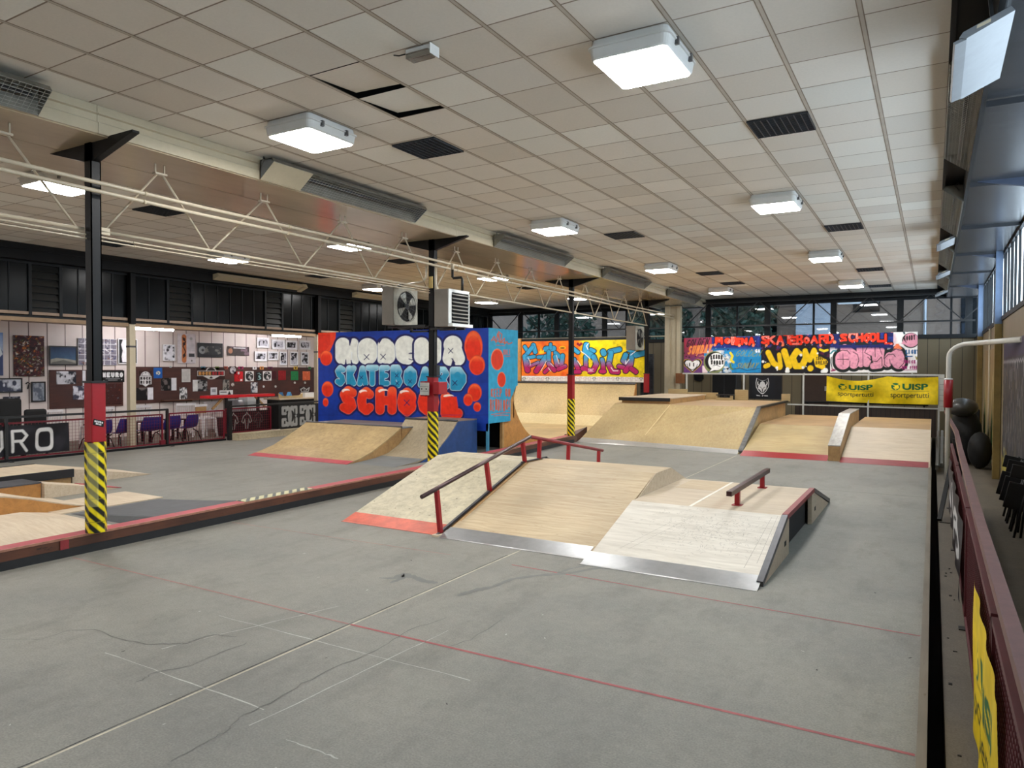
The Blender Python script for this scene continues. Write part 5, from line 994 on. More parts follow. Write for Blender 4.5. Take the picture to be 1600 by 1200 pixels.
# pink letters on white
d = np.minimum.reduce([cv.d_line(B3(*p))-r/10 for *p, r in (((270, 620), (270, 670), 118), ((300, 470), (430, 560), 70), ((430, 600), (440, 700), 78), ((540, 470), (550, 700), 55), ((620, 560), (640, 680), 72), ((600, 480), (700, 520), 60), ((780, 500), (800, 640), 70), ((740, 740), (850, 730), 46), ((880, 500), (860, 680), 40), ((960, 690), (1000, 600), 70), ((1120, 580), (1140, 680), 105))])
cv.mix(cv._a(d-48/10), (20, 28, 26)); cv.mix(cv._a(d), (224, 152, 172)); cv.mix(np.clip((cv.noise(3, 40)-.5)*3, 0, .4)*cv._a(d+1), (176, 104, 130)); cv.mix(np.clip((549-Y_)/4, 0, 1)*((X_ > 1305) & (X_ < 1396) & (Y_ > 541)), (22, 30, 92))
K = (24, 16, 24)
for ln, w_ in ((((270, 545), (275, 715)), 6), (((185, 632), (360, 632)), 6), (((380, 545), (340, 500), (260, 490), (180, 530)), 8), (((375, 760), (380, 660)), 7), (((430, 520), (500, 560), (520, 650), (490, 740)), 8), (((580, 440), (585, 740)), 7), (((660, 430), (610, 530), (700, 580), (720, 660), (680, 740)), 8), (((660, 600), (720, 660), (800, 670), (870, 600), (880, 640), (880, 740)), 8), (((770, 450), (775, 600)), 8), (((840, 450), (880, 560)), 7), (((1090, 600), (1060, 560), (980, 560), (920, 620), (920, 720), (990, 775)), 8), (((1000, 640), (1010, 700), (1050, 760)), 8), (((1030, 520), (1100, 480), (1200, 510), (1240, 600), (1220, 700), (1150, 770)), 8)): cv.line(B3(*ln), w_/10*.7, K)
cv.circ(*B3((1330, 350))[0], 135/10, (20, 26, 24), 118/10); cv.circ(*B3((1335, 345))[0], 122/10, (222, 150, 170), 104/10); cv.poly(B3((1180, 400), (1250, 300), (1280, 420)), (222, 150, 170)); cv.word('GOODY', *B3((1220, 270))[0], *B3((1400, 350))[0], .8, K, jig=[.8, .4, 0, -.4, -.8]); cv.line(B3((1210, 300), (1260, 380)), .6, K)
cv.word('LIGHT', *B3((1330, 165))[0], *B3((1520, 215))[0], .9, (150, 40, 110)); cv.word('LIGHT!', *B3((1250, 490))[0], *B3((1500, 560))[0], 1.1, (30, 90, 140)); cv.rect(*B3((1250, 585))[0], *B3((1360, 605))[0], (30, 90, 140)); cv.word('VM', *B3((1400, 590))[0], *B3((1500, 650))[0], .8, (150, 130, 50))
cv.word('VOICE OF', *B3((1230, 650))[0], *B3((1515, 705))[0], .9, (150, 26, 100)); cv.word('THE STREETS', *B3((1190, 740))[0], *B3((1525, 790))[0], .9, (150, 26, 100)); cv.line(B3((1220, 805), (1450, 800)), .5, (150, 26, 100))
cv.poly(B3((1100, 400), (1140, 400), (1200, 480), (1060, 470)), (236, 120, 80)); cv.line(B3((80, 540), (120, 500), (160, 500)), 1.2, (40, 130, 140)); cv.line(B3((100, 780), (150, 800), (90, 810)), 1.0, (150, 26, 90)); cv.line(B3((90, 600), (85, 680), (100, 760)), .8, (40, 60, 60)); cv.line(B3((1110, 200), (1200, 170), (1230, 240)), 1.6, (24, 70, 80)); cv.circ(*B3((1275, 190))[0], 3, (24, 30, 30))
board = [('left third', -6.95, -4.83, 'golden sunday, heart and speech bubble'), ('middle third', -4.83, -2.93, 'yellow WCM letters'), ('right third', -2.93, -.38, 'pink bubble letters')]
pl = flat((-6.95, 22.9, 2.84), (-.38, 22.9, 2.9), (-.38, 22.9, 1.76), (-6.95, 22.9, 1.72))
cv_all = cv
labs = ['graffiti board with a smiling heart under MODENA, left third of the long mural', 'graffiti board with yellow WCM letters under SKATEBOARD, middle of the long mural', 'graffiti board with pink bubble letters under SCHOOL, right third of the long mural']
for (nm, a, b, _), lb_ in zip(board, labs):
    u0, u1 = (a+6.95)/6.57, (b+6.95)/6.57; i0, i1 = int(round(u0*(cv.nx-1))), int(round(u1*(cv.nx-1)))
    c2_ = Canvas.__new__(Canvas); c2_.nx, c2_.ny = i1-i0+1, cv.ny; c2_.X, c2_.Y = cv.X[:, i0:i1+1], cv.Y[:, i0:i1+1]; c2_.U, c2_.V = cv.U[:, i0:i1+1], cv.V[:, i0:i1+1]; c2_.c = cv.c[:, i0:i1+1]
    single_canvas('graffiti_board', c2_, pl, lb_, 'graffiti', thick=.015, edge=(180, 160, 120))
# ---------------------------------------------------------------- white railing and banners at the back
t = thing('steel_railing', 'long white steel railing standing behind the far ramps under the mural', 'railing', (-3.3, 22.8, 0))
M_rail = mat('white_railing_paint', rgb(190, 190, 184), .45, var=.1)
part('top_rail', MB().bar((-6.95, 22.8, 1.7), (.18, 22.8, 1.7), .05, .045), M_rail, t, True); part('bottom_rail', MB().bar((-3.75, 22.8, .8), (.18, 22.8, .78), .05, .035), M_rail, t, True)
for x in (-6.82, -5.03, -3.31, -1.58, .15): part('post', MB().bar((x, 22.8, -.18 if x > 0 else 0), (x, 22.8, 1.7), .045), M_rail, t, True)
for x in (-6.82, -5.03, -3.31, -1.58, -.5): part('mural_support', MB().bar((x, 22.935, 1.69), (x, 22.935, 2.8), .04).bar((x, 22.8, 1.69), (x, 22.95, 1.69), .03), M_rail, t, True)
part('end_panel', MB().box(.16, .27, 22.78, 22.82, .72, 1.72), mat('grid_panel_white', rgb(196, 196, 188), .5), t, True)
for k in range(6): part('panel_seam', MB().box(.16, .27, 22.776, 22.779, .85+k*.15, .856+k*.15), M_darksteel, t, True)
def uisp(cv, x0, y0, x1, y1):
    w_, h_ = x1-x0, y1-y0; G = (14, 92, 48)
    cv.circ(x0+w_*.13, y0+h_*.24, w_*.12, G, h_*.22); cv.circ(x0+w_*.16, y0+h_*.27, w_*.06, (236, 206, 22), h_*.11); cv.line([(x0+w_*.03, y0+h_*.12), (x0+w_*.14, y0+h_*.2), (x0+w_*.22, y0+h_*.12)], w_*.012, (236, 206, 22)); cv.line([(x0+w_*.08, y0+h_*.3), (x0+w_*.14, y0+h_*.42)], w_*.014, (236, 206, 22))
    cv.text('UISP', x0+w_*.31, y0+h_*.04, x1-w_*.02, y0+h_*.42, G, .045); cv.rect(x0, y0+h_*.5, x1, y0+h_*.515, (70, 70, 30)); cv.text('sportpertutti', x0, y0+h_*.6, x1, y1, (26, 40, 24), .012)
def yellow_banner(hw, hh, twin):
    cv = Canvas(hw, hh, .01, (0, 0, hw*100, hh*100), (226, 196, 16)); cv.mix(np.clip((cv.noise(40, 5)-.4), 0, .25), (176, 150, 8))
    if twin: uisp(cv, 30, 14, 30+(hw*100-70)*.44, 62); uisp(cv, hw*100-22-(hw*100-70)*.44, 16, hw*100-22, 64)
    else: uisp(cv, hw*14, hh*24, hw*90, hh*86)
    return cv
cv = yellow_banner(2.8, .78, True)
def drape(u, v):
    x = -2.67+2.8*u; top = 1.655-.13*np.sin(np.pi*np.clip(u/.56, 0, 1))*(u < .56)-.03*np.sin(np.pi*np.clip((u-.56)/.44, 0, 1))*(u >= .56); bot = .93-.02*np.sin(np.pi*u)-.03*u
    z = top*(1-v)+bot*v; y = 22.74-.03*np.sin(u*19+v*3)*(.4+v*.6)-.02*np.sin(u*7-v*5); return x, y, z
single_canvas('banner', cv, drape, 'sagging yellow sportpertutti banner tied to the white railing', 'banner', thick=.0)
cv = Canvas(1.02, .8, .008, (0, 0, 1000, 600), (12, 14, 22)); Q = lambda *p: p
SH = [(205, 100), (290, 140), (350, 148), (420, 140), (490, 100), (512, 190), (500, 270), (450, 340), (395, 385), (350, 402), (300, 385), (240, 340), (195, 270), (185, 190)]
ox, sc = 0, 1.0; S2 = lambda pts: [((x-20)*1.25, (y-50)*1.35) for x, y in pts]
cv.poly(S2(SH), (225, 226, 228)); cv.poly([(x*.93+30, y*.93+14) for x, y in S2(SH)], (12, 14, 22))
cv.poly(S2([(270, 235), (300, 180), (350, 158), (400, 180), (430, 235), (450, 250), (448, 310), (420, 312), (395, 340), (360, 372), (350, 300), (340, 372), (305, 340), (280, 312), (245, 310), (248, 250)]), (206, 206, 206))
for q in ([(245, 150), (220, 190), (235, 240), (268, 235), (248, 205)], [(455, 150), (480, 190), (465, 240), (432, 235), (452, 205)]): cv.poly(S2(q), (206, 206, 206))
cv.line(S2([(280, 268), (310, 275), (340, 305), (350, 372)]), 7, (12, 14, 22)); cv.line(S2([(420, 268), (390, 275), (360, 305), (350, 372)]), 7, (12, 14, 22))
for q in ([(200, 418), (290, 428), (300, 440), (215, 436)], [(335, 440), (360, 418), (380, 425), (360, 445)], [(395, 425), (480, 425), (490, 440), (400, 438)]): cv.poly(S2(q), (206, 206, 206))
single_canvas('banner', cv, lambda u, v: (-4.86+.96*u, 22.72-.012*np.sin(u*14), 1.66-.72*v), 'black banner with a white horned helmet in a shield, hung on the railing', 'banner')
# dark things behind the railing
def block(p0, p1, x1, y_, d, l, bv=.0):
    a, b = PY(p0, 610, y_), PY(p1, 610, y_); single('timber_block', MB().box(a.x, b.x, y_, y_+d, .9325, x1), P_gold, l, 'timber board', bevel=bv)
block(1044, 1073, 1.23, 21.65, .1, 'wide light timber board standing at the back left of the far deck'); block(1074, 1121, 1.14, 21.66, .08, 'long low light timber edge behind the black-edged platform', 0)
block(1148, 1168, 1.24, 21.7, .1, 'square light timber board left of the helmet banner', .004); block(1221, 1234, 1.14, 21.7, .1, 'small light timber block right of the helmet banner', .004)
t = thing('toy_crate', 'small open timber crate with black bits on top, left of the square timber board', 'crate', (-5.35, 21.5, .933))
part('side', MB().box(-5.5, -5.47, 21.35, 21.6, .933, 1.07).box(-5.1, -5.07, 21.35, 21.6, .933, 1.07), P_gold, t, True); part('front', MB().box(-5.47, -5.1, 21.35, 21.37, .933, 1.01), P_gold, t, True); part('contents', MB().box(-5.52, -5.0, 21.4, 21.55, 1.07, 1.1).sphere((-5.25, 21.45, 1.03), .05).sphere((-5.4, 21.5, 1.03), .05), M_black, t, True)
t = thing('storage_cabinet', 'dark grey cabinet standing behind the railing left of the helmet banner', 'cabinet', (-6.0, 24.6, 0)); part('body', MB().box(-6.4, -5.6, 24.3, 25.0, 0, 1.75), mat('dark_grey_cabinet', rgb(50, 52, 54), .5), t, True, .01)
part('door', MB().box(-6.38, -6.01, 24.28, 24.299, .05, 1.7), M_darkbeam, t, True); part('door', MB().box(-5.99, -5.62, 24.28, 24.299, .05, 1.7), M_darkbeam, t, True)
t = thing('back_door', 'brown half-dark door in the back wall right of the helmet banner', 'door', (-3.3, 25.3, 0)); part('leaf', MB().box(-3.7, -2.9, 25.3, 25.36, 0, 2.05), mat('dark_brown_door', rgb(58, 42, 34), .5), t, True); part('handle', MB().box(-3.02, -2.97, 25.22, 25.3, 1.15, 1.3), M_steel, t, True)
single('hanging_coat', MB().prism([(-2.95, .95), (-2.9, 1.5), (-2.8, 1.62), (-2.7, 1.5), (-2.62, .95)], 25.28, 25.4, 'y'), M_blackmat, 'dark coat hanging behind the railing right of the back door', 'coat', bevel=.02)
t = thing('low_bench', 'dark workbench behind the yellow banner and white railing', 'bench', (-1.5, 23.8, 0)); part('top', MB().box(-3.4, -.1, 23.5, 24.0, .82, .86), M_blackmat, t, True)
for x in (-3.3, -1.7, -.2): part('leg', MB().box(x-.03, x+.03, 23.55, 23.95, 0, .82), M_black, t, True)
single('skirting_board', MB().box(-3.55, .1, 22.86, 22.9, 0, .76), ribbed('dark_ribbed_brown', rgb(50, 36, 28), rgb(24, 18, 14), 'x', pitch=.12), 'dark brown skirting board below the white railing', 'skirting')
# dark truss before the back windows and rails
t = thing('lattice_truss', 'black lattice truss across the back windows over the long mural', 'truss', (-3.3, 25.0, 3.3)); part('bottom_chord', MB().bar((-7.8, 25, 3.31), (1.05, 25, 3.3), .05), M_black, t, True); part('top_chord', MB().bar((-7.8, 25, 4.12), (1.05, 25, 4.12), .06), M_black, t, True)
for k in range(6):
    xb = -7.56+1.66*k; part('diagonal', MB().bar((xb, 25, 3.31), (xb+.8, 25, 4.1), .03), M_black, t, True)
    if k: part('diagonal', MB().bar((xb-.8, 25, 4.1), (xb, 25, 3.31), .03), M_black, t, True)
t = thing('lattice_truss', 'black lattice truss across the back windows over the left mural', 'truss', (-12, 25.0, 3.3)); part('bottom_chord', MB().bar((-15.9, 25, 3.3), (-8.2, 25, 3.3), .05), M_black, t, True); part('top_chord', MB().bar((-15.9, 25, 4.12), (-8.2, 25, 4.12), .06), M_black, t, True); part('lower_rail', MB().bar((-15.9, 25.1, 3.02), (-8.2, 25.1, 3.02), .04), M_cream, t, True)
for k in range(5): xb = -15.0+1.66*k; part('diagonal', MB().bar((xb, 25, 3.31), (xb+.8, 25, 4.1), .03), M_black, t, True); part('diagonal', MB().bar((xb-.8, 25, 4.1), (xb, 25, 3.31), .03), M_black, t, True)
t = thing('corner_column', 'cream steel column with pipes at the back between the two murals', 'column', (-7.7, 24.3, 0)); part('shaft', MB().box(-8.02, -7.86, 24.2, 24.4, 0, 4.0).box(-7.6, -7.48, 24.2, 24.4, 0, 4.0).box(-7.86, -7.6, 24.28, 24.32, 0, 4.0), M_cream, t, True)
single('scribbled_board', MB().box(-8.6, -8.15, 23.4, 23.5, 0, 2.35), mat('stickered_dark_panel', rgb(40, 42, 46), .5, var=.6, scale=14), 'dark board full of scribbles beside the furthest black post', 'board')
single('orange_notice', MB().box(-7.62, -7.3, 24.18, 24.2, 1.35, 1.7), mat('orange_notice', rgb(130, 84, 50), .7), 'small brown-orange notice beside the furthest red padding', 'notice')
single('dark_cutout', MB().prism([(-7.3, 1.45), (-7.35, 1.9), (-7.3, 2.1), (-7.22, 2.0), (-7.12, 2.12), (-7.08, 1.9), (-6.98, 1.9), (-6.98, 1.5), (-7.1, 1.4)], 25.33, 25.36, 'y'), M_darkbeam, 'dark jagged shape on the back wall left of the long mural', 'wall patch')
# ---------------------------------------------------------------- ceiling lamps
def z_at(x, y): return ZC(x, y)
M_lit = emit('lamp_diffuser', (1.0, .985, .96), LAMP_W); M_clip = mat('lamp_clip_steel', rgb(110, 110, 112), .35, metal=.8)
M_lampbody = mat('lamp_body', rgb(208, 207, 203), .45, var=.03)
def rrect(hx, hy, r, n=4):
    p = []
    for cx, cy, a0 in ((hx-r, hy-r, 0), (-hx+r, hy-r, 90), (-hx+r, -hy+r, 180), (hx-r, -hy+r, 270)):
        for i in range(n+1): a = math.radians(a0+90*i/n); p.append((cx+r*math.cos(a), cy+r*math.sin(a)))
    return p
def make_lamp():
    t = thing('ceiling_lamp', '', 'ceiling light')
    def loft(levels):
        mb = MB(); n = None; prev = None
        for (z, hx, hy, r) in levels:
            p = rrect(hx, hy, r); n = len(p); b = len(mb.v); mb.v += [(x, y, z) for x, y in p]
            if prev is not None:
                for i in range(n): mb.f.append((prev+i, prev+(i+1) % n, b+(i+1) % n, b+i)); mb.mi.append(0); mb.smooth.append(False)
            prev = b
        mb.f.append(tuple(range(n))); mb.mi.append(0); mb.smooth.append(False); mb.f.append(tuple(prev+i for i in reversed(range(n)))); mb.mi.append(0); mb.smooth.append(False)
        return mb
    part('housing', loft([(0.005, .30, .33, .05), (-.05, .31, .34, .05)]), M_lampbody, t)
    cf_ = part('cover_frame', loft([(-.05, .33, .36, .06), (-.061, .33, .36, .06), (-.063, .316, .346, .055), (-.13, .306, .336, .05), (-.143, .296, .326, .04), (-.145, .285, .315, .03)]), M_lampbody, t)
    part('diffuser', loft([(-.1452, .284, .314, .03), (-.152, .282, .312, .03)]), M_lit, t)
    for sx in (-1, 1):
        for dy in (-.17, .17):
            part('clip', MB().box(sx*.318-.008, sx*.318+.016*sx+.008, dy-.014, dy+.014, -.095, -.04), M_clip, cf_)
    return t
lamp0 = make_lamp(); first = True
def lamp(x, y, label):
    global first
    z = z_at(x, y)-.004
    if first: lamp0.location = (x, y, z); lamp0['label'] = label; lamp0['group'] = 'square ceiling lamps'; first = False; return lamp0
    return dup(lamp0, (x, y, z), None, label, 'square ceiling lamps')
LY = [5.45+5.57*k for k in range(4)]
names = {0: 'nearest', 1: 'second', 2: 'third', 3: 'furthest'}
for j, (x, side) in enumerate(((-2.0, 'the right-hand row'), (-5.6, 'the row beside the cream beam'))):
    for k, y in enumerate(LY): lamp(x, y, f'lit square ceiling lamp, {names[k]} one of {side}')
for k, (px, py) in enumerate(((92, 298), (546, 388), (770, 436), (905, 466))):
    p = PZ(px, py, 4.16); lamp(p.x, p.y, f'lit ceiling lamp beyond the truss, {("far left behind the first black post", "above the fan heater box", "right of the slatted heater", "small and furthest, behind the third post")[k]}')
for k, (px, py) in enumerate(((357, 408), (589, 452), (760, 472))):
    p = PZ(px, py, 4.16); lamp(p.x, p.y, f'lit ceiling lamp near the dark left windows, {("left one above the board of photographs", "middle one partly behind the fan heater", "small far one over the blue graffiti box")[k]}')
for x, y in ((-5.6, -.12), (-10.2, -.12), (-13.7, -.12), (-5.6, -5.7), (-10.2, -5.7)):
    lamp(x, y, f'lit square ceiling lamp {"just" if y > -1 else "far"} behind the camera, {({-2.0: "rightmost", -5.6: "second from right", -10.2: "third from right", -13.7: "leftmost"})[x]} of four')
for x, y in ((-13.7, 5.3),): lamp(x, y, 'lit square ceiling lamp over the left fence, out past the left edge')
# ---------------------------------------------------------------- black ventilation grilles in the ceiling
def make_vent():
    t = thing('ceiling_vent', '', 'ceiling vent'); part('backing', MB().box(-.29, .29, -.29, .29, .002, .006), M_blackmat, t)
    g = MB()
    for i in range(10): x = -.285+i*.0633; g.box(x-.004, x+.004, -.29, .29, -.014, 0)
    for i in range(19): y = -.285+i*.0317; g.box(-.29, .29, y-.003, y+.003, -.012, -.001)
    part('grid', g, mat('vent_grid_grey', rgb(44, 50, 58), .5), t); return t
vent0 = make_vent(); vf = True
VL = [(-1.373, 7.815, 'large black grid vent, nearest of the right-hand row'), (-1.373, 13.82, 'black grid vent, second of the right-hand row'), (-1.373, 19.8, 'thin black vent, third of the right-hand row'), (-1.373, 23.7, 'thin black vent at the far end of the right-hand row'),
      (-4.98, 6.63, 'large black grid vent right of the lamp beside the cream beam'), (-4.98, 12.65, 'black grid vent, second of the middle row'), (-4.98, 18.6, 'small black vent, third of the middle row'), (-4.98, 21.0, 'small black vent, furthest of the middle row'),
      (-10.6, 7.1, 'black vent seen through the truss right of the first black post'), (-10.6, 13.13, 'black vent seen through the truss left of the second black post'), (-10.6, 19.2, 'small black vent seen through the far truss'),
      (-14.2, 8.44, 'black vent low behind the first black post'), (-14.2, 14.14, 'black vent above the dark left windows')]
for x, y, l in VL:
    if vf: vent0.location = (x, y, ZC(x, y)-.003); vent0['label'] = l; vent0['group'] = 'black ceiling vents'; vf = False
    else: dup(vent0, (x, y, ZC(x, y)-.003), None, l, 'black ceiling vents')
# ---------------------------------------------------------------- radiant heaters along both beams
M_gridw = mat('heater_wire', rgb(176, 174, 166), .4, metal=.6); M_refl = mat('heater_reflector', rgb(136, 134, 126), .35, metal=.6, var=.2); M_cover = mat('heater_cover_grey', rgb(118, 121, 125), .42, metal=.2, var=.1)
def radiant(xw, s, L, label_, cover=0.0, zt=.0):
    """trough heater, wall side at x=xw, opening towards s*x; built from y=0 to y=L around z=0 (top)"""
    t = thing('radiant_heater', label_, 'radiant heater'); a = (0, -.22); b = (s*.23, -.05); top = (s*.2, 0)
    part('housing', MB().prism([(0, -.22), (0, 0), top, (s*.235, -.045), (s*.225, -.05), (s*.19, -.015), (s*.015, -.015), (s*.012, -.22)], 0, L, 'y'), M_refl, t)
    for y in (0, L-.006): part('end_cap', MB().prism([(0, -.225), (0, 0), top, b], y, y+.006, 'y'), M_cover if cover else M_refl, t)
    g = MB(); n = int(L/.05)
    for k in range(1, n): y = k*L/n; g.bar((a[0], y, a[1]), (b[0], y, b[1]), .003)
    for k in range(9): f = k/8; g.bar((a[0]+(b[0]-a[0])*f, 0, a[1]+(b[1]-a[1])*f), (a[0]+(b[0]-a[0])*f, L, a[1]+(b[1]-a[1])*f), .003)
    part('wire_grid', g, M_gridw, t); part('burner_tube', MB().tube([(s*.09, .1, -.09), (s*.09, L-.1, -.09)], .02, 8), M_darksteel, t)
    if cover: part('cover_plate', MB().prism([(0, -.228), (s*.23, -.055), (s*.232, -.05), (0, -.222)], .0, cover, 'y'), M_cream, t)
    part('hook', MB().tube([(s*.04, .06, -.05), (s*.06, .0, .03), (s*.1, -.04, -.02), (s*.05, -.02, -.08)], .008, 6), M_clip, t); return t
h0 = radiant(0, 1, 2.9, 'radiant heater with a wire grid at the top left corner of the ceiling'); h0.location = (-6.9, .55, 4.3); h0['group'] = 'radiant heaters on the cream beam'
h1 = radiant(0, 1, 2.95, 'radiant heater with a cream end plate on the cream beam, right of the second lamp', .62); h1.location = (-6.9, 5.9, 4.3); h1['group'] = h0['group']
for y, l in ((11.15, 'radiant heater on the cream beam, third from the left, over the third post'), (16.1, 'radiant heater on the cream beam, fourth from the left'), (21.0, 'radiant heater at the far end of the cream beam')): dup(h0, (-6.9, y, zs(y)+.2), None, l)
h2 = radiant(0, -1, 2.9, 'radiant heater under the right eaves, nearest, below the bright tilted plate'); h2.location = (.31, 6.6, 4.27); h2['group'] = 'radiant heaters under the right eaves'
for y, l in ((11.0, 'radiant heater under the right eaves, second from the camera'), (15.6, 'radiant heater under the right eaves, third from the camera'), (20.0, 'radiant heater under the right eaves, furthest')): dup(h2, (.31, y, zs(y)+.17), None, l)
def eave_plate(y, L, dx, dz, label_):
    t = thing('heater_cover', label_, 'heater cover', (.2, y, 3.9+dz)); X = lambda v: v+dx; Z_ = lambda v: v+dz
    part('plate', MB().prism([(X(.37), Z_(4.0)), (X(.13), Z_(3.9)), (X(.11), Z_(3.87)), (X(.15), Z_(3.86)), (X(.39), Z_(3.97))], y, y+L, 'y'), M_cover, t, True, label='tilted metal plate'); part('lip', MB().prism([(X(.13), Z_(3.875)), (X(.08), Z_(3.855)), (X(.09), Z_(3.84)), (X(.15), Z_(3.86))], y+.02, y+L-.02, 'y'), M_cover, t, True)
    part('hanger', MB().bar((X(.28), y+.03, Z_(3.95)), (.24, y+.03, 4.3), .02).bar((X(.28), y+L-.05, Z_(3.95)), (.24, y+L-.05, 4.3), .02), M_black, t, True)
    part('sticker', MB().add([(X(.2), y-.001, Z_(3.905)), (X(.27), y-.001, Z_(3.93)), (X(.27), y-.001, Z_(3.95)), (X(.2), y-.001, Z_(3.925))], [(0, 1, 2, 3)]), M_cream, t, True)
eave_plate(5.2, 1.15, 0, 0, 'tilted metal plate hanging at the top right corner, nearest'); eave_plate(14.1, .8, -.06, .1, 'grey heater end plate under the right eaves, second'); eave_plate(18.6, .8, -.06, .08, 'grey heater end plate under the right eaves, third'); eave_plate(23.0, .7, -.06, .06, 'grey heater end plate under the right eaves, furthest')
for y0, l in ((11.95, 'dim cream radiant heater on the dark left beam, left one'), (17.0, 'dim cream radiant heater on the dark left beam, beside the fan heater')):
    t = thing('radiant_heater', l, 'radiant heater', (-15.8, y0, 4.1)); part('housing', MB().prism([(-15.73, 4.06), (-15.73, 4.2), (-15.55, 4.22), (-15.5, 4.15)], y0, y0+2.8, 'y'), M_cream, t, True); part('end_cap', MB().prism([(-15.74, 4.02), (-15.74, 4.21), (-15.52, 4.23), (-15.46, 4.13)], y0+2.8, y0+2.95, 'y'), M_cream, t, True)
# emergency light, small ceiling things
t = thing('emergency_light', 'small white emergency light on the ceiling left of the nearest right-hand lamp', 'emergency light', (-3.5, 4.57, 4.3))
part('base', MB().box(-3.62, -3.37, 4.52, 4.6, 4.31, 4.352), M_whiteplastic, t, True, .004); part('lens', MB().box(-3.6, -3.39, 4.5, 4.6, 4.27, 4.31), glass('clear_plastic', (.9, .9, .88), .2), t, True); part('wire', MB().tube([(-3.62, 4.56, 4.34), (-3.7, 4.54, 4.33), (-3.76, 4.55, 4.35)], .006, 6), M_black, t, True); part('hood', MB().box(-3.37, -3.365, 4.5, 4.62, 4.27, 4.35), M_whiteplastic, t, True)
# ---------------------------------------------------------------- right-hand side: fence, walkway, wall
M_rail2 = mat('fence_rail_dull_red', rgb(112, 74, 68), .4, metal=.2, var=.2, scale=12); M_mesh = mat('fence_mesh_red', rgb(84, 32, 38), .5, var=.2)
RP = [Vector((.27, -2, .86)), Vector((.275, 5.5, .86)), Vector((.3, 10.4, .87)), Vector((.33, 13.2, .87)), Vector((.3, 16.5, .86)), Vector((.27, 20.0, .86))]
t = thing('mesh_fence', 'dull red mesh fence with a wide handrail running along the right edge of the floor', 'fence', (.28, 6, -.18))
hr = MB()
for a, b in zip(RP[:-1], RP[1:]): hr.bar(a, b, .055, .05)
part('handrail', hr, M_rail2, t, True)
for k, (a, b) in enumerate(((-1.9, .9), (.95, 3.75), (3.8, 6.6), (6.65, 9.45), (9.5, 12.3))):
    fr = MB(); xx = .25; fr.bar((xx, a, .76), (xx, b, .76), .03).bar((xx, a, -.08), (xx, b, -.08), .03).bar((xx, a+.015, -.08), (xx, a+.015, .76), .03).bar((xx, b-.015, -.08), (xx, b-.015, .76), .03); p_ = part('panel_frame', fr, M_mesh, t, True)
    g = MB(); n = 56
    for i in range(1, n): y = a+(b-a)*i/n; g.box(xx-.003, xx+.003, y-.003, y+.003, -.08, .76)
    for i in range(1, 21): z = -.08+.84*i/21; g.box(xx-.002, xx+.002, a, b, z-.003, z+.003)
    part('wire_mesh', g, M_mesh, t, True); part('post', MB().bar((.28, b+.025, -.18), (.28, b+.025, .84), .035), M_black, t, True); part('foot', MB().box(.2, .36, b-.02, b+.07, -.179, -.172), M_black, t, True)
part('brace', MB().bar((.1, 11.2, -.17), (.25, 12.2, .5), .05), M_black, t, True); part('bracket', MB().bar((.1, 11.1, -.175), (.3, 11.1, -.175), .03, .006), M_black, t, True)
cv = yellow_banner(1.7, .78, False)
def dr(u, v): y = 4.86-1.72*u; return .222-.006*np.sin(u*21+v*5), y+0*v, .65-.02*u-.78*v+.03*np.sin(u*3.1)*(v > .5)
single_canvas('banner', cv, dr, 'yellow sportpertutti banner hung on the right mesh fence at the bottom right', 'banner')
cv = Canvas(5.0, .62, .012, (0, 0, 500, 62), (34, 28, 32)); cv.mix(np.clip((cv.noise(20, 9)-.55)*2, 0, .3), (90, 84, 88)); cv.word('NEURO', 60, 14, 440, 50, 4.5, (205, 205, 205), gap=.35)
single_canvas('banner', cv, lambda u, v: (.218-.01*np.sin(u*30+v*4), 11.9-5.0*u+0*v, .62-.66*v+.02*np.sin(u*18)), 'black NEURO banner hung on the right mesh fence', 'banner')
t = thing('bent_tube', 'white tube with red padding, bending over the walkway to the right wall', 'pipe', (.25, 15.6, -.18))
bp = [(.25, 15.6, -.18), (.25, 15.6, 2.08)]+[(.25+.32*(1-math.cos(a)), 15.6-.25*(1-math.cos(a)), 2.08+.24*math.sin(a)) for a in [math.pi/2*k/6 for k in range(1, 7)]]+[(.8, 14.0, 2.3), (1.09, 12.4, 2.28)]
part('tube', MB().tube(bp, .042, 12), mat('white_tube_paint', rgb(206, 204, 196), .35, var=.06), t, True); part('padding', MB().tube([(.25, 15.6, 1.15), (.25, 15.6, 1.66)], .075, 10), M_red, t, True, label='red padding'); part('tie', MB().tube([(.25, 15.6, 1.66), (.25, 15.6, 1.69)], .07, 10), M_white, t, True)
A_ = lambda x, y: (x, y)
cv = Canvas(3.9, 2.5, .02, (0, 0, 390, 250), (30, 32, 46)); rr = random.Random(5)
for k in range(420):
    x = rr.uniform(0, 390); y = rr.uniform(28, 200); l = rr.uniform(8, 30); c = rr.choice([(96, 98, 104), (60, 62, 70), (150, 150, 152), (20, 20, 26), (12, 12, 16), (90, 84, 60)]); cv.line([(x, y), (x+rr.uniform(-3, 3), y+l/2), (x+rr.uniform(-4, 4), y+l)], rr.uniform(.8, 2.2), c)
cv.rect(0, 0, 390, 26, (34, 34, 66)); cv.line([(0, 30+0)]+[(k*13, 32+5*(k % 2)) for k in range(31)], 1.2, (170, 170, 176))
for k in range(60): x = rr.uniform(0, 390); cv.line([(x, 250), (x+rr.uniform(-8, 8), rr.uniform(185, 215))], rr.uniform(2, 5), rr.choice([(176, 156, 30), (150, 130, 24), (90, 96, 90), (200, 190, 90)]))
single_canvas('graffiti_board', cv, flat((1.075, 15.4, 2.33), (1.075, 11.5, 2.33), (1.075, 11.5, -.17), (1.075, 15.4, -.17)), 'dark board of grey scribbles with yellow streaks at the foot, on the right wall', 'graffiti', thick=.02)
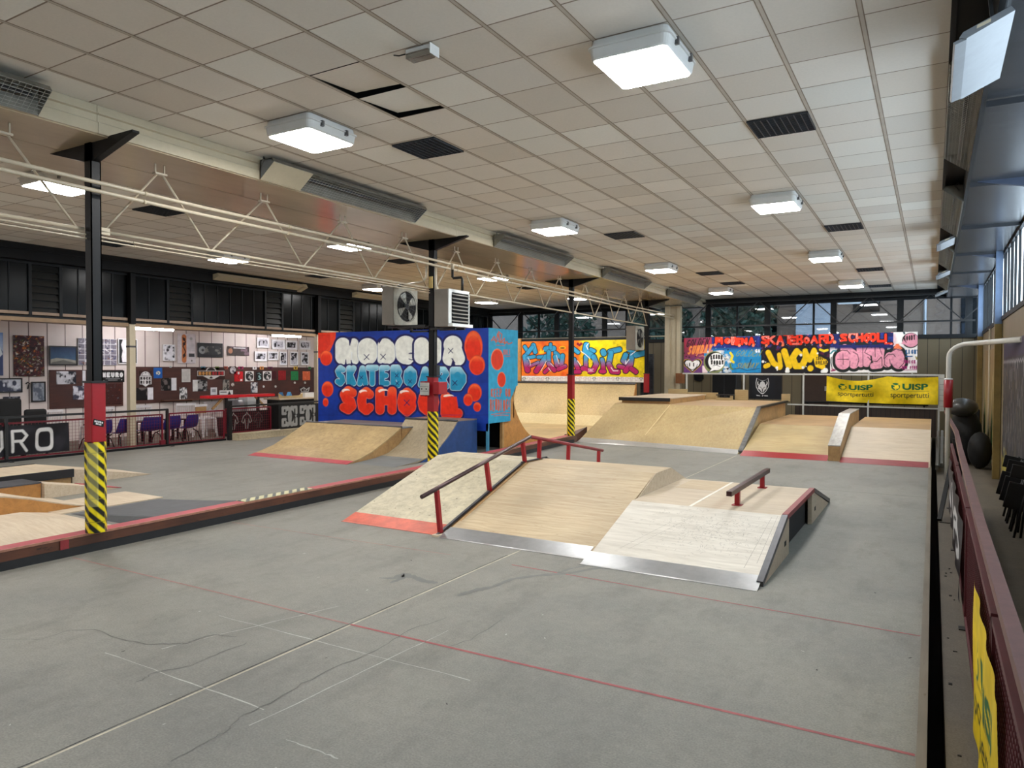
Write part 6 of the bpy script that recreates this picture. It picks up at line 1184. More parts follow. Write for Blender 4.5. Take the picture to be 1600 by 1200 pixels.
cv = Canvas(3.6, 2.45, .02, (0, 0, 360, 245), (134, 112, 72))
cv.poly([(0, 60), (60, 245), (0, 245)], (34, 84, 44)); cv.poly([(120, 70), (180, 200), (160, 245), (90, 245)], (34, 84, 44)); cv.poly([(240, 120), (300, 245), (200, 245)], (46, 92, 50)); cv.poly([(300, 40), (360, 20), (360, 245), (320, 245)], (150, 128, 40))
for p in ([(20, 60), (70, 150), (90, 245)], [(160, 40), (120, 150), (100, 240)], [(250, 60), (200, 180), (180, 240)], [(320, 70), (280, 180), (260, 240)]): cv.line(p, 4, (196, 184, 150)); cv.line([(x+7, y) for x, y in p], 2, (40, 34, 24))
single_canvas('graffiti_board', cv, flat((1.08, 20.6, 2.3), (1.08, 17.0, 2.3), (1.08, 17.0, -.15), (1.08, 20.6, -.15)), 'green and tan painted board with pale slashes on the far right wall', 'graffiti', thick=.015)
for i, y in enumerate((10.1, 16.15, 22.1)):
    t = thing('wall_post', ['blue-grey and yellow post of the right wall, out past the right edge', 'blue-grey post with a yellowish lower half between the two painted boards on the right wall', 'dim post at the far end of the right wall'][i], 'post', (1.03, y, -.18))
    part('upper', MB().box(.98, 1.09, y-.09, y+.09, 2.7, 4.06), mat('blue_grey_paint', rgb(92, 112, 142), .45, var=.12), t, True); part('lower', MB().box(.98, 1.09, y-.09, y+.09, -.18, 2.7), mat('yellowed_paint', rgb(128, 108, 58), .5, var=.3, scale=2), t, True)
    part('bracket', MB().prism([(.98, 4.06), (.42, 4.06), (.42, 4.045), (.98, 3.93)], y-.03, y+.03, 'y'), mat('blue_grey_dark', rgb(58, 68, 88), .45), t, True)
single('cream_pipe', MB().tube([(1.07, 19.0, -.18), (1.07, 19.0, 2.75)], .02, 8), M_cream, 'thin cream pipe rising on the far right wall', 'pipe')
def folded_chair(label_):
    """folded steel chair leaning on the wall: two long tubes, two short ones, seat and back boards between them"""
    t = thing('folding_chair', label_, 'chair')
    for sy in (-.2, .2): part('leg', MB().tube([(-.19, sy, 0), (-.02, sy*.95, .84)], .014, 8), M_black, t); part('leg', MB().tube([(-.12, sy*.85, 0), (-.06, sy*.85, .6)], .014, 8), M_black, t)
    part('seat', MB().bar((-.12, 0, .3), (-.05, 0, .62), .36, .03), M_black, t, bevel=.006); part('backrest', MB().bar((-.05, 0, .68), (-.02, 0, .84), .36, .02), M_black, t, bevel=.006); return t
c0 = folded_chair('black folded chair leaning on the right wall, nearest of three'); c0.location = (1.06, 10.75, -.18); c0['group'] = 'folded black chairs by the right wall'
dup(c0, (1.06, 11.3, -.18), None, 'black folded chair leaning on the right wall, middle of three'); dup(c0, (1.06, 11.85, -.18), None, 'black folded chair leaning on the right wall, furthest of three')
t = thing('covered_bundle', 'dark covered bundle beside the red-padded tube at the end of the walkway', 'bundle', (.6, 18.3, -.18)); part('body', MB().sphere((.62, 18.4, .42), .32, .5, .62), M_blackmat, t, True); part('cover', MB().sphere((.55, 18.1, 1.05), .3, .34, .2), mat('dark_plastic_cover', rgb(52, 52, 50), .35), t, True); part('bag', MB().sphere((.85, 17.6, .2), .22, .3, .38), M_blackmat, t, True)
single('dark_locker', MB().box(.45, .98, 20.4, 21.4, -.18, .9), M_blackmat, 'low black box at the dark end of the walkway', 'box', bevel=.02)
single('plank', MB().bar((.09, 16.2, -.05), (.12, 19.0, .42), .05, .09), mat('pale_plank', rgb(92, 90, 84), .6), 'pale plank lying beside the far right ramp, nearer one', 'plank'); single('plank', MB().bar((.17, 16.6, -.05), (.2, 19.2, .42), .05, .09), mat('pale_plank', rgb(92, 90, 84), .6), 'pale plank lying beside the far right ramp, further one', 'plank')
rr = random.Random(9)
for k in range(14): single('floor_litter', MB().box(0, rr.uniform(.01, .03), 0, rr.uniform(.01, .04), 0, .004).shift((rr.uniform(.11, .22), rr.uniform(3.2, 9), -.18)), M_blackmat, 'tiny dark scrap on the sunken strip beside the right fence', 'litter', 'scraps beside the right fence')
# ---------------------------------------------------------------- left-hand side: fence, posters, seats
M_redm = mat('left_fence_red', rgb(112, 20, 36), .45, var=.15); M_blk = M_black
def mesh_panel(a, b, z0, z1, label_, x=-15.6):
    t = thing('mesh_fence', label_, 'fence', (x, (a+b)/2, z0))
    f = MB().bar((x, a, z1), (x, b, z1), .035).bar((x, a, z0), (x, b, z0), .03).bar((x, a, z0), (x, a, z1), .035).bar((x, b, z0), (x, b, z1), .035); part('frame', f, M_redm, t, True)
    g = MB(); n = int((b-a)/.065)
    for i in range(1, n): y = a+(b-a)*i/n; g.box(x-.003, x+.003, y-.002, y+.002, z0, z1)
    m = int((z1-z0)/.065)
    for i in range(1, m): z = z0+(z1-z0)*i/m; g.box(x-.003, x+.003, a, b, z-.002, z+.002)
    part('wire_mesh', g, M_redm, t, True); return t
mesh_panel(4.2, 7.1, .06, .74, 'red mesh fence panel behind the NEURO banner at the left edge'); mesh_panel(7.15, 10.45, .06, .74, 'red mesh fence panel before the blue chairs, behind the first striped post'); mesh_panel(10.62, 12.15, .04, .75, 'red mesh fence panel right of the black fence post'); mesh_panel(12.2, 13.65, .17, .78, 'red mesh fence panel over the low timber ledge')
t = thing('steel_railing', 'black steel rail and posts standing before the left red mesh fence', 'railing', (-15.53, 8, 0)); part('rail', MB().bar((-15.53, 3.5, .87), (-15.53, 10.55, .855), .045), M_blk, t, True)
for y in (7.12, 10.53): part('post', MB().bar((-15.53, y, 0), (-15.53, y, .86), .05), M_blk, t, True); part('foot', MB().box(-15.75, -15.3, y-.03, y+.03, 0, .012), M_blk, t, True)
part('red_clamp', MB().box(-15.62, -15.55, 10.38, 10.5, .02, .14), M_redm, t, True)
single('fence_kerb', MB().box(-15.5, -15.44, 3.5, 12.1, 0, .045), M_darkbeam, 'low dark strip along the foot of the left fence', 'kerb strip')
t = thing('timber_ledge', 'low pale timber ledge between the left fence and the pink-footed quarter pipe', 'ledge', (-15.2, 13.4, 0)); part('top', MB().box(-15.42, -15.12, 12.2, 14.8, .14, .17), P_mid, t, True); part('side', MB().box(-15.16, -15.13, 12.24, 14.78, 0, .138), P_mid, t, True); part('end', MB().box(-15.4, -15.17, 12.21, 12.25, 0, .138), P_mid, t, True)
# NEURO banner
Ra, Rb = PX(17, 672, -15.57), PX(44, 706, -15.57); Oa, Ob = PX(55, 672, -15.57), PX(84, 702, -15.57); y1_ = PX(108, 690, -15.57).y; y0_ = 5.0; zt_, zb_ = .69, .1
cv = Canvas(y1_-y0_, zt_-zb_, .011, (y0_*100, -zt_*100, y1_*100, -zb_*100), (20, 18, 24)); cv.mix(np.clip((cv.noise(30, 14)-.5)*1.2, 0, .25), (60, 56, 66))
lw = (Rb.y-Ra.y)*100; pt = (Oa.y-Ra.y)*100; zz = (-Ra.z*100, -Rb.z*100)
for k, ch in ((0, 'R'), (-1, 'U'), (-2, 'E'), (-3, 'N')): cv.word(ch, Ra.y*100+k*pt, zz[0], Ra.y*100+k*pt+lw, zz[1], 2.6, (208, 206, 204))
oa, ob = (Ob.y-Oa.y)*50-3, (zz[1]-zz[0])/2-3; cv.mix(cv._a(np.abs(((np.abs((cv.X-(Oa.y+Ob.y)*50)/oa)**4+np.abs((cv.Y-sum(zz)/2)/ob)**4)**.25-1)*min(oa, ob))-2.8), (208, 206, 204))
single_canvas('banner', cv, lambda u, v: (-15.57+.012*np.sin(u*17+v*4), y0_+(y1_-y0_)*u+0*v, zt_+(zb_-zt_)*v), 'black NEURO banner with silver letters on the left fence', 'banner')
# DC banner
a, b = PX(438, 634, -15.3), PX(438, 671, -15.3); y1_ = 15.6
cv = Canvas(y1_-a.y, .66, .011, (0, 0, (y1_-a.y)*100, 66), (22, 22, 24)); G = (150, 150, 148)
for ox in (5, 71):
    for q in ([(3, 8), (3, 24), (12, 24)], [(3, 56), (3, 40), (12, 40)]): cv.line([(ox+x, y) for x, y in q], 4.0, G)
    cv.line([(ox+3, 8), (ox+12, 8)], 4.0, G); cv.line([(ox+3, 56), (ox+12, 56)], 4.0, G)
    for cx, keep_ in ((ox+20, 0), (ox+36, 1)):
        e = np.abs(cv.d_ell(cx, 32, 12, 22))-3.6; cut = (cx-8-cv.X) if keep_ == 0 else (cv.X-cx-8); cv.mix(cv._a(np.maximum(e, cut)), (24, 24, 26) if False else G)
    cv.line([(ox+44, 8), (ox+53, 8), (ox+53, 24)], 4.0, G); cv.line([(ox+53, 40), (ox+53, 56), (ox+44, 56)], 4.0, G)
    cv.poly([(ox+51+5*math.cos(k*math.pi/5-1.57)*(1 if k % 2 == 0 else .45), 32+5*math.sin(k*math.pi/5-1.57)*(1 if k % 2 == 0 else .45)) for k in range(10)], G)
single_canvas('banner', cv, lambda u, v: (-15.3+.01*np.sin(u*13), a.y+(y1_-a.y)*u+0*v, .83-.66*v), 'black banner with large grey DC letters, left of the blue graffiti box', 'banner')
t = thing('steel_railing', 'thick black post and long rail carrying the DC banner below the red bar top', 'railing', (-15.4, 12.17, 0)); part('rail', MB().bar((-15.33, 12.12, .86), (-15.33, 16.4, .88), .04), M_blk, t, True); part('post', MB().bar((-15.4, 12.17, 0), (-15.4, 12.17, 1.0), .09), M_blk, t, True); part('post', MB().bar((-15.33, 16.35, 0), (-15.33, 16.35, .87), .05), M_blk, t, True)
cv = Canvas(1.4, .5, .012, (0, 0, 140, 50), (34, 18, 22))
for ox in (16, 58, 96):
    c = (186, 184, 180) if ox < 90 else (90, 84, 84)
    cv.line([(ox-10, 26), (ox-4, 12), (ox+4, 8), (ox+6, 3), (ox+10, 8), (ox+16, 12), (ox+22, 26)], .8, c); cv.line([(ox-10, 26), (ox-4, 30), (ox, 20), (ox+3, 44)], .8, c); cv.line([(ox+22, 26), (ox+16, 30), (ox+12, 20), (ox+9, 44)], .8, c)
single_canvas('banner', cv, flat((-15.608, 12.23, .7), (-15.608, 13.63, .7), (-15.608, 13.63, .18), (-15.608, 12.23, .18)), 'dark banner with white line-drawn bulls behind the red mesh', 'banner', thick=.004)
# pillars and tubes of the side room
for i, y in enumerate((-2.0, 3.95, 9.93, 15.75, 21.7)):
    t = thing('cream_pillar', ['cream pillar of the left windows behind the camera', 'cream pillar of the left windows out past the left edge', 'cream pillar before the poster wall, right of the first black post', 'cream pillar before the poster wall, left of the blue graffiti box', 'cream pillar hidden behind the blue box'][i], 'pillar', (-15.97, y, 0)); part('shaft', MB().box(-16.03, -15.9, y-.07, y+.07, 0, 2.84), M_cream, t, True); part('upper_shaft', MB().box(-16.0, -15.86, y-.06, y+.06, 2.84, 4.0), M_darkbeam, t, True)
    if i > 1: part('strap', MB().box(-16.035, -15.895, y-.075, y+.075, 2.3, 2.34), M_darksteel, t, True)
struct('trim_10', MB().box(-16.06, -15.94, Y0, Y1, 2.78, 2.86), mat('wood_brown_trim', rgb(150, 124, 96), .6, var=.15))
M_tube = emit('tube_glow', (1.0, .97, 1.0), TUBE_W)
tb = [(-1.5, 'behind the camera'), (5.0, 'lit fluorescent tube out past the left edge'), (10.7, 'lit fluorescent tube over the poster wall, right of the cream pillar'), (15.1, 'lit fluorescent tube over the framed photographs, at right'), (19.6, 'lit fluorescent tube hidden behind the blue box')]
def tube_lamp():
    t = thing('tube_lamp', '', 'tube light'); part('tube', MB().tube([(0, 0, 0), (0, 1.15, 0)], .03, 10), M_tube, t); part('fixture', MB().box(-.035, .035, -.03, 1.18, .032, .06), M_whiteplastic, t)
    for y in (-.03, 1.15): part('end_cap', MB().tube([(0, y, 0), (0, y+.03, 0)], .033, 10), M_whiteplastic, t)
    return t
tl = tube_lamp(); tl.location = (-17.2, 10.7, 2.82); tl['label'] = tb[2][1]; tl['group'] = 'fluorescent tubes over the poster wall'
for k in (0, 1, 3, 4): dup(tl, (-17.2, tb[k][0], 2.82), None, 'lit fluorescent tube behind the camera' if k == 0 else tb[k][1])
single('ceiling_spot', MB().tube([(-16.6, 7.9, 2.86), (-16.6, 7.9, 2.9)], .05, 10), M_whiteplastic, 'small round white ceiling fitting over the left posters', 'ceiling spot')
# dark timber boards on the poster wall
XW = -18.59
M_board = plywood('dark_red_boards', rgb(72, 36, 28), rgb(28, 14, 12), 'y', knots=.7, patch=.35)
def wall_rect(px0, py0, px1, py1, x=XW):
    a, b = PX(px0, py0, x), PX(px1, py1, x); return a.y, b.y, a.z, b.z
def tboard(name, px0, py0, px1, py1, label_):
    y0, y1, z1, z0 = wall_rect(px0, py0, px1, py1); return single(name, MB().box(XW-.01, XW+.02, y0, y1, z0, z1), M_board, label_, 'timber board')
tboard('dark_boarding', 76.6, 578, 192, 634, 'dark red-brown board wall panel left of the cream pillar'); tboard('dark_boarding', 206, 573, 500, 617, 'long dark red-brown board wall panel right of the cream pillar'); 
y0, y1, z1, z0 = wall_rect(206, 573, 300, 627); single('dark_boarding', MB().box(XW, XW+.018, y0, y1, z0, 1.05), M_board, 'lower dark board strip under the ROCK RIDE logo', 'timber board')
XP = XW+.026
def poster(name, px0, py0, px1, py1, paint, label_, cat='poster', frame=None, bg=(230, 230, 228), x=XP, res=.012, group=None, fw=.03):
    y0, y1, z1, z0 = wall_rect(px0, py0, px1, py1, x); w_, h_ = y1-y0, z1-z0
    cv = Canvas(w_, h_, res, (0, 0, 100, 100*h_/w_), bg); cv.H = 100*h_/w_; paint(cv)
    if frame is None: return single_canvas(name, cv, flat((x, y0, z1), (x, y1, z1), (x, y1, z0), (x, y0, z0)), label_, cat, group, thick=.006)
    t = thing(name, label_, cat, (x, (y0+y1)/2, z0), 0, group); cv.build('print', flat((x+.012, y0, z1), (x+.012, y1, z1), (x+.012, y1, z0), (x+.012, y0, z0)), .008, t)
    f = MB().box(x+.012, x+.024, y0, y1, z1-fw, z1).box(x+.012, x+.024, y0, y1, z0, z0+fw).box(x+.012, x+.024, y0, y0+fw, z0+fw, z1-fw).box(x+.012, x+.024, y1-fw, y1, z0+fw, z1-fw); part('frame', f, frame, t, True); return t
def photo_paint(seed, lo=(20, 20, 26), hi=(200, 202, 208), th=.5, sc=22, grad=0):
    def f(cv):
        n = cv.noise(sc, seed, 4)+(cv.Y/cv.H-.5)*grad; a = np.clip((n-th)*6+.5, 0, 1); cv.c[:] = rgb(*lo); cv.mix(a, hi)
        for k in range(3):
            r = random.Random(seed*7+k); x, y = r.uniform(20, 80), r.uniform(.3, .8)*cv.H; cv.circ(x, y, r.uniform(3, 9), lo if k % 2 else hi, r.uniform(5, 14))
    return f
def matted(inner, m=9):
    def f(cv):
        inner(cv); c = cv.c.copy(); k = (cv.X < m) | (cv.X > 100-m) | (cv.Y < m) | (cv.Y > cv.H-m); cv.c[k] = rgb(228, 228, 232)
    return f
F_b = mat('black_frame', rgb(18, 18, 20), .35); F_w = mat('white_frame', rgb(232, 232, 232), .5)
def collage(seed, pal, n, bg=None):
    def f(cv):
        r = random.Random(seed)
        for k in range(n):
            x, y = r.uniform(0, 100), r.uniform(0, cv.H); c = r.choice(pal); cv.poly([(x+r.uniform(-7, 7), y+r.uniform(-6, 6)) for _ in range(4)], c)
    return f
poster('poster', -14, 519, 5.5, 587, lambda cv: (cv.mix(np.clip(1-cv.Y/cv.H*1.3, 0, 1), (120, 150, 200)), cv.poly([(0, cv.H*.5), (60, cv.H*.3), (100, cv.H*.45), (100, cv.H), (0, cv.H)], (66, 78, 118)), cv.poly([(50, cv.H*.35), (70, cv.H*.3), (95, cv.H*.5), (60, cv.H*.6)], (220, 224, 232))), 'blue mountain poster cut by the left edge of the picture', bg=(226, 230, 236))
poster('poster', 20.5, 523.5, 69.7, 588, collage(3, [(70, 20, 30), (24, 18, 20), (90, 92, 50), (110, 40, 40), (206, 196, 180), (196, 110, 30), (40, 46, 34), (130, 120, 120), (20, 16, 20), (60, 30, 36)], 420), 'dense dark red patterned collage poster at left', bg=(60, 30, 34))
poster('framed_picture', 76, 540, 120.5, 571, lambda cv: (cv.mix(np.clip(cv.Y/cv.H, 0, 1), (70, 104, 134)), cv.poly([(0, cv.H*.72), (25, cv.H*.62), (60, cv.H*.66), (100, cv.H*.75), (100, cv.H), (0, cv.H)], (150, 150, 140)), cv.poly([(10, cv.H*.85), (50, cv.H*.72), (100, cv.H*.9), (100, cv.H), (0, cv.H)], (104, 104, 100))), 'black framed night snowscape with deep blue sky', 'picture', F_b, (18, 42, 78))
poster('poster', 122, 528, 182.5, 571, lambda cv: (collage(8, [(30, 30, 40), (90, 84, 110), (200, 196, 206), (120, 90, 80), (60, 66, 110), (230, 228, 232)], 120)(cv), [cv.rect(0, k*cv.H/5-.6, 100, k*cv.H/5+.6, (236, 236, 238)) for k in range(6)], [cv.rect(k*100/6-.6, 0, k*100/6+.6, cv.H, (236, 236, 238)) for k in range(7)]), 'photo collage poster partly hidden by the first black post', bg=(120, 116, 130))
poster('poster', 184, 529, 214, 568.5, lambda cv: (cv.poly([(25, 4), (50, 6), (58, 30), (48, 60), (56, 100), (50, cv.H-8), (22, cv.H-8), (18, 90), (24, 60), (16, 30)], (236, 236, 238)), cv.circ(70, 20, 8, (236, 236, 238)), cv.line([(84, cv.H-22), (86, cv.H-12)], 2, (200, 200, 200))), 'black poster with a white bottle-like silhouette behind the cream pillar', 'poster', F_w, (22, 24, 28), fw=.02)
poster('framed_picture', -6, 591, 34.6, 613, photo_paint(11, (60, 66, 86), (206, 210, 220), .45, 30, -.4), 'black framed photo of skiers on pale snow, cut by the left edge', 'picture', F_b)
poster('framed_picture', 48, 596.5, 71, 627.5, photo_paint(12, (96, 104, 118), (150, 156, 166), .5, 30), 'upright black framed grey snow photo', 'picture', F_b)
poster('poster', 4.6, 620, 32, 649, photo_paint(13, (40, 42, 52), (140, 142, 150), .5, 20, .3), 'grey unframed road photo low at the left edge')
single('wall_hook', MB().tube([(XW+.01, y, z) for y, z in [(PX(40, 600, XW).y, PX(40, 600, XW).z), (PX(43, 597, XW).y, PX(43, 597, XW).z), (PX(46, 599, XW).y, PX(46, 599, XW).z), (PX(44, 602, XW).y, PX(44, 602, XW).z), (PX(43, 608, XW).y, PX(43, 608, XW).z)]], .012, 6), M_black, 'small black bent hook between two framed photos at left', 'hook')
poster('photo_print', 88, 580, 119, 600, photo_paint(14, (30, 34, 44), (214, 214, 220), .48, 26), 'black and white slope photo on the left dark board', 'photo'); poster('photo_print', 114, 603, 133, 624, photo_paint(15, (60, 60, 76), (210, 210, 220), .5, 30), 'small white-edged photo beside the first black post', 'photo'); poster('card', 129, 579, 134, 603, lambda cv: None, 'narrow white card at the left side of the first black post', 'card', bg=(226, 226, 230))
def neuro(cv): cv.word('NEURO', 6, cv.H*.16, 94, cv.H*.58, 3.2, (226, 226, 226)); cv.rect(20, cv.H*.68, 80, cv.H*.72, (150, 150, 150)); cv.rect(30, cv.H*.8, 70, cv.H*.84, (150, 150, 150)); [cv.circ(x, y, 1.6, (220, 220, 220)) for x, y in ((12, cv.H*.88), (88, cv.H*.8))]
poster('sign', 157.5, 579, 194.5, 597, neuro, 'black NEURO sign on the dark board left of the cream pillar', 'sign', bg=(14, 14, 16))
poster('poster', 163, 599.5, 190.5, 631, collage(21, [(90, 32, 26), (60, 24, 20), (44, 30, 30), (110, 50, 34), (30, 18, 18), (80, 84, 90)], 60), 'dark red and brown poster under the NEURO sign', bg=(60, 26, 22))
def rock(cv):
    H = cv.H; cv.circ(50, H*.38, 38, (214, 214, 214)); cv.circ(50, H*.38, 33, (30, 22, 22)); cv.poly([(20, H*.3), (40, H*.08), (50, H*.16), (62, H*.06), (82, H*.32)], (206, 206, 206)); cv.rect(6, H*.34, 94, H*.84, (214, 214, 214)); cv.poly([(20, H*.82), (80, H*.82), (50, H*1.0)], (214, 214, 214)); cv.word('ROCK', 10, H*.37, 90, H*.57, 4, (24, 18, 18)); cv.word('RIDE', 10, H*.61, 90, H*.82, 4, (24, 18, 18))
poster('wall_logo', 217, 579.5, 238, 604, rock, 'white ROCK RIDE mountain logo, upright one right of the cream pillar', 'logo sign', bg=(50, 26, 22))
def photocard(seed): 
    def f(cv): photo_paint(seed, (14, 12, 14), (110, 100, 98), .62, 30)(cv); cv.rect(66, 0, 100, cv.H, (220, 220, 224))
    return f
poster('photo_card', 213, 606, 239.6, 624.5, photocard(31), 'dark photo with a white side strip, below the upright logo', 'photo', bg=(20, 18, 20)); poster('card', 240, 574.5, 253.7, 591, lambda cv: (cv.circ(52, cv.H*.5, 24, (224, 220, 190), 20), cv.line([(40, cv.H*.4), (60, cv.H*.5), (44, cv.H*.66)], 4, (30, 90, 160))), 'small blue card with a pale emblem', 'card', bg=(30, 92, 168))
poster('photo_card', 251.6, 590.6, 276, 610, photocard(32), 'grey figure photo with a white side strip, right of the blue card', 'photo'); poster('paper_sheet', 284, 576.5, 297.6, 597, lambda cv: [cv.line([(16, y), (84, y)], .8, (150, 150, 150)) for y in range(20, int(cv.H)-14, 12)], 'white paper sheet pinned left of the wide logo', 'paper', bg=(206, 204, 200))
def rockwide(cv):
    H = cv.H; cv.circ(50, H*.46, 20, (210, 208, 204)); cv.circ(50, H*.46, 17, (40, 30, 30)); cv.rect(2, H*.26, 98, H*.7, (210, 208, 204)); cv.poly([(20, H*.68), (40, H*.95), (50, H*.72), (60, H*.98), (82, H*.68)], (210, 208, 204)); cv.rect(4, H*.3, 96, H*.66, (46, 26, 24)); cv.word('ROCK', 7, H*.33, 50, H*.63, 2.2, (206, 146, 74)); cv.word('RIDE', 54, H*.33, 95, H*.63, 2.2, (170, 40, 44))
poster('wall_logo', 307.4, 574.5, 351.6, 592.5, rockwide, 'wide ROCK RIDE logo in gold and red letters', 'logo sign', bg=(50, 26, 22))
poster('photo_print', 280.4, 605.6, 292.4, 624, photo_paint(41, (60, 60, 60), (226, 226, 226), .42, 26), 'small pale upright photo under the paper sheet', 'photo'); poster('photo_card', 301, 593.6, 324, 611, lambda cv: (photo_paint(42, (30, 30, 32), (150, 150, 150), .5, 16)(cv), cv.rect(0, 0, 34, cv.H, (222, 222, 220))), 'photo with a white left strip under the wide logo', 'photo')
poster('paper_sheet', 329, 605.6, 339.2, 617, lambda cv: cv.rect(20, 20, 80, 60, (150, 150, 156)), 'small white note above the red bar top', 'paper', bg=(216, 216, 218)); poster('photo_print', 348, 593, 358.5, 610, photo_paint(43, (50, 50, 48), (140, 136, 128), .5, 26), 'grey upright photo right of the wide logo', 'photo', bg=(160, 160, 156)); poster('sticker', 343, 610, 364, 616.5, lambda cv: (cv.poly([(60, cv.H), (72, 4), (86, cv.H)], (20, 20, 22)), cv.line([(8, cv.H*.4), (50, cv.H*.4)], 3, (40, 40, 40))), 'white strip sticker with a black peak above the red bar top', 'sticker', bg=(222, 222, 220))
def disc(c1, c2, bgc):
    def f(cv): H = cv.H; cv.circ(50, H/2, 44, c1, H*.45); cv.mix(np.clip((cv.noise(16, 51)-.5)*6, 0, 1)*cv._a(cv.d_ell(50, H/2, 38, H*.39)), c2)
    return f
poster('round_sticker', 361, 598, 366.2, 603.8, disc((200, 190, 180), (60, 40, 40), 0), 'tiny round pale sticker under the round emblem', 'sticker', bg=(60, 32, 28)); poster('round_emblem', 358.6, 572.4, 369.2, 584.4, disc((190, 188, 190), (70, 66, 80), 0), 'round grey emblem right of the wide logo', 'emblem', bg=(50, 28, 26))
poster('record_sleeve', 366, 580.5, 379.6, 596, lambda cv: (cv.line([(20, 30), (70, 24), (40, 60), (80, 90)], 3, (110, 12, 16)), cv.rect(40, 4, 60, 26, (220, 216, 214)), cv.rect(70, cv.H-22, 92, cv.H-6, (220, 216, 214))), 'red sleeve with white corner labels, left of two round prints', 'sleeve', bg=(196, 26, 34))
poster('round_print', 383, 580, 396.5, 595.6, disc((30, 30, 32), (190, 190, 190), 0), 'round black disc print on white, left one', 'print', bg=(222, 222, 220)); poster('round_print', 399.6, 581, 410, 595, disc((24, 22, 24), (150, 190, 190), 0), 'dark round print between two white ones', 'print', bg=(34, 26, 28)); poster('round_print', 411, 580, 424.2, 594.6, disc((30, 30, 32), (210, 206, 206), 0), 'round black disc print on white, right one', 'print', bg=(222, 222, 220))
poster('record_sleeve', 435, 579, 446.8, 594, collage(55, [(150, 24, 30), (110, 16, 24), (200, 60, 60)], 20), 'dark red sleeve right of the round prints', 'sleeve', bg=(140, 26, 32)); poster('record_sleeve', 454.6, 580, 466.2, 594, collage(56, [(30, 120, 70), (50, 150, 90)], 12), 'green sleeve on the dark boards', 'sleeve', bg=(36, 128, 74)); poster('record_sleeve', 473, 580, 484.6, 594, collage(57, [(236, 130, 80), (214, 90, 50), (240, 220, 190)], 14), 'orange sleeve near the right cream pillar', 'sleeve', bg=(222, 108, 66))
poster('record_sleeve', 424.5, 580, 432, 592, collage(58, [(120, 24, 30), (40, 20, 24)], 14), 'very dark red sleeve between white and red ones', 'sleeve', bg=(66, 22, 28)); poster('photo_print', 392, 597.6, 402.4, 613.6, photo_paint(44, (60, 66, 80), (214, 214, 216), .46, 30), 'white-edged photo under the round prints', 'photo', bg=(226, 226, 226))
for i, (a_, b_, c_, d_, col, nm) in enumerate(((314, 572.6, 321, 577, (60, 120, 140), 'teal'), (336.4, 572.6, 342.4, 577.6, (110, 130, 60), 'green'), (350, 572.4, 356, 577, (150, 70, 50), 'rust'), (372.4, 572.6, 380.4, 577, (150, 36, 84), 'magenta'), (395, 572.6, 401, 577.4, (214, 214, 214), 'white'), (406, 572.6, 412, 577.4, (206, 140, 70), 'orange'), (419, 573, 426, 577, (90, 30, 60), 'plum'), (459, 572.6, 465, 577.4, (206, 170, 60), 'yellow'), (482, 573, 486, 577, (60, 120, 70), 'dark green'), (265, 572, 268, 574.4, (190, 200, 200), 'tiny pale'))):
    poster('small_sticker', a_, b_, c_, d_, lambda cv: cv.circ(50, cv.H/2, 18, (30, 26, 26)), f'{nm} sticker in the row along the top of the dark boards', 'sticker', bg=col, group='stickers along the top of the boards')
for i, (x, y) in enumerate(((411.2, 604), (430, 604), (460, 598), (476, 598))): p = PX(x, y, XW+.02); single('white_button', MB().tube([(XW+.02, p.y, p.z), (XW+.05, p.y, p.z)], .035, 10), M_whiteplastic, f'white knob on the dark boards, {["leftmost", "second from left", "third from left", "rightmost"][i]} of four', 'knob', 'white knobs on the boards')
poster('wall_logo', 468, 604, 485, 612, lambda cv: (cv.line([(10, 20), (40, 8), (60, 24), (90, 10), (80, 36), (20, 38), (10, 20)], 4, (186, 184, 180)), cv.circ(50, 24, 12, (186, 184, 180)), cv.circ(50, 24, 7, (50, 30, 28))), 'pale scribbled logo low on the boards beside the right cream pillar', 'logo sign', bg=(50, 26, 22))
poster('photo_print', 254, 538, 273, 564.2, photo_paint(61, (40, 40, 46), (226, 226, 232), .42, 22), 'black and white branches print left of the tall board', 'print', F_w, fw=.015)
def deckboard(cv): H = cv.H; cv.line([(36, 16), (36, H-16)], 13, (196, 120, 70)); [cv.circ(36, y, 8, (60, 30, 24)) for y in (28, 50, H-40)]; cv.line([(30, 20), (44, 40), (30, 62), (44, 90), (32, H-30)], 3, (40, 24, 22)); cv.circ(75, 24, 8, (170, 170, 170)); [cv.rect(60, y, 94, y+1.5, (170, 170, 176)) for y in range(50, 90, 5)]; cv.rect(62, H*.66, 94, H*.78, (60, 60, 64)); cv.circ(78, H-14, 5, (120, 120, 120))
poster('display_board', 277.4, 521, 305.6, 568, deckboard, 'tall white display board with a patterned wooden skateboard deck', 'display board', bg=(212, 206, 210))
def deckdark(cv): H = cv.H; cv.line([(20, H/2), (80, H/2)], 15, (48, 50, 54)); cv.circ(18, H/2, 13, (150, 156, 158)); cv.circ(20, H/2, 5, (50, 54, 58)); cv.mix(np.clip((cv.noise(12, 71)-.52)*8, 0, .8)*cv._a(cv.d_seg((30, H/2), (82, H/2))-13), (130, 128, 122))
poster('display_board', 308.6, 535.4, 348.2, 558.8, deckdark, 'dark panel with a grey skateboard deck lying on it', 'display board', bg=(34, 36, 40))
def decktop(cv): H = cv.H; cv.mix(np.clip((cv.noise(14, 72)-.5)*6, 0, 1), (120, 100, 110)); cv.rect(26, H*.12, 82, H*.2, (240, 240, 240)); cv.circ(12, H/2, 10, (170, 120, 90))  # the white bar is a reflection painted into the deck's colours
poster('skateboard_deck', 356, 541, 389.4, 556, decktop, 'dark framed skateboard deck with a painted bright reflection, hung lengthwise', 'skateboard', bg=(66, 58, 56))
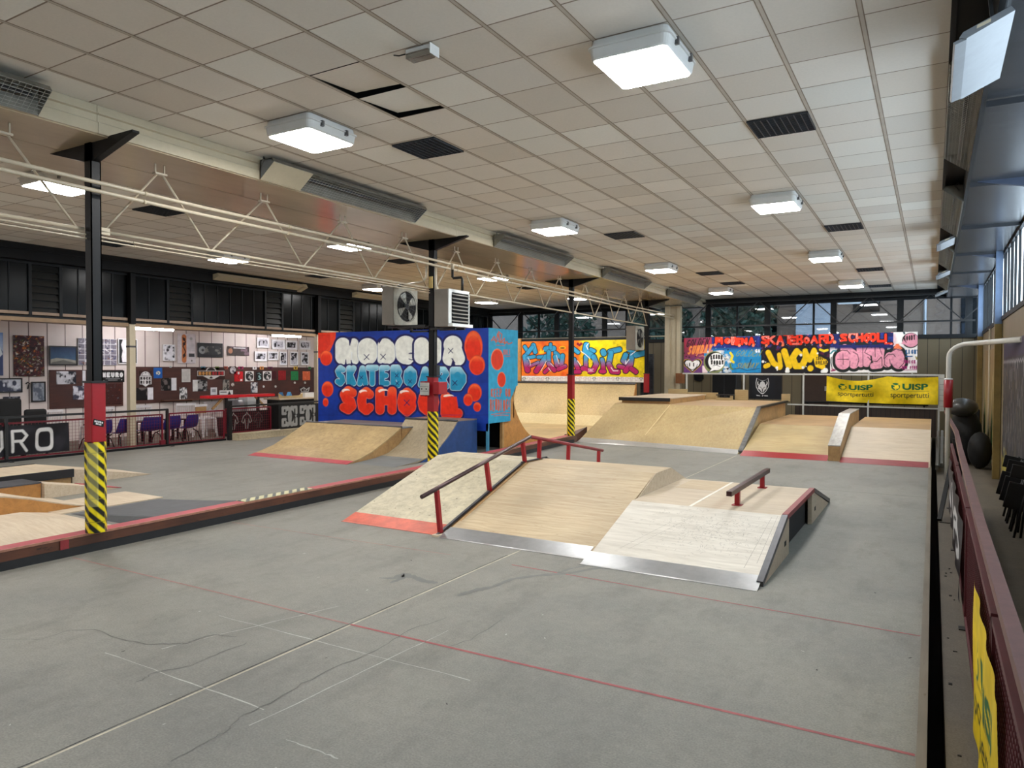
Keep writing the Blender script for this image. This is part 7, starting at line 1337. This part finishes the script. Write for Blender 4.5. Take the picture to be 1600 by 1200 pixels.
fr_ = [(401, 527, 420, 544), (424.4, 530, 444.6, 546), (446, 531.6, 463.8, 546.6), (467.4, 531.6, 484.6, 546.6), (397.4, 549, 416.6, 564.6), (418, 549, 434.6, 563), (436.6, 549.4, 448, 570.6), (453, 549.4, 465.2, 570.6), (470, 550, 481.8, 570.6)]
nm = ['first from left in the upper row', 'second in the upper row', 'third in the upper row', 'fourth in the upper row', 'first from left in the lower row', 'second in the lower row', 'third, upright, in the lower row', 'fourth, upright, in the lower row', 'fifth, upright, in the lower row']
for i, q in enumerate(fr_): poster('framed_photo', *q, matted(photo_paint(80+i, (24, 24, 28), (190, 190, 200), .5, 18, .2), 13), f'white framed black and white photo, {nm[i]}', 'picture', F_w, group='white framed photographs', fw=.012)
poster('framed_photo', 493, 532, 501, 547, matted(photo_paint(95), 13), 'white framed photo right of the right cream pillar, upper', 'picture', F_w, fw=.012); poster('yellow_notice', 494, 598, 501, 624, lambda cv: cv.rect(20, 20, 80, 40, (60, 60, 40)), 'yellow notice right of the right cream pillar', 'notice', bg=(222, 182, 50))
# red bar top, counter, things on it
t = thing('bar_table', 'bar table with a bright red top and timber trestle struts', 'table', (-17, 13.7, 0))
part('top', MB().box(-17.35, -16.95, 12.75, 15.0, 1.0, 1.07), mat('bright_red_paint', rgb(206, 16, 30), .4), t, True)
for y in (13.3, 14.4): part('strut', MB().bar((-17.1, y, 1.0), (-17.1, y-.35*(1 if y < 14 else -1), .7), .05), P_edge, t, True); part('leg', MB().bar((-17.1, y+.1, 0), (-17.1, y+.1, 1.0), .07), M_blk, t, True)
t = thing('counter', 'timber counter with a dark front beside the right cream pillar', 'counter', (-17.2, 16.3, 0)); part('worktop', MB().box(-17.5, -16.8, 15.05, 18.5, .88, .92), P_pale, t, True); part('front', MB().box(-17.4, -16.9, 15.1, 18.45, 0, .88), M_blackmat, t, True)
t = thing('timber_tray', 'open light timber tray on the counter', 'tray', (-17.1, 15.6, .92)); part('base', MB().box(-17.3, -16.95, 15.15, 16.1, .921, .94), P_gold, t, True); part('side', MB().prism([(15.15, .94), (15.15, 1.08), (15.3, .99), (15.95, .99), (16.1, 1.06), (16.1, .94)], -16.97, -16.95, 'x'), P_gold, t, True)
for i, (y, c, nm_) in enumerate(((15.4, (60, 120, 170), 'teal blue'), (15.72, (80, 150, 200), 'light blue'))): single('paper_pyramid', MB().prism([(y-.07, .94), (y, 1.1), (y+.07, .94)], -17.2, -17.06, 'x'), mat(f'paper_{i}', rgb(*c), .6), f'{nm_} little paper pyramid in the timber tray', 'ornament')
single('card_box', MB().box(-17.2, -17.0, 16.25, 16.75, .921, 1.06), M_whiteplastic, 'white card box with dark marks on the counter', 'box')
t = thing('grey_drum', 'pale grey drum standing behind the red mesh under the bar top', 'drum', (-17.6, 14.2, 0)); part('drum', MB().tube([(-17.75, 14.2, .35), (-17.75, 14.2, .9)], .28, 16), mat('galvanised', rgb(150, 154, 156), .35, metal=.5), t, True); part('stand', MB().box(-17.95, -17.55, 14.0, 14.4, 0, .35), M_blackmat, t, True)
single('white_cabinet', MB().box(-18.0, -17.6, 14.55, 14.9, 0, 1.02), M_white, 'narrow white cabinet beside the grey drum', 'cabinet', bevel=.01)
# seats
M_bluep = mat('blue_plastic', rgb(30, 36, 112), .4, var=.08); M_navyl = mat('chair_leg_black', rgb(20, 18, 22), .4, metal=.4)
def shell_chair(m, label_, white=False):
    t = thing('shell_chair', label_, 'chair'); s = MB(); 
    pr = [(-.22, .32), (-.05, .3), (.12, .31), (.19, .36), (.23, .48), (.27, .66)]; th = .018
    wd = [.44, .47, .5, .52, .52, .42]; V = []; 
    for (y, z), w_ in zip(pr, wd):
        for k in range(7): f = k/6-.5; V.append((f*w_, y-.05*(4*f*f)*(1 if z > .35 else 0), z+.03*(4*f*f)*(1 if z <= .35 else 0)))
    n = len(V); V2 = [(x, y+th*.8, z-th) for x, y, z in V]; F = []
    for r in range(5):
        for k in range(6): i = r*7+k; F += [(i, i+1, i+8, i+7), (n+i, n+i+7, n+i+8, n+i+1)]
    for k in range(6): F += [(k, n+k, n+k+1, k+1), (35+k, 36+k, n+36+k, n+35+k)]
    for r in range(5): F += [(r*7, (r+1)*7, n+(r+1)*7, n+r*7), (r*7+6, n+r*7+6, n+(r+1)*7+6, (r+1)*7+6)]
    s.add(V, F, True); part('shell', s, m, t)
    for sx in (-.19, .19):
        part('leg', MB().tube([(sx*.7, -.1, .29), (sx, -.22, .22), (sx*1.25, -.27, 0)], .014, 8), M_navyl if not white else m, t); part('leg', MB().tube([(sx*.7, .1, .29), (sx, .2, .22), (sx*1.25, .27, 0)], .014, 8), M_navyl if not white else m, t)
    return t
b0 = shell_chair(M_bluep, 'blue plastic chair half hidden behind the striped post, leftmost of five'); bl = [(154, 684), (190, 686), (234, 685), (264, 676), (293, 676)]; g_ = 'blue plastic chairs behind the left fence'
yy = [PX(px, 670, -16.25).y for px, _ in bl]
b0.location = (-16.32, yy[0], 0); b0.rotation_euler = (0, 0, -math.pi/2+.1); b0['group'] = g_
ll = ['blue plastic chair right of the first striped post', 'blue plastic chair left of the black fence post', 'blue plastic chair right of the black fence post', 'blue plastic chair furthest right, beside the white high stool']
for k in range(4): dup(b0, (-16.32, yy[k+1], 0), -math.pi/2+(.25, -.1, .1, .3)[k], ll[k])
M_wp = mat('white_garden_plastic', rgb(222, 216, 216), .45)
def garden_chair(label_):
    t = thing('garden_chair', label_, 'chair'); part('seat', MB().box(-.22, .22, -.22, .2, .4, .425), M_wp, t, bevel=.01)
    b = MB().bar((-.2, .2, .42), (-.24, .32, .86), .035).bar((.2, .2, .42), (.24, .32, .86), .035).bar((-.25, .32, .86), (.25, .32, .86), .05, .06)
    for k in range(8): x = -.16+.32*k/7; b.bar((x, .21, .45), (x*1.1, .315, .84), .02, .012)
    part('backrest', b, M_wp, t)
    for sx in (-.2, .2):
        for sy in (-.2, .2): part('leg', MB().bar((sx, sy, .4), (sx*1.15, sy*1.15, 0), .035), M_wp, t)
        part('armrest', MB().bar((sx*1.15, -.2, .62), (sx*1.15, .24, .62), .04, .02).bar((sx*1.15, -.2, .42), (sx*1.15, -.2, .62), .03), M_wp, t)
    return t
g0 = garden_chair('white slatted garden chair behind the NEURO banner'); gp = [(87, 0), (167, 0), (231, 0), (303, 0), (345, 0)]; gy = [PX(px, 650, -17.0).y for px, _ in gp]
g0.location = (-17.4, gy[0], 0); g0.rotation_euler = (0, 0, -math.pi/2-.2); g0['group'] = 'white garden chairs behind the left fence'
ll = ['white slatted garden chair right behind the first striped post', 'white slatted garden chair behind the blue chair left of the fence post', 'white slatted garden chair left of the white high stool', 'white slatted garden chair under the red bar top']
for k in range(4): dup(g0, (-17.5 if k < 3 else -17.75, gy[k+1], 0), -math.pi/2+(.2, -.15, -.3, .1)[k], ll[k])
t = thing('high_stool', 'white-legged high stool with a brown backrest behind the red mesh', 'stool', (-16.7, PX(321, 660, -16.7).y, 0)); yc = t.location.y
part('seat', MB().box(-16.88, -16.55, yc-.18, yc+.18, .5, .53), M_wp, t, True); part('backrest', MB().box(-16.9, -16.87, yc-.16, yc+.16, .62, .84), P_edge, t, True); part('top_bar', MB().box(-16.9, -16.86, yc-.18, yc+.18, .8, .86), M_wp, t, True)
for a_ in (-.18, .18):
    for x in (-16.9, -16.53): part('leg', MB().bar((x, yc+a_, .5), (x+(.03 if x > -16.7 else -.03), yc+a_*1.2, 0), .035), M_wp, t, True)
for i, px in enumerate((146, 212, 268)):
    yc = PX(px, 670, -16.9).y; t = thing('side_table', ['dark low table hidden by the first striped post', 'dark brown low table between two blue chairs', 'dark brown low table behind the black fence post'][i], 'table', (-16.75, yc, 0)); part('top', MB().box(-16.95, -16.55, yc-.2, yc+.2, .5, .53), mat('dark_brown_table', rgb(50, 30, 28), .5), t, True)
    for a_ in (-.17, .17):
        for x in (-16.9, -16.6): part('leg', MB().box(x-.02, x+.02, yc+a_-.02, yc+a_+.02, 0, .5), M_navyl, t, True)
for i, (px, py, s_) in enumerate(((6, 655, 1.0), (46, 660, .8))):
    p = PX(px, 700, -16.5); t = thing('padded_chair', ['high black padded chair with coats at the left edge', 'lower black padded chair right of the one at the left edge'][i], 'chair', (-16.5, p.y, 0)); part('seat', MB().box(-16.75, -16.25, p.y-.22, p.y+.22, .4, .5), M_blackmat, t, True, .03); part('backrest', MB().box(-16.3, -16.2, p.y-.22, p.y+.22, .45, 1.18*s_+.02), M_blackmat, t, True, .05)
    for a_ in (-.22, .22):
        for x in (-16.7, -16.25): part('leg', MB().box(x-.02, x+.02, p.y+a_-.02, p.y+a_+.02, 0, .4), M_navyl, t, True)
single('dark_crate', MB().box(-16.7, -16.2, 12.75, 13.5, 0, .5), mat('dark_maroon_box', rgb(44, 24, 28), .6), 'dark maroon box behind the red mesh under the bar top', 'box', bevel=.01)
single('wall_shelf', MB().box(-18.58, -18.4, 12.4, 14.6, .9, .93), P_brown, 'thin brown shelf under the dark boards', 'shelf')
